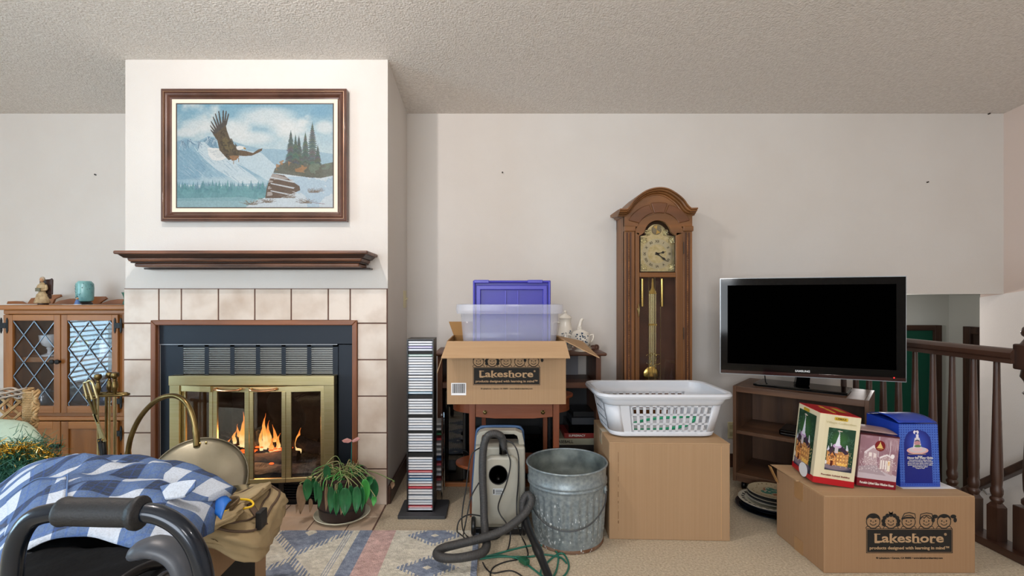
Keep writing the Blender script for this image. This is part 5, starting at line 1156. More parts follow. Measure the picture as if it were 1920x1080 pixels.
# chrome wire rack behind with a few small cases
YK = 2.68; wr_ = thing('wire_disc_rack', 'chrome wire rack of small cases standing behind the black tower', 'rack', (XX(822, YK), YK, 0), world=True)
xr = XX(828.5, YK)
for y in (YK, YK+.13): obj('post', tube(B(), [(xr, y, .0), (xr, y, ZZ(783, YK))], .004, 8), steel, wr_, smooth=True)
obj('post', tube(B(), [(xr-.14, YK, .0), (xr-.14, YK, ZZ(783, YK))], .004, 8), steel, wr_, smooth=True)
obj('finial', ball(B(), (xr, YK, ZZ(778, YK)), .008, seg=10, rings=8), steel, wr_, smooth=2)
cols = ['c8ccd0', 'c8ccd0', '2f6a4a', 'b8404a', 'd6d8de', 'c8ccd0', 'd6d8de', '3a5f9a', 'c05a6a', 'd6d8de', 'c4ccd8', '9a3a40', 'd6d8de', 'c8ccd0']
for i, c_ in enumerate(cols):
    py = 798+i*9.5; z = ZZ(py, YK); w_ = .125; x1 = xr-.006
    t_ = thing('disc_case', {'2f6a4a': 'green case on the chrome wire rack', 'b8404a': 'bright red case on the chrome wire rack', '3a5f9a': 'dark blue case on the chrome wire rack', 'c05a6a': 'rose coloured case on the chrome wire rack', '9a3a40': 'dark red case low on the chrome wire rack'}.get(c_, 'pale case, %s from the top of the chrome wire rack' % ordw(i+1)), 'disc case', (x1-w_/2, YK+.01, z), group='cases on the chrome wire rack')
    obj('case', box(B(), -w_/2, w_/2, 0, .11, 0, .012), mat('case_'+c_, c_, .25, coat=.5), t_)
obj('shelf_wire', tube(B(), [(xr, YK, .05), (xr-.14, YK, .05)], .003, 6), steel, wr_)

# ------------------------------------------------------------------ old media stand against the back wall
YE = 2.86; ex = lambda p: XX(p, YE); ez = lambda p: ZZ(p, YE)
ewx = wood('walnut_stand_wood', '6f4228', '4c2b1b', 'x', sc=10); ewz = wood('walnut_stand_wood_upright', '6f4228', '4c2b1b', 'z', sc=10); ewd = mat('stand_black_inside', '101014', .5)
E0, E1 = -.33, ex(1127)
ms = thing('media_stand', 'walnut media stand behind the open cardboard box and oval table', 'cabinet', ((E0+E1)/2, YE+.15, 0), world=True)
zt_ = ez(661)
obj('top_board', box(B(), E0-.02, ex(1137), YE-.02, 3.18, ez(667), zt_), ewx, ms, bev=.008)
obj('side_panel', box(B(), E1-.03, E1, YE, 3.16, 0, ez(667)), ewz, ms, bev=.002); obj('side_panel', box(B(), E0, E0+.03, YE, 3.16, 0, ez(667)), ewz, ms, bev=.002)
obj('shelf', box(B(), E0+.03, E1-.03, YE, 3.16, ez(728), ez(717)), ewx, ms, bev=.002); obj('bottom_board', box(B(), E0+.03, E1-.03, YE, 3.16, ez(914), ez(905)), wood('stand_bottom_wood', 'a5683a', '85502c', 'x', sc=10), ms, bev=.002)
xm = ex(1030); obj('divider', box(B(), xm-.008, xm+.008, YE+.01, 3.16, ez(905), ez(728)), ewd, ms)
obj('back_panel', box(B(), E0+.03, E1-.03, 3.15, 3.16, ez(905), ez(728)), ewd, ms)
obj('back_panel', box(B(), ex(1060), ex(1100), 3.15, 3.16, ez(717), ez(667)), mat('grey_back_board', '8f8f96', .7), ms)
gl_ = box(B(), ex(835), ex(868), YE+.004, YE+.008, ez(903), ez(735)); obj('glass_door', gl_, glass('smoked_glass', (.35, .35, .38), refl=1.5), ms)
# dark contents
def simple(name, label, cat, a, m, bv=.002, grp=None):
    o = obj(name, box(B(), a[0]-(a[0]+a[1])/2, a[1]-(a[0]+a[1])/2, a[2]-(a[2]+a[3])/2, a[3]-(a[2]+a[3])/2, 0, a[5]-a[4]), m, off=None, bev=bv); o.location = ((a[0]+a[1])/2, (a[2]+a[3])/2, a[4]); tag(o, label, cat, grp); return o
zb = ez(905)
spk = thing('floor_speaker', 'black speaker with grey cloth front at the left of the media stand', 'speaker', (ex(850), 2.98, zb+.001), world=True)
obj('case', box(B(), ex(842), ex(873), 2.90, 3.14, zb+.001, ez(775)), blackp, spk, bev=.004); obj('grille', box(B(), ex(845), ex(870), 2.893, 2.90, zb+.01, ez(780)), mat('grey_speaker_cloth', '55524c', .95, bump=.4, bscale=200), spk)
obj('cone', lathe(B(), [(0, .0), (.012, .004), (.034, .014), (.038, .012), (.04, 0), (0, 0)], ((ex(868)), 2.895, ez(858)), 20, Matrix.Rotation(PI/2, 4, 'X')), blackp, spk, smooth=True)
z0_ = ez(850)
shelf_ = obj('inner_shelf', box(B(), xm+.008, E1-.03, YE+.02, 3.14, z0_-.012, z0_), ewd, ms)
zc = z0_+.0005
simple('board_game_box', 'dark flat game box at the bottom of the stack in the media stand', 'game box', (ex(1048), ex(1122), 2.90, 3.12, zc, zc+.038), mat('dark_box', '2a2320', .6), grp='game boxes in the media stand')
gb2 = thing('board_game_box', 'cream flat game box under the red one in the media stand', 'game box', (ex(1085), 2.9, zc+.0385), world=True, group='game boxes in the media stand'); obj('box', box(B(), ex(1046), ex(1122), 2.895, 3.12, zc+.0385, zc+.077), mat('cream_game_box', 'a5a08a', .6), gb2, bev=.002)
text('lettering', 'BASEBALL', .024, ink, gb2, (ex(1060), 2.8945, zc+.058), (1, 0, 0), (0, 0, 1), .0006)
gb3 = thing('board_game_box', 'red flat game box on top of the game stack in the media stand', 'game box', (ex(1085), 2.9, zc+.0775), world=True, group='game boxes in the media stand'); obj('box', box(B(), ex(1060), ex(1117), 2.90, 3.10, zc+.0775, zc+.108), mat('red_game_box', '8f2a22', .5), gb3, bev=.002)
text('lettering', 'SUPREMACY', .018, mat('white_print', 'e8e4dc', .6), gb3, (ex(1084), 2.8995, zc+.093), (1, 0, 0), (0, 0, 1), .0004)
zz = zc+.1085
simple('tape_deck', 'black tape deck above the game boxes', 'tape deck', (ex(1068), ex(1120), 2.90, 3.12, zz, zz+.05), blackg); simple('tape_recorder', 'grey cornered black recorder on the tape deck', 'recorder', (ex(1074), ex(1118), 2.90, 3.10, zz+.051, zz+.092), mat('dark_grey_plastic', '2f3238', .4))
simple('cable_box', 'slim black cable box right under the media stand shelf', 'cable box', (ex(1078), ex(1122), 2.92, 3.10, zz+.093, zz+.125), blackp)
simple('receiver', 'black receiver behind the oval table in the media stand', 'receiver', (ex(885), ex(1020), 2.92, 3.12, zb+.001, zb+.15), blackp, .004)
simple('amplifier', 'black amplifier on top of the receiver behind the oval table', 'amplifier', (ex(888), ex(1018), 2.93, 3.12, zb+.152, zb+.27), blackg, .004)

# ------------------------------------------------------------------ oval side table
YV = 2.47; vx = lambda p: XX(p, YV); vz = lambda p: ZZ(p, YV)
chx = wood('cherry_wood', '8a4a2a', '6e381f', 'x', sc=9); chz = wood('cherry_wood_upright', '8a4a2a', '6e381f', 'z', sc=9)
ot = thing('oval_table', 'cherry wood oval side table with two small drawer pulls', 'table', (vx(962), YV+.2, 0), world=True)
xc = vx(961); TZ = vz(749.5); zap = vz(755)
def oval(rx, ry, n_=48): return [(xc+rx*math.cos(2*PI*k/n_), YV+.18+ry*math.sin(2*PI*k/n_)) for k in range(n_)]
rxo = (vx(1080)-vx(846))/2*1.06
obj('table_top', prismz(B(), oval(rxo, .178), zap, TZ), chx, ot, bev=.004)
b = B(); 
def wall_(b, pts, z0, z1, th=.012, closed=True):
    n_ = len(pts)
    for i in range(n_ if closed else n_-1):
        a, c = Vector((*pts[i], 0)), Vector((*pts[(i+1) % n_], 0)); d = (c-a).normalized(); nn = Vector((d.y, -d.x, 0))*th
        hexa(b, [a+Vector((0, 0, z0)), c+Vector((0, 0, z0)), c-nn+Vector((0, 0, z0)), a-nn+Vector((0, 0, z0)), a+Vector((0, 0, z1)), c+Vector((0, 0, z1)), c-nn+Vector((0, 0, z1)), a-nn+Vector((0, 0, z1))])
    return b
obj('apron', prismz(B(), oval(rxo-.02, .16), vz(781), zap), chx, ot)
obj('drawer_front', prism(B(), [(vx(892), zap), (vx(1036), zap), (vx(1036), vz(781)), (vx(1000), vz(784)), (vx(928), vz(784)), (vx(892), vz(781))], YV-.010, YV+.02), chx, ot, bev=.002)
for p in (909.5, 1017.5): obj('drawer_pull', lathe(lathe(B(), [(0, 0), (.011, 0), (.011, .004), (.007, .006), (.004, .004), (0, .004)], (vx(p), YV-.010, vz(772)), 18, Matrix.Rotation(PI/2, 4, 'X')), [(.0, .006), (.004, .006), (.004, .012), (0, .013)], (vx(p), YV-.010, vz(772)), 10, Matrix.Rotation(PI/2, 4, 'X')), brassd, ot, smooth=True)
for (p0, p1, y0, zz0) in ((879.5, 891.5, YV-.012, 0), (1036.5, 1048.5, YV-.012, 0), (900, 910, YV+.315, 0), (1030, 1040, YV+.315, 0)):
    x0, x1 = XX(p0, YV), XX(p1, YV); b = B(); hexa(b, [(x0+.004, y0+.003, 0), (x1-.004, y0+.003, 0), (x1-.004, y0+.027, 0), (x0+.004, y0+.027, 0), (x0, y0, vz(752)), (x1, y0, vz(752)), (x1, y0+.032, vz(752)), (x0, y0+.032, vz(752))]); obj('leg', b, chz, ot, bev=.002)
obj('lower_shelf', prismz(B(), [(xc+(rxo-.035)*math.cos(a), YV+.18+.155*math.sin(a)) for a in [2*PI*k/48 for k in range(48)]], vz(892), vz(892)+.016), chx, ot, bev=.003)

# ------------------------------------------------------------------ open cardboard box, clear tub, purple lid
YO = 2.36; oz = lambda p: ZZ(p, YO); ox = lambda p: XX(p, YO)
ob = thing('open_cardboard_box', 'open cardboard box with a printed front on the oval table, flaps folded out', 'box', (ox(948), YO+.2, TZ), world=True)
Z0o, Z1o = TZ+.001, oz(640); OX0, OX1 = ox(838), ox(1061); OY1 = YO+.40; th = .005
obj('front_wall', box(B(), OX0, OX1, YO, YO+th, Z0o, Z1o), card, ob); obj('back_wall', box(B(), OX0, OX1, OY1-th, OY1, Z0o, Z1o), cardin, ob)
obj('side_wall', box(B(), OX0, OX0+th, YO+th, OY1-th, Z0o, Z1o), cardin, ob); obj('side_wall', box(B(), OX1-th, OX1, YO+th, OY1-th, Z0o, Z1o), cardin, ob); obj('bottom', box(B(), OX0+th, OX1-th, YO+th, OY1-th, Z0o, Z0o+th), cardin, ob)
def flap(pts, t=.004, m=cardl, nm='flap'):
    b = B(); v = [b.verts.new(p) for p in pts]; b.faces.new(v); bmesh.ops.subdivide_edges(b, edges=b.edges, cuts=5, use_grid_fill=True)
    for w_ in b.verts: w_.co += Vector((0, .003*noise.noise(w_.co*14), .002*noise.noise(w_.co*11)))
    return obj(nm, b, m, ob, solid=t)
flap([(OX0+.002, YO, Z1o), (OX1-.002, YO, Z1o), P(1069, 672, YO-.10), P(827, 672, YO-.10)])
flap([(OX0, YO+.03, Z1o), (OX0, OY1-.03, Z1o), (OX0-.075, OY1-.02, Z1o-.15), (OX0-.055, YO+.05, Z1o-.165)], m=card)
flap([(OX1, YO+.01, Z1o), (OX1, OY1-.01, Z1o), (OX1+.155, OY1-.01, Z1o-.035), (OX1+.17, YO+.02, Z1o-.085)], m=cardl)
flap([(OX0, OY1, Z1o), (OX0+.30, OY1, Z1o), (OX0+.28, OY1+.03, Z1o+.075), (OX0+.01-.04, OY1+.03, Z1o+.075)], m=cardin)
white_p = mat('white_label', 'e9eaee', .5)
b = B(); box(b, ox(846), ox(874), YO-.0012, YO-.0004, oz(741), oz(718)); obj('white_label', b, white_p, ob)
b = B(); rr = random.Random(3); p = 848.
while p < 872:
    w_ = rr.choice([.5, .8, 1.3]); box(b, ox(p), ox(min(872, p+w_)), YO-.0016, YO-.0012, oz(737), oz(719.5)); p += w_+rr.choice([.5, .8])
o = obj('bar_code', b, ink, ob); o['kind'] = 'stuff'
def kidfaces(parent, c, xd, yd, w_, mink, clip=None):
    """five line-drawn children's faces in a row along the top of the sign"""
    xd = Vector(xd); yd = Vector(yd); n_ = xd.cross(yd)*.0005; c = Vector(c); b = B(); R = w_*.082
    def Q(x, y): return c+xd*x+yd*y+n_
    def ln_(pts, r_=.0011): tube(b, [Q(*p_) for p_ in pts], r_, 4)
    def arc(cx, cy, rx, ry, a0, a1, n=16): return [(cx+rx*math.cos(a0+(a1-a0)*k/n), cy+ry*math.sin(a0+(a1-a0)*k/n)) for k in range(n+1)]
    def blob(pts):
        vs = [b.verts.new(Q(*p_)+n_) for p_ in pts]; b.faces.new(vs)
    for i in range(5):
        cx = (i-2)*w_*.205; cy = R*.95; ln_(arc(cx, cy, R*.95, R*.92, 0, 2*PI, 22), w_*.0045)
        for s_ in (-1, 1): blob(arc(cx+s_*R*.33, cy+R*.12, R*.09, R*.13, 0, 2*PI, 8)[:-1])
        ln_(arc(cx, cy-R*.08, R*.45, R*.42, PI+.35, 2*PI-.35, 8), w_*.004); ln_(arc(cx, cy, R*.08, R*.08, PI, 2*PI, 4), w_*.003)
        ln_(arc(cx-R*.7, -.0, R*.35, R*.32, 0, PI, 6), w_*.0035); ln_(arc(cx+R*.7, -.0, R*.35, R*.32, 0, PI, 6), w_*.0035)
        if i == 0: blob([(cx-R, cy+R*.3)]+arc(cx, cy+R*.25, R*1.02, R*.95, PI, 0, 14)+[(cx+R*.9, cy+R*.3), (cx+R*.5, cy+R*.55), (cx, cy+R*.45), (cx-R*.5, cy+R*.6)])
        elif i == 1:
            for k in range(9): a = PI*1.12-k*PI*1.24/8; blob(arc(cx+R*1.08*math.cos(a), cy+R*.98*math.sin(a), R*.3, R*.3, 0, 2*PI, 8)[:-1])
            blob([(cx-R*.3, cy+R*1.5), (cx, cy+R*1.25), (cx+R*.3, cy+R*1.5), (cx+R*.25, cy+R*1.05), (cx-R*.25, cy+R*1.05)])
        elif i == 2: ln_([(cx-R, cy+R*.35), (cx-R*.6, cy+R*1.15), (cx+R*.1, cy+R*1.3), (cx+R*.9, cy+R*1.1), (cx+R*.95, cy+R*.5), (cx, cy+R*.6), (cx-R, cy+R*.35)], w_*.005); blob(arc(cx, cy+R*.4, R*.9, R*.3, .2, PI-.2, 8))
        elif i == 3: ln_([(cx-R*.9, cy+R*.3), (cx-R*.6, cy+R*.7), (cx-R*.3, cy+R*.5), (cx, cy+R*.8), (cx+R*.4, cy+R*.5), (cx+R*.9, cy+R*.5), (cx+R*.8, cy+R*1.1), (cx, cy+R*1.25), (cx-R*.8, cy+R*1.05), (cx-R*.9, cy+R*.3)], w_*.005)
        else:
            blob([(cx-R, cy+R*.3)]+arc(cx, cy+R*.25, R*1.0, R*.85, PI, 0, 14)+[(cx+R*.5, cy+R*.65), (cx, cy+R*.5), (cx-R*.5, cy+R*.65)])
            for s_ in (-1, 1): blob(arc(cx+s_*R*1.3, cy+R*.75, R*.42, R*.28, 0, 2*PI, 10)[:-1]); blob(arc(cx+s_*R*1.55, cy+R*.25, R*.25, R*.35, 0, 2*PI, 10)[:-1])
    o_ = obj('printed_faces', b, mink, parent); o_['kind'] = 'stuff'
def boxprint(parent, x0, x1, z0, z1, y, cardm):
    """black sign with the shop name, tagline, faces and the small address line, on a face looking to -Y"""
    w_ = x1-x0; h_ = z1-z0; e = w_*.012
    b = B(); box(b, x0, x1, y-.0008, y-.0002, z0, z0+e*.5); box(b, x0, x1, y-.0008, y-.0002, z1-e*.5, z1); box(b, x0, x0+e*.5, y-.0008, y-.0002, z0, z1); box(b, x1-e*.5, x1, y-.0008, y-.0002, z0, z1); box(b, x0+e, x1-e, y-.0008, y-.0002, z0+e, z1-e)
    obj('printed_sign', b, ink, parent)
    xc_ = (x0+x1)/2
    text('lettering', 'Lakeshore', h_*.50, cardm, parent, (xc_-w_*.01, y-.0012, z0+h_*.60), (1, 0, 0), (0, 0, 1), h_*.012, width=w_*.80)
    # slab serifs that turn the plain letters into the bold serif face of the sign
    b = B(); zb_, xl = z0+h_*.425, xc_-w_*.01-w_*.40; hh_ = h_*.028; zt2 = z0+h_*.775
    for (fx_, fw, top) in ((.045, .07, 0), (.045, .09, 1), (.255, .05, 0), (.245, .045, 1), (.595, .05, 0), (.585, .045, 1), (.655, .05, 0), (.845, .055, 0)):
        zc_ = zt2 if top else zb_; box(b, xl+w_*.8*(fx_-fw/2), xl+w_*.8*(fx_+fw/2), y-.0014, y-.0008, zc_-hh_/2, zc_+hh_/2)
    obj('letter_serifs', b, cardm, parent)
    text('lettering', 'products designed with learning in mind\u2122', h_*.17, cardm, parent, (xc_, y-.0012, z0+h_*.21), (1, 0, 0), (0, 0, 1), h_*.004, width=w_*.92)
    text('lettering', '\u00ae', h_*.14, cardm, parent, (x1-w_*.085, y-.0012, z0+h_*.76), (1, 0, 0), (0, 0, 1), .0002)
    kidfaces(parent, (xc_-w_*.01, y-.0002, z1+.0005), (1, 0, 0), (0, 0, 1), w_, ink)
    text('lettering', '\u00a9 Lakeshore \u2022 Carson, CA 90895 \u2022 www.lakeshorelearning.com', h_*.10, ink, parent, (xc_, y-.0010, z0-h_*.20), (1, 0, 0), (0, 0, 1), h_*.002, width=w_*.77)
boxprint(ob, ox(887), ox(1013), oz(722), oz(688), YO, cardl)
# clear plastic tub standing in the open box
tubg = bpy.data.materials.new('clear_plastic'); tubg.use_nodes = True; nt = tubg.node_tree; pb = nt.nodes['Principled BSDF']; pb.inputs['Base Color'].default_value = (*lin('d9dcea'), 1); pb.inputs['Roughness'].default_value = .12; pb.inputs['Alpha'].default_value = .22
YU = 2.47; ub = thing('clear_storage_tub', 'clear plastic storage tub sitting in the open cardboard box', 'tub', (XX(956, YU), YU+.1, Z0o+th), world=True)
uz0 = Z0o+th+.002; uzt = ZZ(571, YU)
def loopz(x0, x1, y0, y1, r_, z, n_=5): return [(x, y, z) for x, y in rrect(x0, x1, y0, y1, r_, n_)]
def loft(b, loops, cap0=True, cap1=False):
    R = [[b.verts.new(p_) for p_ in L_] for L_ in loops]; n_ = len(R[0])
    for i in range(len(R)-1):
        for k in range(n_): b.faces.new((R[i][k], R[i][(k+1) % n_], R[i+1][(k+1) % n_], R[i+1][k]))
    if cap0: b.faces.new(R[0][::-1])
    if cap1: b.faces.new(R[-1])
    return b
ua, uc = XX(863, YU), XX(1049, YU); y0, y1 = YU, YU+.26
b = B(); loft(b, [loopz(ua+.035, uc-.035, y0+.03, y1-.03, .03, uz0), loopz(ua+.012, uc-.012, y0+.012, y1-.012, .035, ZZ(640, YU)), loopz(ua, uc, y0, y1, .04, ZZ(588, YU))]); obj('body', b, tubg, ub, smooth=True, solid=.002)
b = B(); ra, rc = XX(854.5, YU), XX(1057, YU)
loft(b, [loopz(ua, uc, y0, y1, .04, ZZ(588, YU)), loopz(ra+.004, rc-.004, y0-.02, y1+.02, .045, ZZ(588, YU)), loopz(ra, rc, y0-.022, y1+.022, .045, ZZ(581, YU)), loopz(ra+.002, rc-.002, y0-.02, y1+.02, .045, uzt), loopz(ua, uc, y0, y1, .04, uzt-.002)], False); obj('rim', b, tubg, ub, smooth=True, solid=.002)
# purple lid standing inside the tub
purp = mat('purple_plastic', '34319a', .4, col2='2f2c90', nscale=3); purl = mat('purple_plastic_raised', '4340ac', .35)
YL = 2.56; lx = lambda p: XX(p, YL); lz = lambda p: ZZ(p, YL)
pl_ = thing('purple_tub_lid', 'purple plastic tub lid standing upright inside the clear tub', 'lid', (lx(960), YL, uz0+.004), world=True)
def lidslab(nm, x0, x1, z0, z1, y0, y1, r_, m, bv=.003):
    b = B(); prism(b, [(x, z) for x, z in rrect(x0, x1, z0, z1, r_, 6)], y0, y1); return obj(nm, b, m, pl_, bev=bv)
bt = uz0+.004
lidslab('panel', lx(887), lx(1032), bt, lz(526), YL, YL+.012, .03, purp)
framering('rim', lx(887), lx(1032), bt, lz(526), [(0, .012), (0, -.014), (.006, -.018), (.012, -.014), (.014, .0)], YL, purl, pl_, .003)
framering('raised_border', lx(893), lx(1026), bt+.03, lz(535), [(0, .0), (.002, -.012), (.022, -.012), (.025, .0)], YL, purl, pl_, .002)
for p in (948, 971): obj('rib', box(B(), lx(p-1.2), lx(p+1.2), YL-.006, YL, bt+.055, lz(545)), purl, pl_, bev=.001)
for p in (903, 1003): obj('latch', box(B(), lx(p-14), lx(p+14), YL-.022, YL-.010, lz(531), lz(525)), purl, pl_, bev=.003)

# ------------------------------------------------------------------ teaware and figurine on the media stand
chi = mat('white_china', 'e3ddd2', .2, coat=.5); chb = mat('blue_china_print', '2f4a66', .4)
z_ = zt_+.0005; YQ = 3.0
cp = thing('coffee_pot', 'tall white china coffee pot with blue flowers on the media stand', 'coffee pot', (XX(1060, YQ), YQ, z_))
obj('body', lathe(B(), [(0, 0), (.04, 0), (.042, .006), (.034, .012), (.055, .04), (.058, .07), (.045, .12), (.034, .17), (.036, .195), (.040, .2), (0, .2)], seg=28), chi, cp, smooth=True)
obj('lid', lathe(B(), [(.040, .2), (.034, .212), (.016, .222), (.007, .228), (.011, .238), (.006, .247), (0, .249)], seg=24), chi, cp, smooth=True)
obj('spout', tube(B(), smoothpts([(.045, -.0, .055), (.075, -.01, .085), (.085, -.01, .14), (.095, -.01, .18), (.108, -.01, .196)], 6), [.017-.009*k/24 for k in range(25)], 10), chi, cp, smooth=2)
obj('handle', tube(B(), smoothpts([(-.035, 0, .17), (-.075, 0, .165), (-.08, 0, .1), (-.05, 0, .05)], 6), .006, 8), chi, cp, smooth=2)
def flowers(parent, spots, rfn, n_=1):
    b = B(); r_ = random.Random(2)
    for (a, z, s_) in spots:
        for k in range(9):
            aa = a+r_.uniform(-.25, .25)*s_; zz_ = z+r_.uniform(-.022, .022)*s_; R = rfn(zz_)+.0006; n__ = Vector((math.cos(aa), math.sin(aa), 0)); ball(b, n__*R+Vector((0, 0, zz_)), r_.uniform(.002, .005)*s_, (1, 1, .9), 6, 4)
    o_ = obj('painted_flowers', b, chb, parent); o_['kind'] = 'stuff'
flowers(cp, [(-1.9, .09, 1), (-1.0, .1, 1), (-1.7, .055, 1.1)], lambda z: .058-.15*max(0, z-.07)*1.0 if z > .07 else .057)
sg = thing('sugar_bowl', 'round lidded white china sugar bowl with blue flowers by the coffee pot', 'sugar bowl', (XX(1088, 2.93), 2.93, z_))
obj('bowl', lathe(B(), [(0, 0), (.036, 0), (.036, .005), (.022, .014), (.05, .035), (.064, .06), (.060, .09), (.052, .108), (0, .108)], seg=28), chi, sg, smooth=True)
obj('lid', lathe(B(), [(.054, .108), (.048, .118), (.02, .13), (.007, .135), (.011, .145), (.006, .152), (0, .153)], seg=24), chi, sg, smooth=True)
for s_ in (-1, 1): obj('handle', tube(B(), smoothpts([(s_*.054, 0, .095), (s_*.078, 0, .10), (s_*.076, 0, .07), (s_*.058, 0, .052)], 5), .005, 8), chi, sg, smooth=2)
flowers(sg, [(-1.2, .07, 1.3), (-2.0, .08, 1.2), (-1.5, .095, 1)], lambda z: .063 if z < .085 else .057)
fq = thing('wooden_trinket', 'small brown carved trinket at the right end of the media stand', 'figurine', (XX(1112, 2.95), 2.95, z_))
b = B(); ball(b, (0, 0, .018), .02, (1.1, .8, .9)); ball(b, (.018, -.004, .02), .014, (.8, 1, 1.2)); tube(b, [(.018+.014*math.cos(a), -.012, .022+.016*math.sin(a)) for a in [2*PI*k/14 for k in range(14)]], .004, 6, closed=True); obj('body', b, mat('carved_brown', '5a3a2c', .5), fq, smooth=2)
fq = thing('wooden_trinket', 'small pale spotted trinket between the sugar bowl and the brown carved one', 'figurine', (XX(1104.5, 2.93), 2.93, z_))
b = B(); ball(b, (-.0, 0, .018), .016, (1, .8, 1.1)); ball(b, (-.002, -.002, .04), .010); obj('body', b, mat('pale_spotted', 'a89c88', .5, col2='5c5044', nscale=90), fq, smooth=2)
# ------------------------------------------------------------------ grandfather clock
YG = 2.98; gx_ = lambda p: XX(p, YG); gzz = lambda p: ZZ(p, YG)
gw = wood('clock_cherry_wood', '8c5a2e', '66401d', 'z', sc=8); gwx = wood('clock_cherry_wood_across', '8c5a2e', '66401d', 'x', sc=8); gwd = wood('clock_dark_wood', '57321c', '422514', 'z', sc=8)
GX0, GX1, GYB = gx_(1171), gx_(1298), 3.175
gc_ = thing('grandfather_clock', 'tall cherry wood grandfather clock with arched top against the back wall', 'clock', (gx_(1235), 3.08, 0), world=True)
arx = gx_(1235.5); A0 = gzz(405)      # spring line of the arch
def archpts(hw, zspring, rise, n_=24, flat=0):
    """arch outline, left to right, over half width hw"""
    return [(arx+hw*math.cos(PI-PI*k/n_), zspring+rise*math.sin(PI*k/n_)) for k in range(n_+1)]
# case sides, back, lower body
for x0, x1 in ((GX0, GX0+.018), (GX1-.018, GX1)): obj('side_panel', box(B(), x0, x1, YG+.012, GYB, .06, A0), gw, gc_)
obj('back_panel', box(B(), GX0+.018, GX1-.018, GYB-.01, GYB, .06, A0+.05), mat('clock_inside', '6a4030', .6, col2='553226', nscale=8), gc_)
obj('plinth', box(B(), GX0-.02, GX1+.02, YG-.03, GYB, 0, .10), gwx, gc_, bev=.006); obj('base_front', box(B(), GX0-.006, GX1+.006, YG-.012, YG+.02, .10, .50), gwx, gc_, bev=.004)
obj('base_moulding', box(B(), GX0-.015, GX1+.015, YG-.025, YG+.02, .50, .53), gwx, gc_, bev=.006)
# front stiles with carved rope columns
for x0, x1, px in ((GX0, gx_(1190), 1179), (gx_(1281), GX1, 1289)):
    obj('front_stile', box(B(), x0, x1, YG, YG+.03, .53, gzz(425)), gw, gc_, bev=.002)
    obj('recess', box(B(), gx_(px-5), gx_(px+5), YG-.001, YG+.001, .56, gzz(436)), gwd, gc_)
    b = B(); z = .57
    while z < gzz(436): ball(b, (gx_(px), YG-.002, z), .0058, (1, .7, 1.2), 7, 5); z += .0115
    o = obj('carved_column', b, gwx, gc_, smooth=2); o['kind'] = 'stuff'
    obj('capital', box(B(), x0-.004, x1+.004, YG-.012, YG+.02, gzz(434), gzz(424)), gwx, gc_, bev=.004)
# head: arched pediment face, band mouldings and cornice
hw0 = (GX1-GX0)/2
outer = [(GX0-.0, gzz(425)), (GX0-.0, gzz(406))]+archpts(gx_(1288)-arx+.0, gzz(397), .112)+[(GX1, gzz(406)), (GX1, gzz(425))]
inner = archpts(gx_(1275)-arx, gzz(432), .070)[::-1]
b = B(); pts = outer+[(gx_(1275), gzz(425))]+inner[0:]+[(gx_(1196), gzz(425))]
def ringprism(b, o_, i_, y0, y1):
    """strip between two outlines with equal point counts"""
    n_ = len(o_)
    for k in range(n_-1):
        q_ = [o_[k], o_[k+1], i_[k+1], i_[k]]; hexa(b, [(q_[0][0], y0, q_[0][1]), (q_[1][0], y0, q_[1][1]), (q_[2][0], y0, q_[2][1]), (q_[3][0], y0, q_[3][1]), (q_[0][0], y1, q_[0][1]), (q_[1][0], y1, q_[1][1]), (q_[2][0], y1, q_[2][1]), (q_[3][0], y1, q_[3][1])])
    bmesh.ops.remove_doubles(b, verts=b.verts, dist=1e-5); return b
n_ = 24
o_ = [(GX0, gzz(425)), (GX0, gzz(404))]+archpts(gx_(1290)-arx, gzz(400), .125, n_)[1:-1]+[(GX1, gzz(404)), (GX1, gzz(425))]
i_ = [(gx_(1196), gzz(425)), (gx_(1196), gzz(425))]+archpts(gx_(1275)-arx, gzz(425), .078, n_)[1:-1]+[(gx_(1275), gzz(425)), (gx_(1275), gzz(425))]
obj('pediment', ringprism(B(), o_, i_, YG, YG+.03), gwx, gc_)
obj('head_case', prism(B(), [(GX0, gzz(425)), (GX0, A0)]+[(x, z-.01) for x, z in archpts(gx_(1288)-arx, gzz(400), .125, n_)]+[(GX1, A0), (GX1, gzz(425))], GYB-.012, GYB), gwx, gc_)
def sweep(path, prof, nm, m):
    """moulding: profile (outward, y) swept along an outline of (x,z)"""
    b = B(); N = len(path); rings = []
    for k in range(N):
        a = Vector(path[max(0, k-1)]); c = Vector(path[min(N-1, k+1)]); d = (c-a).normalized(); nr = Vector((-d.y, d.x))
        rings.append([b.verts.new((path[k][0]+nr.x*o1, YG+y1, path[k][1]+nr.y*o1)) for o1, y1 in prof])
    for k in range(N-1):
        for j in range(len(prof)): b.faces.new((rings[k][j], rings[k][(j+1) % len(prof)], rings[k+1][(j+1) % len(prof)], rings[k+1][j]))
    b.faces.new(rings[0]); b.faces.new(rings[-1][::-1]); return obj(nm, b, m, gc_)
YF_ = YG-.06; cq = lambda p, q_: (XX(p, YF_), ZZ(q_, YF_))
def smooth2(p_, n): return [(v.x, v.y) for v in smoothpts([Vector((x, z, 0)) for x, z in p_], n)]
cpth = [cq(1163.3, 390.8), cq(1170, 391), cq(1176, 391)]+smooth2([cq(1176, 391), cq(1181, 385), cq(1189, 374), cq(1204, 361), cq(1218, 354), cq(1236, 350.5), cq(1254, 353), cq(1270, 362), cq(1283, 373), cq(1291, 384), cq(1297, 389.5)], 4)[1:]+[cq(1303, 389.3), cq(1309, 389)]
cprof = [(0, .19), (0, -.06), (-.007, -.06), (-.010, -.048), (-.018, -.044), (-.022, -.028), (-.028, -.024), (-.032, -.008), (-.038, -.006), (-.038, .02), (-.014, .19)]
sweep(cpth, cprof, 'cornice', gwx)
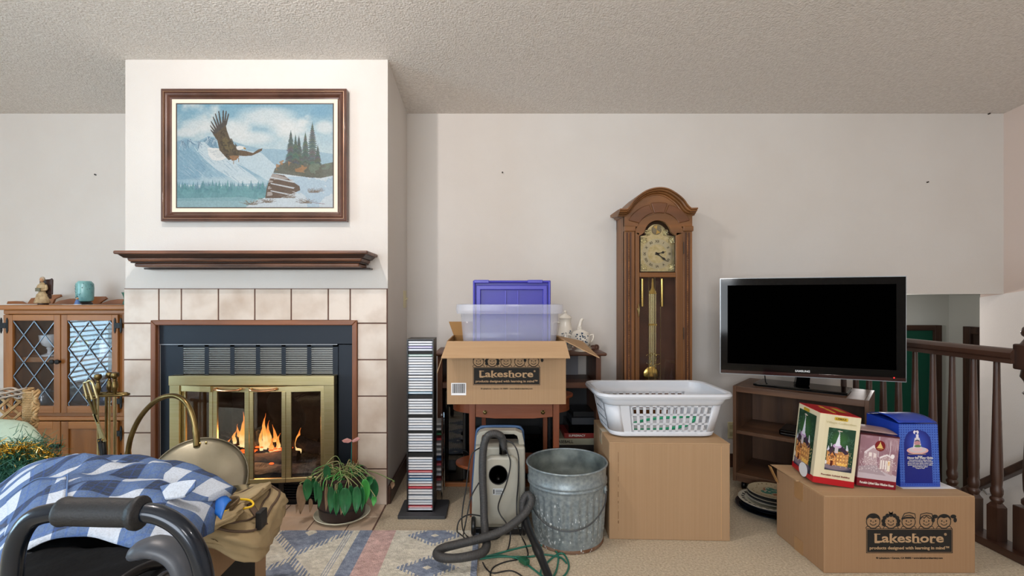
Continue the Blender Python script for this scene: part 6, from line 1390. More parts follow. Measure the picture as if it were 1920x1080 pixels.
for sx_, xo, xi in ((-1, cq(1163.3, 0)[0], GX0), (1, cq(1309, 0)[0], GX1)):
    zt_ = cq(0, 390)[1]; b = B(); pr2 = [(1, 0), (1, -.007), (.75, -.010), (.70, -.018), (.40, -.022), (.36, -.028), (.08, -.034), (.05, -.038), (-.3, -.038), (-.3, 0)]
    prism(b, [(xi+(xo-xi)*t_, zt_+z_) for t_, z_ in pr2], YG-.004, GYB); obj('cornice_return', b, gwx, gc_)
# raised fan panels and keystone on the pediment
def arcq(a0, a1, r0, r1, n=8):
    c_ = (arx, gzz(428)); f = lambda a, r: (c_[0]+r*math.cos(a)*1.20, c_[1]+r*math.sin(a)*.93)
    return [f(a0+(a1-a0)*k/n, r1) for k in range(n+1)]+[f(a1-(a1-a0)*k/n, r0) for k in range(n+1)]
kd = wood('clock_panel_wood', '7a4824', '5f381b', 'x', sc=8)
for a0, a1, r0, r1 in ((PI*.60, PI*.90, .106, .166), (PI*.10, PI*.40, .106, .166), (PI*.42, PI*.58, .102, .172)):
    obj('carved_panel' if r1 < .17 else 'keystone', prism(B(), arcq(a0, a1, r0, r1), YG-.008, YG+.001), kd, gc_, bev=.004)
for p in ((1176, 414, 1192, 421), (1279, 414, 1294, 421)): pass
# door: frame with arched window above and long glass below
DX0, DX1 = gx_(1191), gx_(1280.5); WX0, WX1 = gx_(1198.5), gx_(1267)
DY0, DY1 = YG-.006, YG+.014
dr = obj('door', box(B(), DX0, WX0, DY0, DY1, .55, gzz(436)), gw, gc_, bev=.003)
obj('door_stile', box(B(), WX1, DX1, DY0, DY1, .55, gzz(436)), gw, dr, bev=.003)
obj('door_rail', box(B(), WX0, WX1, DY0-.004, DY1, gzz(520), gzz(511)), gwx, dr, bev=.004); obj('door_rail', box(B(), WX0, WX1, DY0, DY1, .55, .60), gwx, dr, bev=.003)
wc_ = (WX0+WX1)/2
def arch2(hw, z0, rise): return [(wc_+hw*math.cos(PI-PI*k/n_), z0+rise*math.sin(PI*k/n_)) for k in range(n_+1)]
oo = [(DX0, gzz(436)), (DX0, gzz(430))]+[(arx+(gx_(1275)-arx)*math.cos(PI-PI*k/n_), gzz(426)+.080*math.sin(PI*k/n_)) for k in range(1, n_)]+[(DX1, gzz(430)), (DX1, gzz(436))]
shw = .082
ii = [(WX0, gzz(442)), (WX0+.012, gzz(440))]+arch2(shw, gzz(438), .082)[1:-1]+[(WX1-.012, gzz(440)), (WX1, gzz(442))]
obj('door_arch', ringprism(B(), oo, ii, DY0, DY1), gwx, dr)
for x0, x1 in ((DX0, WX0), (WX1, DX1)): pass
hwm = mat('clock_bead', '6f4426', .4)
obj('glass_pane', prism(B(), [(WX0, .60), (WX0, gzz(442))]+[(x, z) for x, z in arch2(shw, gzz(440), .082)]+[(WX1, gzz(442)), (WX1, .60)], YG+.004, YG+.007), glass('clock_glass', (.93, .92, .9), refl=.5), dr)
obj('escutcheon', lathe(B(), [(0, 0), (.006, 0), (.008, .004), (.004, .008), (0, .008)], (gx_(1196), DY0, gzz(582)), 12, Matrix.Rotation(PI/2, 4, 'X'), sy=2.4), brassd, dr, smooth=True)
obj('latch', tube(B(), [(gx_(1196), DY0-.006, gzz(570)), (gx_(1197), DY0-.014, gzz(580)), (gx_(1196), DY0-.006, gzz(594))], .003, 8), brassd, dr, smooth=True)
for py in (465, 625): obj('hinge', tube(B(), [(gx_(1281), DY0-.003, gzz(py+11)), (gx_(1281), DY0-.003, gzz(py-11))], .003, 8), mat('dark_hinge', '3c2a1c', .5), dr)
# dial
DYY = YG+.05; dxp = lambda p: XX(p, DYY); dzp = lambda p: ZZ(p, DYY)
dial = thing; dcx, dcz = dxp(1232), dzp(476)
dm = mat('brass_dial_plate', 'e2d8b2', .3, .6, col2='cabd8e', nscale=40); slv = mat('silvered_ring', 'cfcab0', .3, .8)
sq0, sq1 = dxp(1201), dxp(1264.5)
dp = obj('dial', prism(B(), [(sq0, dzp(509)), (sq1, dzp(509)), (sq1, dzp(443)), (dxp(1251), dzp(441))]+[(dxp(1231)+.064*math.cos(a), dzp(440)+.066*math.sin(a)) for a in [PI*k/16 for k in range(17)]]+[(dxp(1211), dzp(441)), (sq0, dzp(443))], DYY, DYY+.004), dm, gc_)
obj('chapter_ring', lathe(B(), [(.060, 0), (.060, .002), (.096, .002), (.096, 0)], (dcx, DYY, dcz), 48, Matrix.Rotation(PI/2, 4, 'X'), caps=False), slv, dp, smooth=True)
obj('centre_disc', lathe(B(), [(0, .0015), (.058, .0015), (.058, 0)], (dcx, DYY, dcz), 36, Matrix.Rotation(PI/2, 4, 'X'), caps=False), dm, dp, smooth=True)
obj('moon_disc', lathe(B(), [(0, .003), (.030, .003), (.032, 0)], (dxp(1231), DYY, dzp(431)), 30, Matrix.Rotation(PI/2, 4, 'X'), caps=False), mat('dial_disc_grey', '8f8a78', .25, .8), dp, smooth=True)
b = B(); prism(b, [(dxp(1231), dzp(431)), (dxp(1231)-.02, dzp(431)+.02), (dxp(1231)+.004, dzp(431)+.029)], DYY-.004, DYY-.003); prism(b, [(dxp(1231), dzp(431)), (dxp(1231)+.024, dzp(431)-.016), (dxp(1231)-.004, dzp(431)-.029)], DYY-.004, DYY-.003); obj('moon_rays', b, goldm, dp)
for k in range(12):
    a = PI/2-2*PI*k/12; r_ = .078; rom = ['XII', 'I', 'II', 'III', 'IIII', 'V', 'VI', 'VII', 'VIII', 'IX', 'X', 'XI'][k]
    text('numeral', rom, .021, mat('dial_black', '2b2720', .5), dp, (dcx+r_*math.cos(a), DYY-.0026, dcz+r_*math.sin(a)), (math.sin(a), 0, -math.cos(a)), (math.cos(a), 0, math.sin(a)), .0004)
b = B(); r_ = random.Random(6)
for (cx, cz_) in ((sq0+.02, dzp(507)+.02), (sq1-.02, dzp(507)+.02), (sq0+.02, dzp(445)-.02), (sq1-.02, dzp(445)-.02), (dxp(1214), dzp(436)), (dxp(1248), dzp(436))):
    for k in range(30): a0 = r_.uniform(0, 6.3); x, z = cx+r_.uniform(-.014, .014), cz_+r_.uniform(-.014, .014); tube(b, [(x+.007*math.cos(a0+t*3.4), DYY-.003, z+.007*math.sin(a0+t*3.4)) for t in [j/6 for j in range(7)]], .0012, 4)
o = obj('scroll_spandrels', b, mat('spandrel_silver', 'e6dfc0', .25, .9), dp); o['kind'] = 'stuff'
def hand(ang, L_, w_, nm):
    d = Vector((math.cos(ang), 0, math.sin(ang))); s_ = Vector((-d.z, 0, d.x)); c_ = Vector((dcx, DYY-.008, dcz)); b = B()
    pts = [(-.015, .003), (.0, .006), (.02, .002), (L_*.5, .003), (L_*.6, w_), (L_*.72, w_*.8), (L_*.78, .002), (L_, .0005)]
    poly = [c_+d*l+s_*q_ for l, q_ in pts]+[c_+d*l-s_*q_ for l, q_ in pts[::-1]]
    v = [b.verts.new(p) for p in poly]; b.faces.new(v); return obj(nm, b, blackp, dp, solid=.001)
hand(math.radians(14), .056, .008, 'hour_hand'); hand(math.radians(-38), .080, .007, 'minute_hand')
text('lettering', 'Howard Miller', .006, mat('dial_black', '2b2720', .5), dp, (dcx, DYY-.002, dcz+.022), (1, 0, 0), (0, 0, 1), .0001) if False else None
# chimes, pendulum, chains
for p in (1209.5, 1247.5): obj('weight', lathe(B(), [(0, 0), (.0095, 0), (.0105, .003), (.0105, 1)], (0, 0, 0), 16).__class__ and lathe(B(), [(0, 0), (.010, 0), (.0105, .003), (.0105, gzz(521)-gzz(574)), (0, gzz(521)-gzz(574))], (gx_(p), YG+.06, gzz(575)), 18), goldm, gc_, smooth=True)
pen = obj('pendulum', lathe(B(), [(0, -.006), (.045, -.005), (.05, -.002), (.05, .002), (.045, .005), (0, .007)], (XX(1221, YG+.09), YG+.09, ZZ(702, YG+.09)), 36, Matrix.Rotation(PI/2, 4, 'X')), goldm, gc_, smooth=True)
b = B(); Yq = YG+.09
for k in range(7): x = XX(1217.5+k*2.0, Yq); tube(b, [(x, Yq, ZZ(545, Yq)), (x, Yq, ZZ(690, Yq))], .0011, 5)
obj('rod', b, brass, pen)
b = B(); box(b, XX(1215.5, Yq), XX(1231.5, Yq), Yq-.003, Yq+.003, ZZ(610.5, Yq), ZZ(607, Yq)); obj('cross_piece', b, goldm, pen)
prism_ = [(1222, 522), (1225, 522), (1226, 540), (1231, 551), (1216, 551), (1221, 540)]
obj('crown_piece', prism(B(), [(XX(a, Yq-.01), ZZ(c, Yq-.01)) for a, c in prism_], Yq-.012, Yq-.008), goldm, pen)
b = B()
for s_ in (-1, 1):
    for (cx, cy, r_, a0, a1) in ((9, 668, 4, 0, 4.5), (8, 678, 5, 1.5, 6), (5, 686, 3.5, 0, 5), (4, 664, 2.5, 0, 5)):
        tube(b, [(XX(1224+s_*cx+s_*r_*math.cos(a0+(a1-a0)*t), Yq), Yq-.008, ZZ(cy-r_*math.sin(a0+(a1-a0)*t), Yq)) for t in [k/9 for k in range(10)]], .0018, 5)
o = obj('lyre_scroll', b, goldm, pen, smooth=2); o['kind'] = 'stuff'
def chain(px, p0, p1, Y, parent):
    b = B(); z = ZZ(p0, Y); k = 0; x = XX(px, Y)
    while z > ZZ(p1, Y):
        M_ = Matrix.Rotation(PI/2*(k % 2), 3, 'Z'); tube(b, [Vector((x, Y, z))+M_ @ Vector((.0022*math.cos(a), 0, .0048*math.sin(a))) for a in [2*PI*j/8 for j in range(8)]], .0008, 4, closed=True); z -= .0078; k += 1
    o = obj('chain', b, brass, parent); o['kind'] = 'stuff'
for px in (1216.5, 1228, 1238.5): chain(px, 521, 712, YG+.065, gc_)

# ------------------------------------------------------------------ big closed carton, laundry basket
def rbox(p0, ang, w_, d_, z0, z1):
    """box from front-left corner p0 turned by ang; returns matrix and bmesh in world"""
    M_ = Matrix.Translation((p0[0], p0[1], 0)) @ Matrix.Rotation(ang, 4, 'Z'); return M_, box(B(), 0, w_, 0, d_, z0, z1, M_)
BA = math.radians(-2.2); BW, BD, BH = .553, .42, .447
Mb, b = rbox((.542, 2.235), BA, BW, BD, .0, BH)
bc = thing('large_carton', 'large plain closed cardboard carton standing under the laundry basket', 'box', (.8, 2.4, 0), world=True)
obj('body', b, card, bc, bev=.004)
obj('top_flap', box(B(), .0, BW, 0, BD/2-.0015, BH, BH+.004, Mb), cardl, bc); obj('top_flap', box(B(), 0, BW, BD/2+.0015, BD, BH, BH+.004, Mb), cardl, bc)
tape = mat('brown_packing_tape', 'a27c55', .3); clr = mat('clear_tape', 'c9b89a', .15, coat=.6)
b = box(B(), -.001, BW+.001, BD/2-.03, BD/2+.03, BH+.004, BH+.0046, Mb); box(b, -.001, 0, BD/2-.03, BD/2+.03, BH-.06, BH+.0046, Mb); box(b, BW, BW+.001, BD/2-.03, BD/2+.03, BH-.06, BH+.0046, Mb); obj('tape', b, clr, bc)
cr = mat('dark_crease', '6b4b30', .9); b = B()
rr = random.Random(8); z = .04
while z < BH-.06: L_ = rr.uniform(.01, .05); box(b, .040+rr.uniform(0, .002), .042+rr.uniform(0, .002), -.0006, 0, z, z+L_, Mb); z += L_+rr.uniform(.004, .02)
o = obj('crease_line', b, cr, bc); o['kind'] = 'stuff'
obj('edge_fold', box(B(), .512, .5135, -.0005, 0, .01, BH-.01, Mb), mat('light_crease', 'cba273', .9), bc)
# laundry basket
bw = mat('white_basket_plastic', 'd0d4dc', .4)
lb = thing('laundry_basket', 'white plastic laundry basket with slotted sides on the large carton', 'basket', (.82, 2.47, BH+.005), world=True)
bx_, by_ = .825, 2.455; bz0 = BH+.005; bzt = .668
def bl_(fr, z, gx=0, gy=0, r_=.06, n_=8):
    """loop of the basket at height fraction"""
    hw, hd = (.250+.045*fr+gx), (.150+.03*fr+gy); return [Vector((bx_+x, by_+y, z)) for x, y in rrect(-hw, hw, -hd, hd, r_, n_)]
b = B(); loft(b, [bl_(.72, bz0+.160), bl_(.74, bz0+.165, .006, .006), bl_(1.0, bzt-.028, .004, .004), bl_(1, bzt-.006, .004, .004), bl_(1, bzt, .010, .010), bl_(1, bzt, .026, .022, .075), bl_(1, bzt-.010, .030, .026, .075), bl_(1, bzt-.020, .026, .022, .075), bl_(1, bzt-.022, .018, .014, .07)], False)
obj('rim_band', b, bw, lb, smooth=True, solid=.003)
b = B(); loft(b, [bl_(-.12, bz0, -.02, -.02, .05), bl_(0, bz0+.010), bl_(.14, bz0+.030)], True); obj('bottom_tray', b, bw, lb, smooth=True, solid=.003)
# slotted wall: corner panels, vertical ribs and two horizontal bands
def wpt(side, t, fr): 
    z = bz0+.03+(.160-.03)*fr; f_ = .14+(.72-.14)*fr; hw, hd = .250+.045*f_, .150+.03*f_
    if side == 0: return Vector((bx_-hw+2*hw*t, by_-hd, z))
    if side == 2: return Vector((bx_+hw-2*hw*t, by_+hd, z))
    if side == 1: return Vector((bx_+hw, by_-hd+2*hd*t, z))
    return Vector((bx_-hw, by_+hd-2*hd*t, z))
def quadslab(b, side, t0, t1, f0, f1, th=.0035):
    P_ = [wpt(side, t0, f0), wpt(side, t1, f0), wpt(side, t1, f1), wpt(side, t0, f1)]; nr = (P_[1]-P_[0]).cross(P_[3]-P_[0]).normalized()*th
    hexa(b, [P_[0]-nr, P_[1]-nr, P_[1], P_[0], P_[3]-nr, P_[2]-nr, P_[2], P_[3]])
b = B(); loft(b, [[p for i, p in enumerate(bl_(.14, bz0+.03))], bl_(.72, bz0+.16)], False)
# remove the straight runs, keep the rounded corners
kill = [f for f in b.faces if max((e.calc_length() for e in f.edges if abs(e.verts[0].co.z-e.verts[1].co.z) < 1e-6), default=0) > .1]
bmesh.ops.delete(b, geom=kill, context='FACES'); obj('corner_wall', b, bw, lb, smooth=True, solid=.003)['kind'] = 'stuff'
for side, nr_, m0, m1 in ((0, 12, .20, .90), (2, 12, .12, .88), (1, 7, .24, .76), (3, 7, .24, .76)):
    hw_ = .54 if side in (0, 2) else .32; c0, c1 = .11 if side in (0, 2) else .19, .89 if side in (0, 2) else .81
    b = B(); quadslab(b, side, c0, m0, 0, 1); quadslab(b, side, m1, c1, 0, 1) if m1 < c1 else None
    quadslab(b, side, m0, m1, .60, .68); quadslab(b, side, m0, m1, .93, 1); quadslab(b, side, m0, m1, .0, .06); quadslab(b, side, m0, m1, .26, .33)
    for k in range(nr_+1): t = m0+(m1-m0)*k/nr_; quadslab(b, side, t-.012/hw_*.55, t+.012/hw_*.55, 0, 1)
    o = obj('slotted_wall', b, bw, lb); o['kind'] = 'stuff'
gh = obj('green_hanger', tube(B(), smoothpts([(bx_-.20, by_-.10, bz0+.022), (bx_, by_-.11, bz0+.030), (bx_+.12, by_-.11, bz0+.05), (bx_+.17, by_-.10, bz0+.085), (bx_+.18, by_+.02, bz0+.06), (bx_, by_+.08, bz0+.03), (bx_-.20, by_-.06, bz0+.022)], 8), .008, 8, flat=.6), mat('green_plastic', '2fae7c', .4), off=(bx_, by_, bz0+.012), smooth=2); tag(gh, 'green plastic hanger lying inside the white laundry basket', 'hanger')

# ------------------------------------------------------------------ galvanised pail
galv = mat('galvanised_steel', 'aab3b6', .42, .4, col2='66737b', nscale=60, contrast=(.15, .85), col3='8a959a', bump=.12, bscale=30)
gal2 = mat('galvanised_inside', '8d9692', .5, .4, col2='565f60', nscale=12)
px_, py_ = .356, 2.258
ga = thing('galvanised_pail', 'galvanised steel pail with fluted sides and wire handle beside the large carton', 'pail', (px_, py_, 0))
ga.rotation_euler = (0, math.radians(-1.5), 0)
seg = 240; R0, R1, H = .158, .184, .362
def rad(z): return R0+(R1-R0)*z/H
prof = [(z, (1 if .06 < z < .25 else 0)) for z in [0, .012, .03, .05, .07, .10, .14, .18, .22, .25, .262]]
b = B(); rings = []
for z, fl_ in prof:
    rings.append([b.verts.new(((rad(z)+fl_*.0035*math.cos(30*a))*math.cos(a), (rad(z)+fl_*.0035*math.cos(30*a))*math.sin(a), z)) for a in [2*PI*k/seg for k in range(seg)]])
for z, dr_ in ((.268, .0), (.272, .0065), (.277, .0), (.284, .0), (.288, .0065), (.293, .0), (.33, 0), (.350, .0), (.354, .003)):
    rings.append([b.verts.new(((rad(z)+dr_)*math.cos(a), (rad(z)+dr_)*math.sin(a), z)) for a in [2*PI*k/seg for k in range(seg)]])
for i in range(len(rings)-1):
    for k in range(seg): b.faces.new((rings[i][k], rings[i][(k+1) % seg], rings[i+1][(k+1) % seg], rings[i+1][k]))
obj('body', b, galv, ga, smooth=2)
obj('inside', lathe(B(), [(0, .012), (R0-.004, .012), (rad(.26)-.004, .26), (rad(.275), .275), (rad(.285)-.004, .285), (rad(.31), .31), (rad(.354)-.002, .354)], seg=72, caps=False), gal2, ga, smooth=2)
obj('rim', tube(B(), [((R1+.002)*math.cos(a), (R1+.002)*math.sin(a), .356) for a in [2*PI*k/72 for k in range(72)]], .0045, 8, closed=True), galv, ga, smooth=2)
obj('foot_band', lathe(B(), [(R0+.001, 0), (R0+.003, .002), (R0+.003, .014), (R0+.001, .016)], seg=72, caps=False), mat('rusty_rim', '8b7464', .8, .3, col2='6e4a30', nscale=18), ga, smooth=2)
r_ = random.Random(9); b = B()
for k in range(230):
    a = r_.uniform(-PI, 0); z = abs(r_.gauss(.12, .07)); 
    if z > .25: continue
    if r_.random() < .4: a = r_.gauss(-2.6, .18)
    R = rad(z)+.0026; s_ = r_.uniform(.001, .0042); vs = [b.verts.new((R*math.cos(a+s_/R*math.cos(q_)*.8), R*math.sin(a+s_/R*math.cos(q_)*.8), z+s_*math.sin(q_)*r_.uniform(.8, 2.5))) for q_ in [2*PI*j/6 for j in range(6)]]; b.faces.new(vs)
o = obj('white_spots', b, mat('white_oxide', 'c4ccd0', .9), ga); o['kind'] = 'stuff'
for a in (-.42, PI-.42-.35):
    c_ = Vector(((rad(.245)+.004)*math.cos(a), (rad(.245)+.004)*math.sin(a), .248)); nn = Vector((math.cos(a), math.sin(a), 0)); s_ = Vector((-nn.y, nn.x, 0))
    obj('ear', tube(B(), [c_+s_*(.013*math.cos(q_))+Vector((0, 0, .016*math.sin(q_))) for q_ in [2*PI*k/14 for k in range(14)]], .005, 6, closed=True), galv, ga, smooth=2)
ea = Vector(((rad(.24)+.008)*math.cos(-.42), (rad(.24)+.008)*math.sin(-.42), .24)); pts = [ea]
for k in range(1, 15): t = k/14; a = -.42-t*(PI-.5); pts.append(Vector(((rad(.1)+.022)*math.cos(a), (rad(.1)+.022)*math.sin(a), .24-.125*math.sin(PI*min(1, t*.98))**.8+.0)))
obj('bail_handle', tube(B(), smoothpts(pts, 3), .0032, 8), mat('dark_wire', '55585c', .45, .8), ga, smooth=2)

# ------------------------------------------------------------------ canister vacuum standing on end
YVc = 2.27; vx_ = lambda p: XX(p, YVc); vz_ = lambda p: ZZ(p, YVc)
vb = mat('warm_grey_plastic', 'a9a79c', .4, col2='9c9a90', nscale=4); vbl = mat('blue_grey_edge', '34537a', .4)
va = thing('canister_vacuum', 'warm grey canister vacuum standing on end with blue edge and black hose', 'vacuum', (vx_(935), YVc+.1, .03), world=True)
def vouter(s_=0): return [(vx_(884)+s_, .035), (vx_(885)+s_, vz_(930)), (vx_(890)+s_, vz_(860)), (vx_(893)+s_, vz_(822)), (vx_(899)+s_, vz_(814)), (vx_(910), vz_(811)-s_), (vx_(968), vz_(811)-s_), (vx_(980)-s_, vz_(816)), (vx_(983)-s_, vz_(830)), (vx_(985)-s_, vz_(900)), (vx_(984)-s_, vz_(985)), (vx_(978)-s_, .035)]
o_ = vouter(); hole = [(vx_(912), vz_(817)), (vx_(966), vz_(817)), (vx_(971), vz_(822)), (vx_(973), vz_(836)), (vx_(940), vz_(834)), (vx_(908), vz_(838)), (vx_(906), vz_(828)), (vx_(908), vz_(820))]
def withhole(pts_out, y0, y1, nm, m, bv=.003):
    # body built as lower block + handle loop bars so that the hand hole is open
    b = B(); low = [p for p in pts_out if p[1] < vz_(838)]; zt = vz_(838)
    L_ = [p for p in low if p[0] < vx_(935)]; Rr = [p for p in low if p[0] >= vx_(935)]
    L_.sort(key=lambda p: p[1]); Rr.sort(key=lambda p: p[1]); xl = L_[-1][0]+.003; xr = Rr[-1][0]-.001
    prism(b, L_+[(xl, zt), (xr, zt)]+Rr[::-1], y0, y1)
    top = [(xl, zt), (vx_(893), vz_(822)), (vx_(899), vz_(814)), (vx_(910), vz_(811)), (vx_(968), vz_(811)), (vx_(980), vz_(816)), (vx_(983), vz_(830)), (xr, zt)]
    inn = [(vx_(903), zt), (vx_(903), vz_(826)), (vx_(905), vz_(820)), (vx_(911), vz_(818)), (vx_(964), vz_(818)), (vx_(970), vz_(821)), (vx_(973), vz_(830)), (vx_(973), zt)]
    bmesh.ops.recalc_face_normals(b, faces=b.faces); o1 = obj(nm, b, m, va, bev=bv, seg=3)
    return o1, top, inn
body_, top, inn = withhole(o_, YVc, YVc+.14, 'body', vb, .018)
obj('handle_loop', ringprism(B(), top, inn, YVc+.03, YVc+.09), vb, body_, bev=.004)
obj('rear_shell', prism(B(), [(x+(.008 if x > vx_(935) else -.004), z) for x, z in o_ if True], YVc+.10, YVc+.145), vbl, va, bev=.006) if False else None
edge = [Vector((x, YVc+.105, z)) for x, z in [(vx_(886), .10)]+o_[1:]]; obj('blue_edge', tube(B(), smoothpts(edge, 4), .0075, 8), vbl, va, smooth=2)
obj('front_hump', prism(B(), [(vx_(905), .06), (vx_(905), vz_(868)), (vx_(909), vz_(857)), (vx_(920), vz_(852)), (vx_(958), vz_(852)), (vx_(968), vz_(857)), (vx_(972), vz_(870)), (vx_(974), .06)], YVc-.03, YVc+.01), vb, va, bev=.014, seg=3)
cc_ = (vx_(934), YVc-.030, vz_(886))
obj('motor_vent', lathe(B(), [(0, -.012), (.020, -.014), (.034, -.006), (.042, .003), (.044, .002), (.044, 0), (0, 0)], cc_, 30, Matrix.Rotation(PI/2, 4, 'X'), sy=1.05), blackp, va, smooth=True)
obj('port', lathe(B(), [(0, .004), (.008, .01), (.010, .004), (.012, .012), (.014, 0), (0, 0)], (cc_[0], cc_[1]-.0, cc_[2]-.012), 16, Matrix.Rotation(PI/2, 4, 'X')), blackg, va, smooth=True)
lbp = box(B(), vx_(924), vx_(944), YVc-.0312, YVc-.030, vz_(923), vz_(911)); lb_ = obj('rating_label', lbp, mat('pale_label', 'b9c0c4', .5), va)
b = B(); [box(b, vx_(929), vx_(929+w_), YVc-.0316, YVc-.0312, vz_(914+k*2.2+.8), vz_(914+k*2.2)) for k, w_ in enumerate((12, 14, 10, 13))]; box(b, vx_(925), vx_(927), YVc-.0316, YVc-.0312, vz_(921), vz_(913)); o = obj('label_print', b, ink, lb_); o['kind'] = 'stuff'
for px in (888, 981): obj('wheel', lathe(B(), [(0, -.010), (.036, -.010), (.042, -.004), (.042, .004), (.036, .010), (0, .010)], (vx_(px), YVc-.012, .052), 24, Matrix.Rotation(PI/2, 4, 'Y')), blackp, va, smooth=True)
obj('foot', box(B(), vx_(888), vx_(980), YVc, YVc+.13, .003, .036), blackp, va, bev=.004)
hosem = mat('dark_grey_hose', '3a3a3b', .5)
def ribhose(pts, r_, m, parent, nm='hose', n=10, amp=.0013, pitch=.0058):
    sp = smoothpts(pts, n); out = [sp[0]]; acc = 0      # resample evenly
    L_ = [0]
    for a, c in zip(sp, sp[1:]): L_.append(L_[-1]+(c-a).length)
    tot = L_[-1]; m_ = int(tot/(pitch/3)); res = []; j = 0
    for k in range(m_+1):
        s_ = tot*k/m_
        while j < len(L_)-2 and L_[j+1] < s_: j += 1
        t = (s_-L_[j])/max(1e-9, L_[j+1]-L_[j]); res.append(sp[j].lerp(sp[j+1], t))
    rs = [r_+(amp if k % 3 == 0 else -amp*.6) for k in range(len(res))]
    b = B(); tube(b, res, rs, 14); return obj(nm, b, m, parent, smooth=2)
hz_ = [P(944, 846, 2.255), P(943, 828, 2.25), P(938, 817, 2.24), P(927, 813, 2.235), P(915, 817, 2.23), P(908, 832, 2.225), P(905, 860, 2.22), P(905, 900, 2.21), P(907, 940, 2.19), P(908, 975, 2.16), P(911, 1008, 2.10), P(912, 1024, 2.04), P(904, 1036, 1.99),
       P(880, 1043, 1.955), P(850, 1047, 1.94), P(827, 1045, 1.95), P(819, 1038, 1.98), P(830, 1028, 2.01), P(860, 1020, 2.03), P(900, 1010, 2.04), P(940, 996, 2.06), P(970, 976, 2.09), P(988, 957, 2.12), P(996, 938, 2.15), P(991, 928, 2.17), P(983, 934, 2.17), P(980, 950, 2.16), P(983, 968, 2.13)]
for q_ in hz_: q_.z = max(q_.z, .036)
ribhose(hz_, .0175, hosem, va)
obj('hose_connector', lathe(B(), [(.016, 0), (.021, .0), (.019, .012), (.017, .045), (.016, .05)], P(944, 850, 2.255), 20, Matrix.Rotation(-.1, 4, 'Y')), blackg, va, smooth=True)
wnd = [P(983, 968, 2.13), P(990, 990, 2.07), P(1004, 1022, 1.98), P(1018, 1055, 1.90), P(1036, 1100, 1.78)]
for q_ in wnd: q_.z = max(q_.z, .024)
b = B(); tube(b, smoothpts(wnd, 6), [.018, .0185, .019, .019, .0185, .0175, .017]+[.0165]*6+[.0195]*3+[.0165]*9, 14); obj('wand', b, blackp, va, smooth=2)
# cords
def cord(nm, label, cat, px_pts, m, r_, parent=None, zmin=None):
    pts = []
    for q_ in px_pts:
        if len(q_) == 2: Y = FLY(q_[1]); p = P(q_[0], q_[1], Y); p.z = r_+(.013 if (p.x < -.06) else .001)
        else: p = P(*q_)
        pts.append(p)
    b = B(); tube(b, smoothpts(pts, 8), r_, 7)
    o = obj(nm, b, m, parent, off=None if parent else (pts[0].x, pts[0].y, 0), smooth=2)
    if not parent: tag(o, label, cat)
    return o
bcm = mat('black_cord', '1a1b1e', .4)
cord('power_cord', '', '', [(945, 835, 2.25), (952, 850, 2.23), (957, 870, 2.22), (950, 905, 2.21), (940, 930, 2.21), (934, 950, 2.21), (938, 965, 2.20), (950, 982, 2.18), (957, 1000, 2.15), (953, 1030), (945, 1037)], bcm, .0032, va)
cord('power_cord', '', '', [(945, 825, 2.25), (962, 832, 2.23), (972, 855, 2.22), (972, 900, 2.21), (969, 940, 2.21), (970, 980, 2.19), (975, 1003), (984, 1020), (990, 1040), (985, 1050)], bcm, .0032, va)
cord('power_cord', '', '', [(903, 838, 2.25), (886, 850, 2.22), (878, 880, 2.21), (874, 915, 2.2), (868, 950, 2.19), (866, 980, 2.17), (870, 1005), (880, 1015), (896, 1020), (930, 1012), (945, 1000)], bcm, .0032, va)
cord('power_cord', '', '', [(898, 905, 2.21), (884, 930, 2.2), (877, 960, 2.18), (871, 990, 2.15), (868, 1012)], bcm, .0032, va)
cord('power_cord', '', '', [(905, 968, 2.2), (880, 965, 2.19), (862, 975, 2.17), (857, 995, 2.16), (863, 1008), (874, 1018)], bcm, .0032, va)
grc = mat('dark_green_cord', '1f6a58', .4)
ec = cord('extension_cord', 'dark green extension cord looped on the carpet before the vacuum', 'cord', [(884, 1053), (905, 1047), (940, 1038), (975, 1029), (1005, 1024), (1030, 1028), (1045, 1040), (1046, 1060), (1038, 1082), (1020, 1088), (1015, 1070), (1040, 1045), (1055, 1040), (1064, 1052), (1066, 1068), (1055, 1084), (1030, 1090), (990, 1062), (965, 1048), (925, 1043), (900, 1050), (935, 1046), (990, 1046), (1020, 1042), (1050, 1047), (1062, 1058)], grc, .0040)
cp_ = P(983, 1060, FLY(1060)); b = B(); box(b, -.014, .014, -.022, .022, 0, .022); bmesh.ops.rotate(b, verts=b.verts, matrix=Matrix.Rotation(.7, 3, 'Z')); bmesh.ops.translate(b, verts=b.verts, vec=(cp_.x, cp_.y, .008)); 
pg = obj('plug', b, mat('dark_green_plastic', '1d5a40', .4), ec, bev=.005)
bk_ = cord('loose_cable', 'thin black cord curling on the floor at the bottom centre', 'cord', [(970, 1051), (945, 1056), (925, 1066), (920, 1082), (940, 1090), (985, 1086)], bcm, .0028)
bk_ = cord('loose_cable', 'thin black cord tangled under the green extension cord', 'cord', [(905, 1056), (912, 1068), (925, 1076), (960, 1072), (990, 1090)], bcm, .0028)

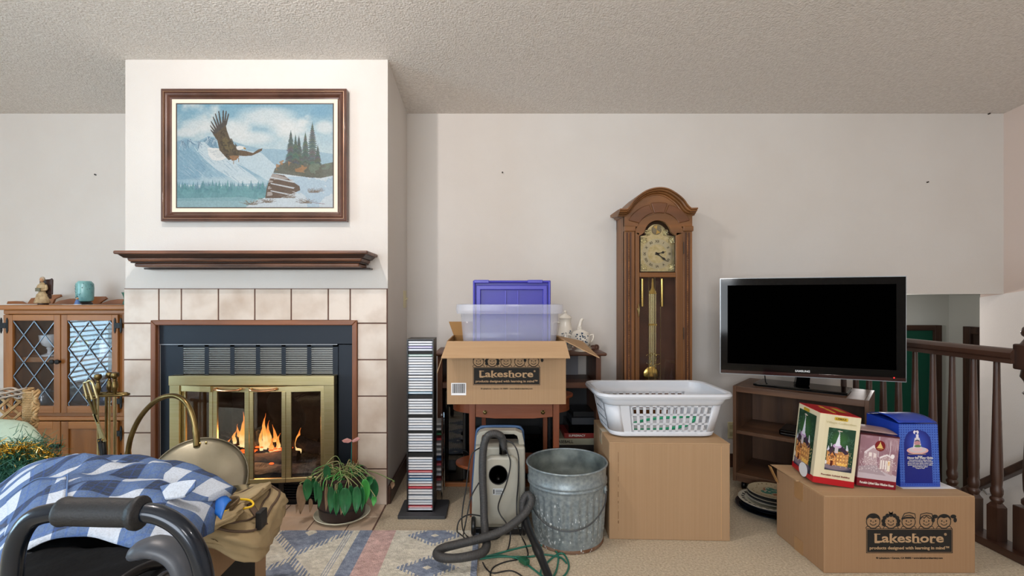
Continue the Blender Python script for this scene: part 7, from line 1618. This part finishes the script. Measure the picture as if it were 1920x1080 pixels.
# ------------------------------------------------------------------ TV bookcase turned to the room, TV
wal = wood('walnut_laminate', '6b4c36', '4e3526', 'x', sc=10); walz = wood('walnut_laminate_upright', '6b4c36', '4e3526', 'z', sc=10)
CA = math.radians(-42.0); CW, CD, CT = .636, .37, .606
cabp = (1.42, 2.84)
tc_ = thing('tv_bookcase', 'dark walnut laminate bookcase on casters under the television', 'bookcase', (cabp[0], cabp[1], 0), CA)
def cb(nm, x0, x1, y0, y1, z0, z1, m, **k): return obj(nm, box(B(), x0, x1, y0, y1, z0, z1), m, tc_, **k)
cb('side_panel', 0, .018, 0, CD, .045, CT-.0, walz, bev=.0015); cb('side_panel', CW-.018, CW, 0, CD, .045, CT, walz, bev=.0015)
cb('top_board', .018, CW-.018, 0, CD, CT-.034, CT-.0, wal, bev=.0015); cb('bottom_board', .018, CW-.018, .0, CD, .075, .095, wal, bev=.0015); cb('toe_board', .018, CW-.018, .01, .025, .045, .075, wal)
cb('shelf', .018, CW-.018, .008, CD-.01, .325, .345, wal, bev=.0015); cb('back_panel', .018, CW-.018, CD-.008, CD, .075, CT-.03, walz)
for x in (.05, CW-.05):
    for y in (.04, CD-.04): 
        c_ = obj('caster', lathe(B(), [(0, -.010), (.018, -.010), (.021, -.006), (.021, .006), (.018, .010), (0, .010)], (x, y, .021), 18, Matrix.Rotation(PI/2, 4, 'Y')), blackp, tc_, smooth=True)
        obj('stem', tube(B(), [(x, y, .021), (x, y, .046)], .005, 8), steel, c_)
Mc = Matrix.Translation((cabp[0], cabp[1], 0)) @ Matrix.Rotation(CA, 4, 'Z')
def cw(x, y, z): return Mc @ Vector((x, y, z))
dv = thing('disc_player', 'slim glossy black disc player on the middle shelf of the bookcase', 'disc player', cw(.36, .12, .3455), CA)
obj('case', box(B(), -.13, .15, -.08, .10, .006, .036), blackg, dv, bev=.008, seg=3); obj('foot', box(B(), -.11, .13, -.06, .08, 0, .006), blackp, dv); obj('front_strip', box(B(), -.12, .14, -.0815, -.08, .014, .018), mat('dark_silver', '5a5d62', .3, .6), dv)
gb = obj('grey_box', box(B(), -.07, .09, -.07, .07, 0, .05), mat('pale_grey_plastic', '7f878c', .5), off=None, bev=.003); gb.location = cw(.33, .17, .0955); gb.rotation_euler = (0, 0, CA-.2); tag(gb, 'pale grey flat box on the bottom shelf of the bookcase', 'box')
# television
TVA = math.atan2(-.31, .826); tv0 = Vector((XX(1350, 2.81), 2.81, 0)); TVW = .883; Zb, Zt = .683, 1.239
tv = thing('television', 'black flat television with a clear edged bezel on the walnut bookcase', 'television', (tv0.x, tv0.y, 0), TVA)
def tvb(nm, x0, x1, y0, y1, z0, z1, m, par=None, **k): return obj(nm, box(B(), x0, x1, y0, y1, z0, z1), m, par or tv, **k)
shell = tvb('shell', .012, TVW-.012, .012, .045, Zb+.012, Zt-.012, blackp, bev=.008)
tvb('glass_edge', 0, TVW, .004, .008, Zb, Zt, mat('clear_acrylic_edge', 'aab2b8', .1, coat=.8), bev=.001)
tvb('bezel', .004, TVW-.004, 0, .006, Zb+.004, Zt-.004, blackg, bev=.001)
tvb('red_tint_strip', .004, TVW-.004, -.001, .002, Zb+.004, Zb+.022, mat('dark_red_gloss', '2c1214', .1), bev=.0005)
tvb('screen', .040, TVW-.045, -.0012, .001, Zb+.062, Zt-.042, mat('matte_black_screen', '010101', .6, spec=.0))
text('lettering', 'SAMSUNG', .0155, mat('silver_print', 'e6e8ea', .3), tv, (TVW*.47, -.0016, Zb+.034), (1, 0, 0), (0, 0, 1), bold=.0005)
obj('power_light', ball(B(), (TVW-.055, -.002, Zb+.022), .003, seg=8, rings=6), mat('red_led', 'ff2a2a', .4, emit='ff2020', estr=3), tv)
obj('back_hump', box(B(), .2, .68, .045, .085, Zb+.05, Zt-.12), blackp, tv, bev=.015)
# neck and pedestal, turned like the bookcase
pc2 = Mc @ Vector((CW/2, CD/2-.015, CT)); inv = (Matrix.Translation(tv0) @ Matrix.Rotation(TVA, 4, 'Z')).inverted(); lp2 = inv @ pc2
b = B(); box(b, -.225, .225, -.11, .11, .004, .018); bmesh.ops.rotate(b, verts=b.verts, matrix=Matrix.Rotation(CA-TVA, 3, 'Z')); bmesh.ops.translate(b, verts=b.verts, vec=lp2); obj('pedestal', b, blackg, tv, bev=.004)
b = B(); box(b, -.215, .215, -.10, .10, .0, .004); bmesh.ops.rotate(b, verts=b.verts, matrix=Matrix.Rotation(CA-TVA, 3, 'Z')); bmesh.ops.translate(b, verts=b.verts, vec=lp2+Vector((0, 0, .0005))); obj('pedestal_foot', b, blackp, tv)
b = B(); hexa(b, [lp2+Vector(v) for v in ((-.035, -.03, .018), (.035, -.03, .018), (.035, .03, .018), (-.035, .03, .018))]+[Vector((lp2.x-.03, .012, Zb+.06)), Vector((lp2.x+.03, .012, Zb+.06)), Vector((lp2.x+.03, .045, Zb+.06)), Vector((lp2.x-.03, .045, Zb+.06))]); obj('neck', b, blackg, tv, bev=.006)
b = B(); tube(b, smoothpts([(.24, .05, Zb+.1), (.243, .07, Zb-.02), (.27, .10, Zb-.065), (.4, .18, Zb-.07)], 6), .003, 6); obj('cable', b, blackp, tv, smooth=2)

# ------------------------------------------------------------------ stack of plates on the carpet
pcx, pcy = 1.475, 2.55; pz = .001; rp = random.Random(4)
def plate(name, lab, r_, h_, m, z, dx, dy, oval_=1.0, tilt=0, extra=None):
    r_ *= .85; dx *= .85
    t_ = thing(name, lab, 'plate', (pcx+dx, pcy+dy, z)); t_.rotation_euler = (tilt, 0, 0)
    obj('body', lathe(B(), [(0, 0), (r_*.55, 0), (r_*.62, h_*.3), (r_*.97, h_*.9), (r_, h_), (r_*.96, h_+.001), (r_*.62, h_*.45), (r_*.55, .004), (0, .004)], seg=44, sx=1, sy=oval_), m, t_, smooth=True)
    if extra: extra(t_, r_, h_)
    return t_
dkp = mat('dark_tray', '15171c', .2, col2='2b3340', nscale=20, coat=.5)
def rimpattern(m, n_, rr0=.84, sz=.05, w_=.5):
    def f(t_, r_, h_):
        b = B()
        for k in range(n_):
            a = 2*PI*k/n_; rr1 = r_*rr0; q_ = []
            for da, dr_ in ((-w_, -sz), (w_, -sz), (w_, sz), (-w_, sz)): A_ = a+da*PI/n_; R = rr1+dr_*r_; q_.append(b.verts.new((R*math.cos(A_), R*math.sin(A_), .0012+h_*(.45+(.55)*(R/r_-.62)/.35))))
            b.faces.new(q_)
        o = obj('rim_pattern', b, m, t_); o['kind'] = 'stuff'
    return f
pwh = mat('white_plate_glaze', 'd8d4c4', .25); pbl = mat('black_pattern', '1a1c22', .5); pdk = mat('dark_plate_glaze', '2a2c34', .2, coat=.5)
plate('serving_tray', 'large black round tray at the bottom of the plate stack', .205, .022, dkp, pz, -.0, -.01)
plate('dinner_plate', 'black plate with pale streaks, second from the bottom of the stack', .18, .02, dkp, pz+.012, .005, 0)
plate('dinner_plate', 'dark blue plate third from the bottom of the stack', .175, .02, mat('navy_plate', '2b3446', .2), pz+.021, .008, .004)
plate('patterned_plate', 'white plate with a black squared rim in the middle of the stack', .178, .02, pwh, pz+.032, -.004, .0, extra=rimpattern(pbl, 26))
for i, (lab, m) in enumerate((('white plate above the squared rim plate in the stack', pwh), ('dark plate fourth from the top of the stack', pdk), ('white edged plate third from the top of the stack', mat('cream_plate', 'c8c2ae', .3)), ('dark plate right under the top picture plate', pdk))):
    plate('dinner_plate', lab, .145-.002*i, .016, m, pz+.043+.0085*i, .018, .008)
pcv = Canvas(80, 80, -1, 1, -1, 1, (205, 190, 158)); nn = pcv.noise(5, 9, 3); R2 = np.hypot(pcv.X, pcv.Y); pcv.put((R2 < .5), (196, 200, 178)); pcv.put((R2 < .5) & (nn > .0), (84, 140, 124)); pcv.put((R2 < .5) & (nn < -.25), (170, 120, 90))
for k in range(28): pcv.ell(.86*math.cos(2*PI*k/28), .86*math.sin(2*PI*k/28), .035, .035, (120, 96, 70))
def flatd(fi, fj):
    a = (fi-.5)*2; c = (fj-.5)*2; r = np.maximum(np.abs(a), np.abs(c)); h = np.hypot(a, c)+1e-9; return np.stack([a/h*r*.117, -c/h*r*.117, .0105+.0075*np.clip((r-.6)/.4, 0, 1)], -1)
def pic(t_, r_, h_): pcv.make('picture', colmat('glazed_print', .2), t_, (0, 0, 0), (1, 0, 0), (0, 0, 1), fn=flatd)
plate('picture_plate', 'cream picture plate with a dotted rim on top of the plate stack', .140, .016, mat('cream_plate', 'c8c2ae', .3), pz+.079, .02, .01, extra=pic)

# ------------------------------------------------------------------ printed carton at the right and the three gift boxes
LX0, LX1, LY0, LY1, LH = 1.351, 1.968, 1.957, 2.286, .311
lk = thing('printed_carton', 'printed cardboard carton on the floor at the right holding three gift boxes', 'box', (1.65, 2.1, 0), world=True)
cardr = mat('carton_kraft', 'a07f60', .85, col2='9b7a5b', nscale=3, nstretch=(40, 40, .5), bump=.05, bscale=40, spec=.2)
obj('body', box(B(), LX0, LX1, LY0, LY1, 0, LH), cardr, lk, bev=.004)
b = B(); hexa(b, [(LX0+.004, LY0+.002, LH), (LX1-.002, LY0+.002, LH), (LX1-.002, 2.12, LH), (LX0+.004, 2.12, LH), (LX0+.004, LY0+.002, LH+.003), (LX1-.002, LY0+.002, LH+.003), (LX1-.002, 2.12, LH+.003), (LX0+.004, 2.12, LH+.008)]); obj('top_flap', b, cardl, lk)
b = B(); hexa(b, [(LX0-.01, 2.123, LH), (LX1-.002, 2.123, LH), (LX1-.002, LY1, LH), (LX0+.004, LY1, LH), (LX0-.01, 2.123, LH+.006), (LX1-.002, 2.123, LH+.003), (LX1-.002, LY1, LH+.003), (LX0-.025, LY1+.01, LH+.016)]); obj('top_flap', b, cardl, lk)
obj('side_flap', hexa(B(), [(LX0-.003, LY1-.02, .25), (LX0, LY1-.02, .25), (LX0, LY1+.002, .25), (LX0-.003, LY1+.002, .25), (LX0-.035, LY1-.01, LH+.012), (LX0-.030, LY1-.01, LH+.012), (LX0-.030, LY1+.01, LH+.012), (LX0-.035, LY1+.01, LH+.012)]), cardin, lk)
obj('tape', box(B(), LX0-.0012, LX0, 2.09, 2.15, .235, LH+.001), tape, lk); obj('tape', box(B(), LX0-.0012, LX0, 2.09, 2.15, .0, .06), tape, lk)
lxp = lambda p: XX(p, LY0); lzp = lambda p: ZZ(p, LY0)
boxprint(lk, lxp(1624), lxp(1786), lzp(1037), lzp(991), LY0, cardl)
LHt = LH+.0035
obj('paper_sheet', box(B(), 1.74, 1.965, 2.035, 2.15, LHt-.0003, LHt+.0005), white_p, None, off=(1.85, 2.09, LHt)); pz_ = bpy.data.objects['paper_sheet']; tag(pz_, 'white sheet of paper under the blue box on the printed carton', 'paper')
def housepic(w_, h_):
    c = Canvas(w_, h_, 380, 690, 380, 862, (26, 62, 44)); nn = c.noise(7, 6, 3)
    c.ell(520, 520, 130, 120, (58, 104, 52), .8, soft=.9); c.put((nn > .25), (60, 100, 80), .5)
    c.rect(330, 690, 800, 862, (40, 44, 66)); c.ell(500, 820, 190, 40, (150, 130, 140), .8, soft=.6)
    def turret(x, yt, yb, w2, col=(196, 140, 84)): c.rect(x-w2, x+w2, yt, yb, col); c.poly([(x-w2*1.4, yt), (x, yt-58), (x+w2*1.4, yt)], (206, 206, 222))
    c.rect(400, 640, 640, 800, (178, 120, 72)); c.put(((c.Y % 40) < 22) & ((c.X % 34) < 16) & (c.X > 405) & (c.X < 635) & (c.Y > 660) & (c.Y < 800), (250, 200, 110), .9)
    turret(400, 640, 790, 12); turret(612, 620, 770, 13); turret(572, 640, 790, 12); c.rect(425, 437, 560, 640, (210, 210, 224)); c.rect(600, 612, 560, 620, (210, 210, 224))
    c.poly([(395, 650), (430, 590), (480, 580), (560, 580), (640, 650), (600, 670), (560, 640), (480, 600), (430, 660)], (58, 40, 62))
    c.ell(497, 580, 50, 26, (196, 160, 204)); c.poly([(470, 580), (510, 420), (530, 580)], (224, 226, 238)); c.rect(500, 508, 400, 430, (230, 220, 220)); c.line((488, 408), (536, 410), 8, (220, 200, 190))
    c.rect(474, 512, 590, 660, (200, 190, 200)); c.poly([(400, 700), (450, 620), (500, 700)], (70, 48, 56)); c.poly([(415, 710), (450, 655), (488, 710), (488, 800), (415, 800)], (216, 138, 74))
    for x in (432, 450, 468): c.rect(x-5, x+5, 690, 735, (80, 36, 20))
    c.rect(436, 468, 750, 810, (92, 34, 20)); c.line((420, 745), (485, 745), 5, (250, 190, 110)); c.ell(380, 775, 18, 22, (224, 220, 226)); c.rect(520, 620, 770, 800, (240, 190, 90), .9)
    for k in range(70): x, y = 380+np.random.rand()*300, 640+np.random.rand()*180; c.ell(x, y, 4, 5, (250, 214, 150), .8)
    for k in range(40): x, y = 380+np.random.rand()*50, 430+np.random.rand()*150; c.ell(x, y, 4, 4, (120, 160, 140), .5)
    for k in range(20): x, y = 620+np.random.rand()*60, 480+np.random.rand()*120; c.ell(x, y, 4, 4, (120, 160, 140), .5)
    return c
# box A : cream and red, leaning
cr_ = mat('cream_print_card', 'e0d6b8', .4, col2='d6caa6', nscale=30, nstretch=(1, .01, .01)); redc = mat('red_print_card', 'b01420', .3)
pm = colmat('printed_card', .35)
def leanbox(name, lab, p0, yaw, roll, w_, d_, h_, m, sk=0):
    t_ = thing(name, lab, 'box', (p0[0], p0[1], p0[2])); t_.rotation_euler = (Matrix.Rotation(yaw, 4, 'Z') @ Matrix.Rotation(roll, 4, 'Y')).to_euler(); return t_
WA, DA, HA = .158, .20, .300
ba = leanbox('house_gift_box', 'cream and red gift box with a lit toy church picture, leaning right', (1.372, 2.060, LHt+.019), math.radians(-10), math.radians(6.0), WA, DA, HA, cr_)
obj('carton', box(B(), 0, WA, 0, DA, .024, HA-.001), cr_, ba, bev=.001); obj('bottom_band', box(B(), -.0006, WA+.0006, -.0006, DA, .0, .026), redc, ba); obj('top_panel', box(B(), .001, WA-.001, .001, DA-.001, HA-.001, HA+.0015), redc, ba)
hc = housepic(110, 170)
hc.make('front_picture', pm, ba, (WA*.245, -.0012, HA*.812), (WA*.66, 0, 0), (0, 0, -HA*.605))
hc2 = housepic(100, 200); hc2.make('side_picture', pm, ba, (-.0012, DA*.93, HA*.93), (0, -DA*.80, 0), (0, 0, -HA*.86))
goldp = mat('gold_badge', 'd8b63c', .3, .3)
def badge(xd, yd, org, w_, h_, par):
    xd, yd = Vector(xd), Vector(yd); b = B(); n_ = xd.cross(yd)*.0008; o3 = Vector(org)
    q_ = [b.verts.new(o3+xd*x+yd*y+n_) for x, y in rrect(-w_/2, w_/2, -h_/2, h_/2, h_*.3, 3)]; b.faces.new(q_); g_ = obj('gold_badge', b, goldp, par); return g_
badge((1, 0, 0), (0, 0, 1), (WA*.52, -.0006, HA*.945), .052, .014, ba); text('lettering', 'LEMAX', .0115, mat('dark_gold', '6a4a14', .5), ba, (WA*.52, -.0018, HA*.945), (1, 0, 0), (0, 0, 1), bold=.0004, width=.040)
badge((0, -1, 0), (0, 0, 1), (-.0006, DA*.60, HA*.955), .055, .014, ba)
text('lettering', 'Village Collection', .012, mat('faint_gold_print', 'c9bc92', .5), ba, (WA*.53, -.0012, HA*.885), (1, 0, 0), (0, 0, 1), .0003, width=WA*.74)
text('lettering', 'Porcelain Lighted Building', .0095, mat('dark_red_print', '7a1c1c', .5), ba, (WA*.53, -.0012, HA*.135), (1, 0, 0), (0, 0, 1), bold=.0002, width=WA*.70)
text('lettering', 'Village Collection', .024, goldp, ba, (WA*.45, DA*.50, HA+.0022), (.0, -1, 0), (1, 0, 0), .0003, width=DA*.7, shear=.2)
badge((0, -1, 0), (1, 0, 0), (WA*.75, DA*.52, HA+.002), .09, .03, ba)
b = B(); q_ = [b.verts.new((-.0014, DA*.45+.040*math.cos(a), HA*.075+.030*math.sin(a))) for a in [2*PI*k/24 for k in range(24)]]; b.faces.new(q_); obj('white_oval', b, white_p, ba)
# box B : mauve street scene
WB, DB, HB = .147, .16, .222
bb = leanbox('street_gift_box', 'mauve gift box with a snowy street picture between the red and blue boxes', (1.551, 2.048, LHt+.0105), math.radians(-10), math.radians(4.5), WB, DB, HB, cr_)
mv = mat('mauve_card', '8f6a72', .35)
obj('carton', box(B(), 0, WB, 0, DB, 0, HB), mv, bb, bev=.001)
c = Canvas(150, 190, 700, 1190, 390, 930, (150, 112, 124)); nn = c.noise(3, 5, 4)
c.put(np.clip(nn*1.5, 0, 1), (190, 160, 168), .7); c.poly([(700, 930), (700, 790), (900, 780), (1190, 860), (1190, 930)], (196, 182, 190)); c.poly([(700, 790), (920, 740), (960, 790), (1060, 870), (700, 860)], (170, 152, 160))
c.poly([(760, 600), (870, 510), (930, 560), (930, 760), (760, 740)], (186, 160, 166)); c.poly([(760, 600), (870, 505), (935, 520), (935, 560), (870, 540), (770, 620)], (224, 212, 216))
c.rect(820, 860, 600, 650, (236, 224, 220)); c.rect(880, 915, 610, 660, (226, 210, 208)); c.poly([(960, 640), (1050, 600), (1130, 640), (1130, 860), (960, 800)], (180, 150, 154)); c.poly([(960, 645), (1050, 600), (1135, 640), (1135, 655), (1050, 620), (960, 665)], (232, 224, 226))
for x in (975, 1005, 1035): c.rect(x, x+20, 680, 790, (238, 228, 222)); 
c.rect(1062, 1100, 680, 810, (240, 226, 204)); c.rect(1075, 1090, 690, 740, (222, 160, 74)); c.line((1085, 430), (1085, 640), 7, (222, 210, 214)); c.line((940, 400), (940, 640), 16, (186, 168, 174)); c.ell(1122, 620, 24, 26, (240, 234, 236))
for k in range(160): x, y = 720+np.random.rand()*460, 600+np.random.rand()*230; c.ell(x, y, 5, 7, (236, 228, 230), .6)
for k in range(14): x = 1010+k*12; c.line((x, 400+np.random.rand()*30), (x+30, 520+np.random.rand()*60), 4, (210, 194, 200), .6)
c.ell(955, 508, 66, 66, (122, 20, 28))
for k in range(5): w2 = 10+k*9; c.poly([(955-w2, 485+k*13), (955, 452+k*13), (955+w2, 485+k*13)], (216, 184, 110))
c.rect(925, 985, 548, 556, (190, 150, 90))
c.make('front_picture', pm, bb, (.0005, -.001, HB-.004), (WB-.001, 0, 0), (0, 0, -(HB-.038)))
obj('bottom_band', box(B(), -.0006, WB+.0006, -.0014, DB, 0, .034), mat('dark_red_card', '7c0f22', .35), bb); obj('side_band', box(B(), -.0006, WB+.0006, -.0012, .012, HB-.004, HB+.001), mat('dark_red_card2', '4a1420', .35), bb)
text('lettering', 'Porcelain Lighted Glass Window House', .014, mat('white_print', 'e8e4dc', .6), bb, (WB*.5, -.0020, .016), (1, 0, 0), (0, 0, 1), .0003, width=WB*.88, shear=.35)
b = B(); sheet(b, lambda u, v: Vector((.001+(WB-.002)*u, .012+(DB-.014)*v, HB+.001+.022*math.sin(PI*min(1, v*.75+.15))*(1-.3*u))), 8, 10); obj('lid_flap', b, mat('beige_pink_card', 'a58c88', .4, col2='8c6e70', nscale=8), bb, solid=.001, smooth=2)
# box C : blue
WC, DC, HC = .170, .19, .268
bc_ = thing('blue_gift_box', 'royal blue gift box with a bell shaped water globe picture at the right', 'box', (1.742, 2.052, LHt+.0008))
b = B(); hexa(b, [(0, 0, 0), (WC, 0, 0), (WC, DC, 0), (0, DC, 0), (-.004, .004, HC), (WC-.008, .004, HC), (WC-.008, DC-.01, HC+.004), (-.004, DC-.01, HC+.004)]); bluec = mat('royal_blue_card', '1b3fae', .3, col2='17379c', nscale=6); obj('carton', b, bluec, bc_, bev=.001)
b = B(); sheet(b, lambda u, v: Vector((-.004+(WC-.004)*u, .004+(DC-.012)*v, HC+.0008+.024*math.sin(PI*(v*.9+.05))**.7-.002)), 8, 10); obj('lid_flap', b, bluec, bc_, solid=.001, smooth=2)
c = Canvas(150, 230, 1140, 1590, 310, 1000, (58, 96, 190)); pat = (np.sin(c.X*2*PI/55)*np.sin(c.Y*2*PI/55)); c.put(np.abs(pat) > .55, (36, 66, 160)); c.put((np.abs(pat) > .2) & (np.abs(pat) < .3), (104, 140, 214))
c.rect(1140, 1590, 950, 1000, (36, 62, 160), .5); c.poly([(1195, 960), (1195, 520), (1210, 450), (1250, 395), (1350, 365), (1450, 395), (1495, 450), (1510, 520), (1510, 960)], (18, 34, 128)); c.ell(1350, 520, 140, 150, (54, 84, 186), .8, soft=.9)
c.ell(1348, 600, 124, 40, (222, 170, 168)); c.ell(1348, 592, 104, 34, (206, 196, 206)); c.poly([(1320, 460), (1375, 460), (1400, 600), (1290, 600)], (214, 210, 220)); c.ell(1348, 500, 30, 18, (36, 60, 90)); c.ell(1348, 520, 36, 26, (190, 140, 150)); c.ell(1352, 552, 40, 14, (92, 130, 84)); c.ell(1350, 590, 60, 20, (224, 190, 196))
c.rect(1336, 1364, 420, 462, (226, 222, 232)); c.ell(1322, 398, 17, 19, (226, 222, 232)); c.ell(1352, 398, 17, 19, (226, 222, 232)); c.ell(1336, 408, 12, 12, (30, 50, 140)); c.line((1240, 640), (1440, 640), 7, (206, 160, 80))
c.make('front_picture', pm, bc_, (-.0036, .0028, HC-.001), (WC-.0045, 0, 0), (.0036, -.0035, -(HC-.002)), fn=lambda fi, fj: np.stack([-.004+.004*fj+(WC-.004)*fi*(1)+(.004*fj*fi), .0030-.0038*fj, HC-.001-(HC-.002)*fj], -1))
wpr = mat('white_print', 'e8e4dc', .6)
text('lettering', 'Musical', .0065, wpr, bc_, (WC*.5, .0006, HC*.488), (1, 0, 0), (0, 0, 1), .0003)
text('lettering', 'Dinner Bell Water Globe', .0125, wpr, bc_, (WC*.5, .0004, HC*.462), (1, 0, 0), (0, 0, 1), bold=.0004, width=WC*.64)
for k, (tx_, ww) in enumerate((('Hand painted with a delicate floral', .56), ('snowman and family, this musical', .62), ('dinner bell water globe makes a very', .64), ('special accent for your home or office.', .62), ('Musical feature plays', .38), ('"Cozy in Two"', .24))):
    text('lettering', tx_, .0062, wpr, bc_, (WC*.5, -.0002, HC*(.428-.026*k)), (1, 0, 0), (0, 0, 1), .0003, width=WC*ww)

# ------------------------------------------------------------------ stair railing
rlm = wood('dark_walnut_rail', '4a2f22', '2f1c14', 'y', sc=9, coat=.2); rlz = wood('dark_walnut_baluster', '4a2f22', '2f1c14', 'z', sc=9, coat=.2)
RXX = 2.27; rt = thing('stair_railing', 'dark walnut stair railing with turned balusters and a newel at the right', 'railing', (RXX, 2.6, 0), world=True)
NY = 2.075
pr_ = [(-.030, 0), (-.026, .018), (-.034, .026), (-.034, .046), (-.022, .060), (0, .065), (.022, .060), (.034, .046), (.034, .026), (.026, .018), (.030, 0)]
RZ = .838
b = B(); a = [b.verts.new((RXX+x, NY, RZ+z)) for x, z in pr_]; c_ = [b.verts.new((RXX+x, YW-.001, RZ+z)) for x, z in pr_]; b.faces.new(a); b.faces.new(c_[::-1])
for k in range(len(pr_)): b.faces.new((a[k], c_[k], c_[(k+1) % len(pr_)], a[(k+1) % len(pr_)]))
obj('handrail', b, rlm, rt, smooth=True)
obj('shoe_rail', box(B(), RXX-.05, RXX+.05, 1.95, YW-.017, .001, .035), rlm, rt, bev=.004)
prof = [(.016, .20), (.024, .215), (.0235, .222), (.017, .23), (.022, .245), (.0225, .262), (.018, .275), (.019, .29), (.0215, .33), (.021, .36), (.0165, .55), (.0125, .75), (.0115, RZ)]
bl0 = None
for k in range(11):
    t = 1/(945.0)+(k)*.0000513; y = RXX*900*t
    if y > YW-.05: break
    if bl0 is None:
        bm_ = B(); box(bm_, -.023, .023, -.023, .023, .035, .185); hexa(bm_, [(-.023, -.023, .185), (.023, -.023, .185), (.023, .023, .185), (-.023, .023, .185), (-.012, -.012, .205), (.012, -.012, .205), (.012, .012, .205), (-.012, .012, .205)]); lathe(bm_, prof, (0, 0, 0), 16)
        bl0 = obj('baluster', bm_, rlz, None, smooth=True); bl0.parent = rt; OFF[bl0] = OFF[rt]; bl0.location = (0, y-2.6, 0)
    else:
        q_ = bl0.copy(); C.objects.link(q_); q_.location = (0, y-2.6, 0)
nx, ny = 2.30, 2.04; nw = .045
obj('newel_base', box(B(), nx-nw, nx+nw, ny-nw, ny+nw, .001, .228), rlz, rt, bev=.004)
obj('newel_turning', lathe(B(), [(.026, .228), (.038, .24), (.038, .255), (.026, .27), (.032, .30), (.034, .36), (.026, .58), (.022, .70), (.036, .715), (.024, .73), (.030, .765), (.042, .785), (.038, .815)], (nx, ny, 0), 24), rlz, rt, smooth=True)
obj('newel_block', box(B(), nx-nw, nx+nw, ny-nw, ny+nw, .815, .925), rlz, rt, bev=.006)
obj('newel_finial', lathe(B(), [(.042, .925), (.030, .945), (.024, .952), (.036, .962), (.040, .975), (.034, .995), (.018, 1.01), (0, 1.015)], (nx, ny, 0), 24), rlz, rt, smooth=True)
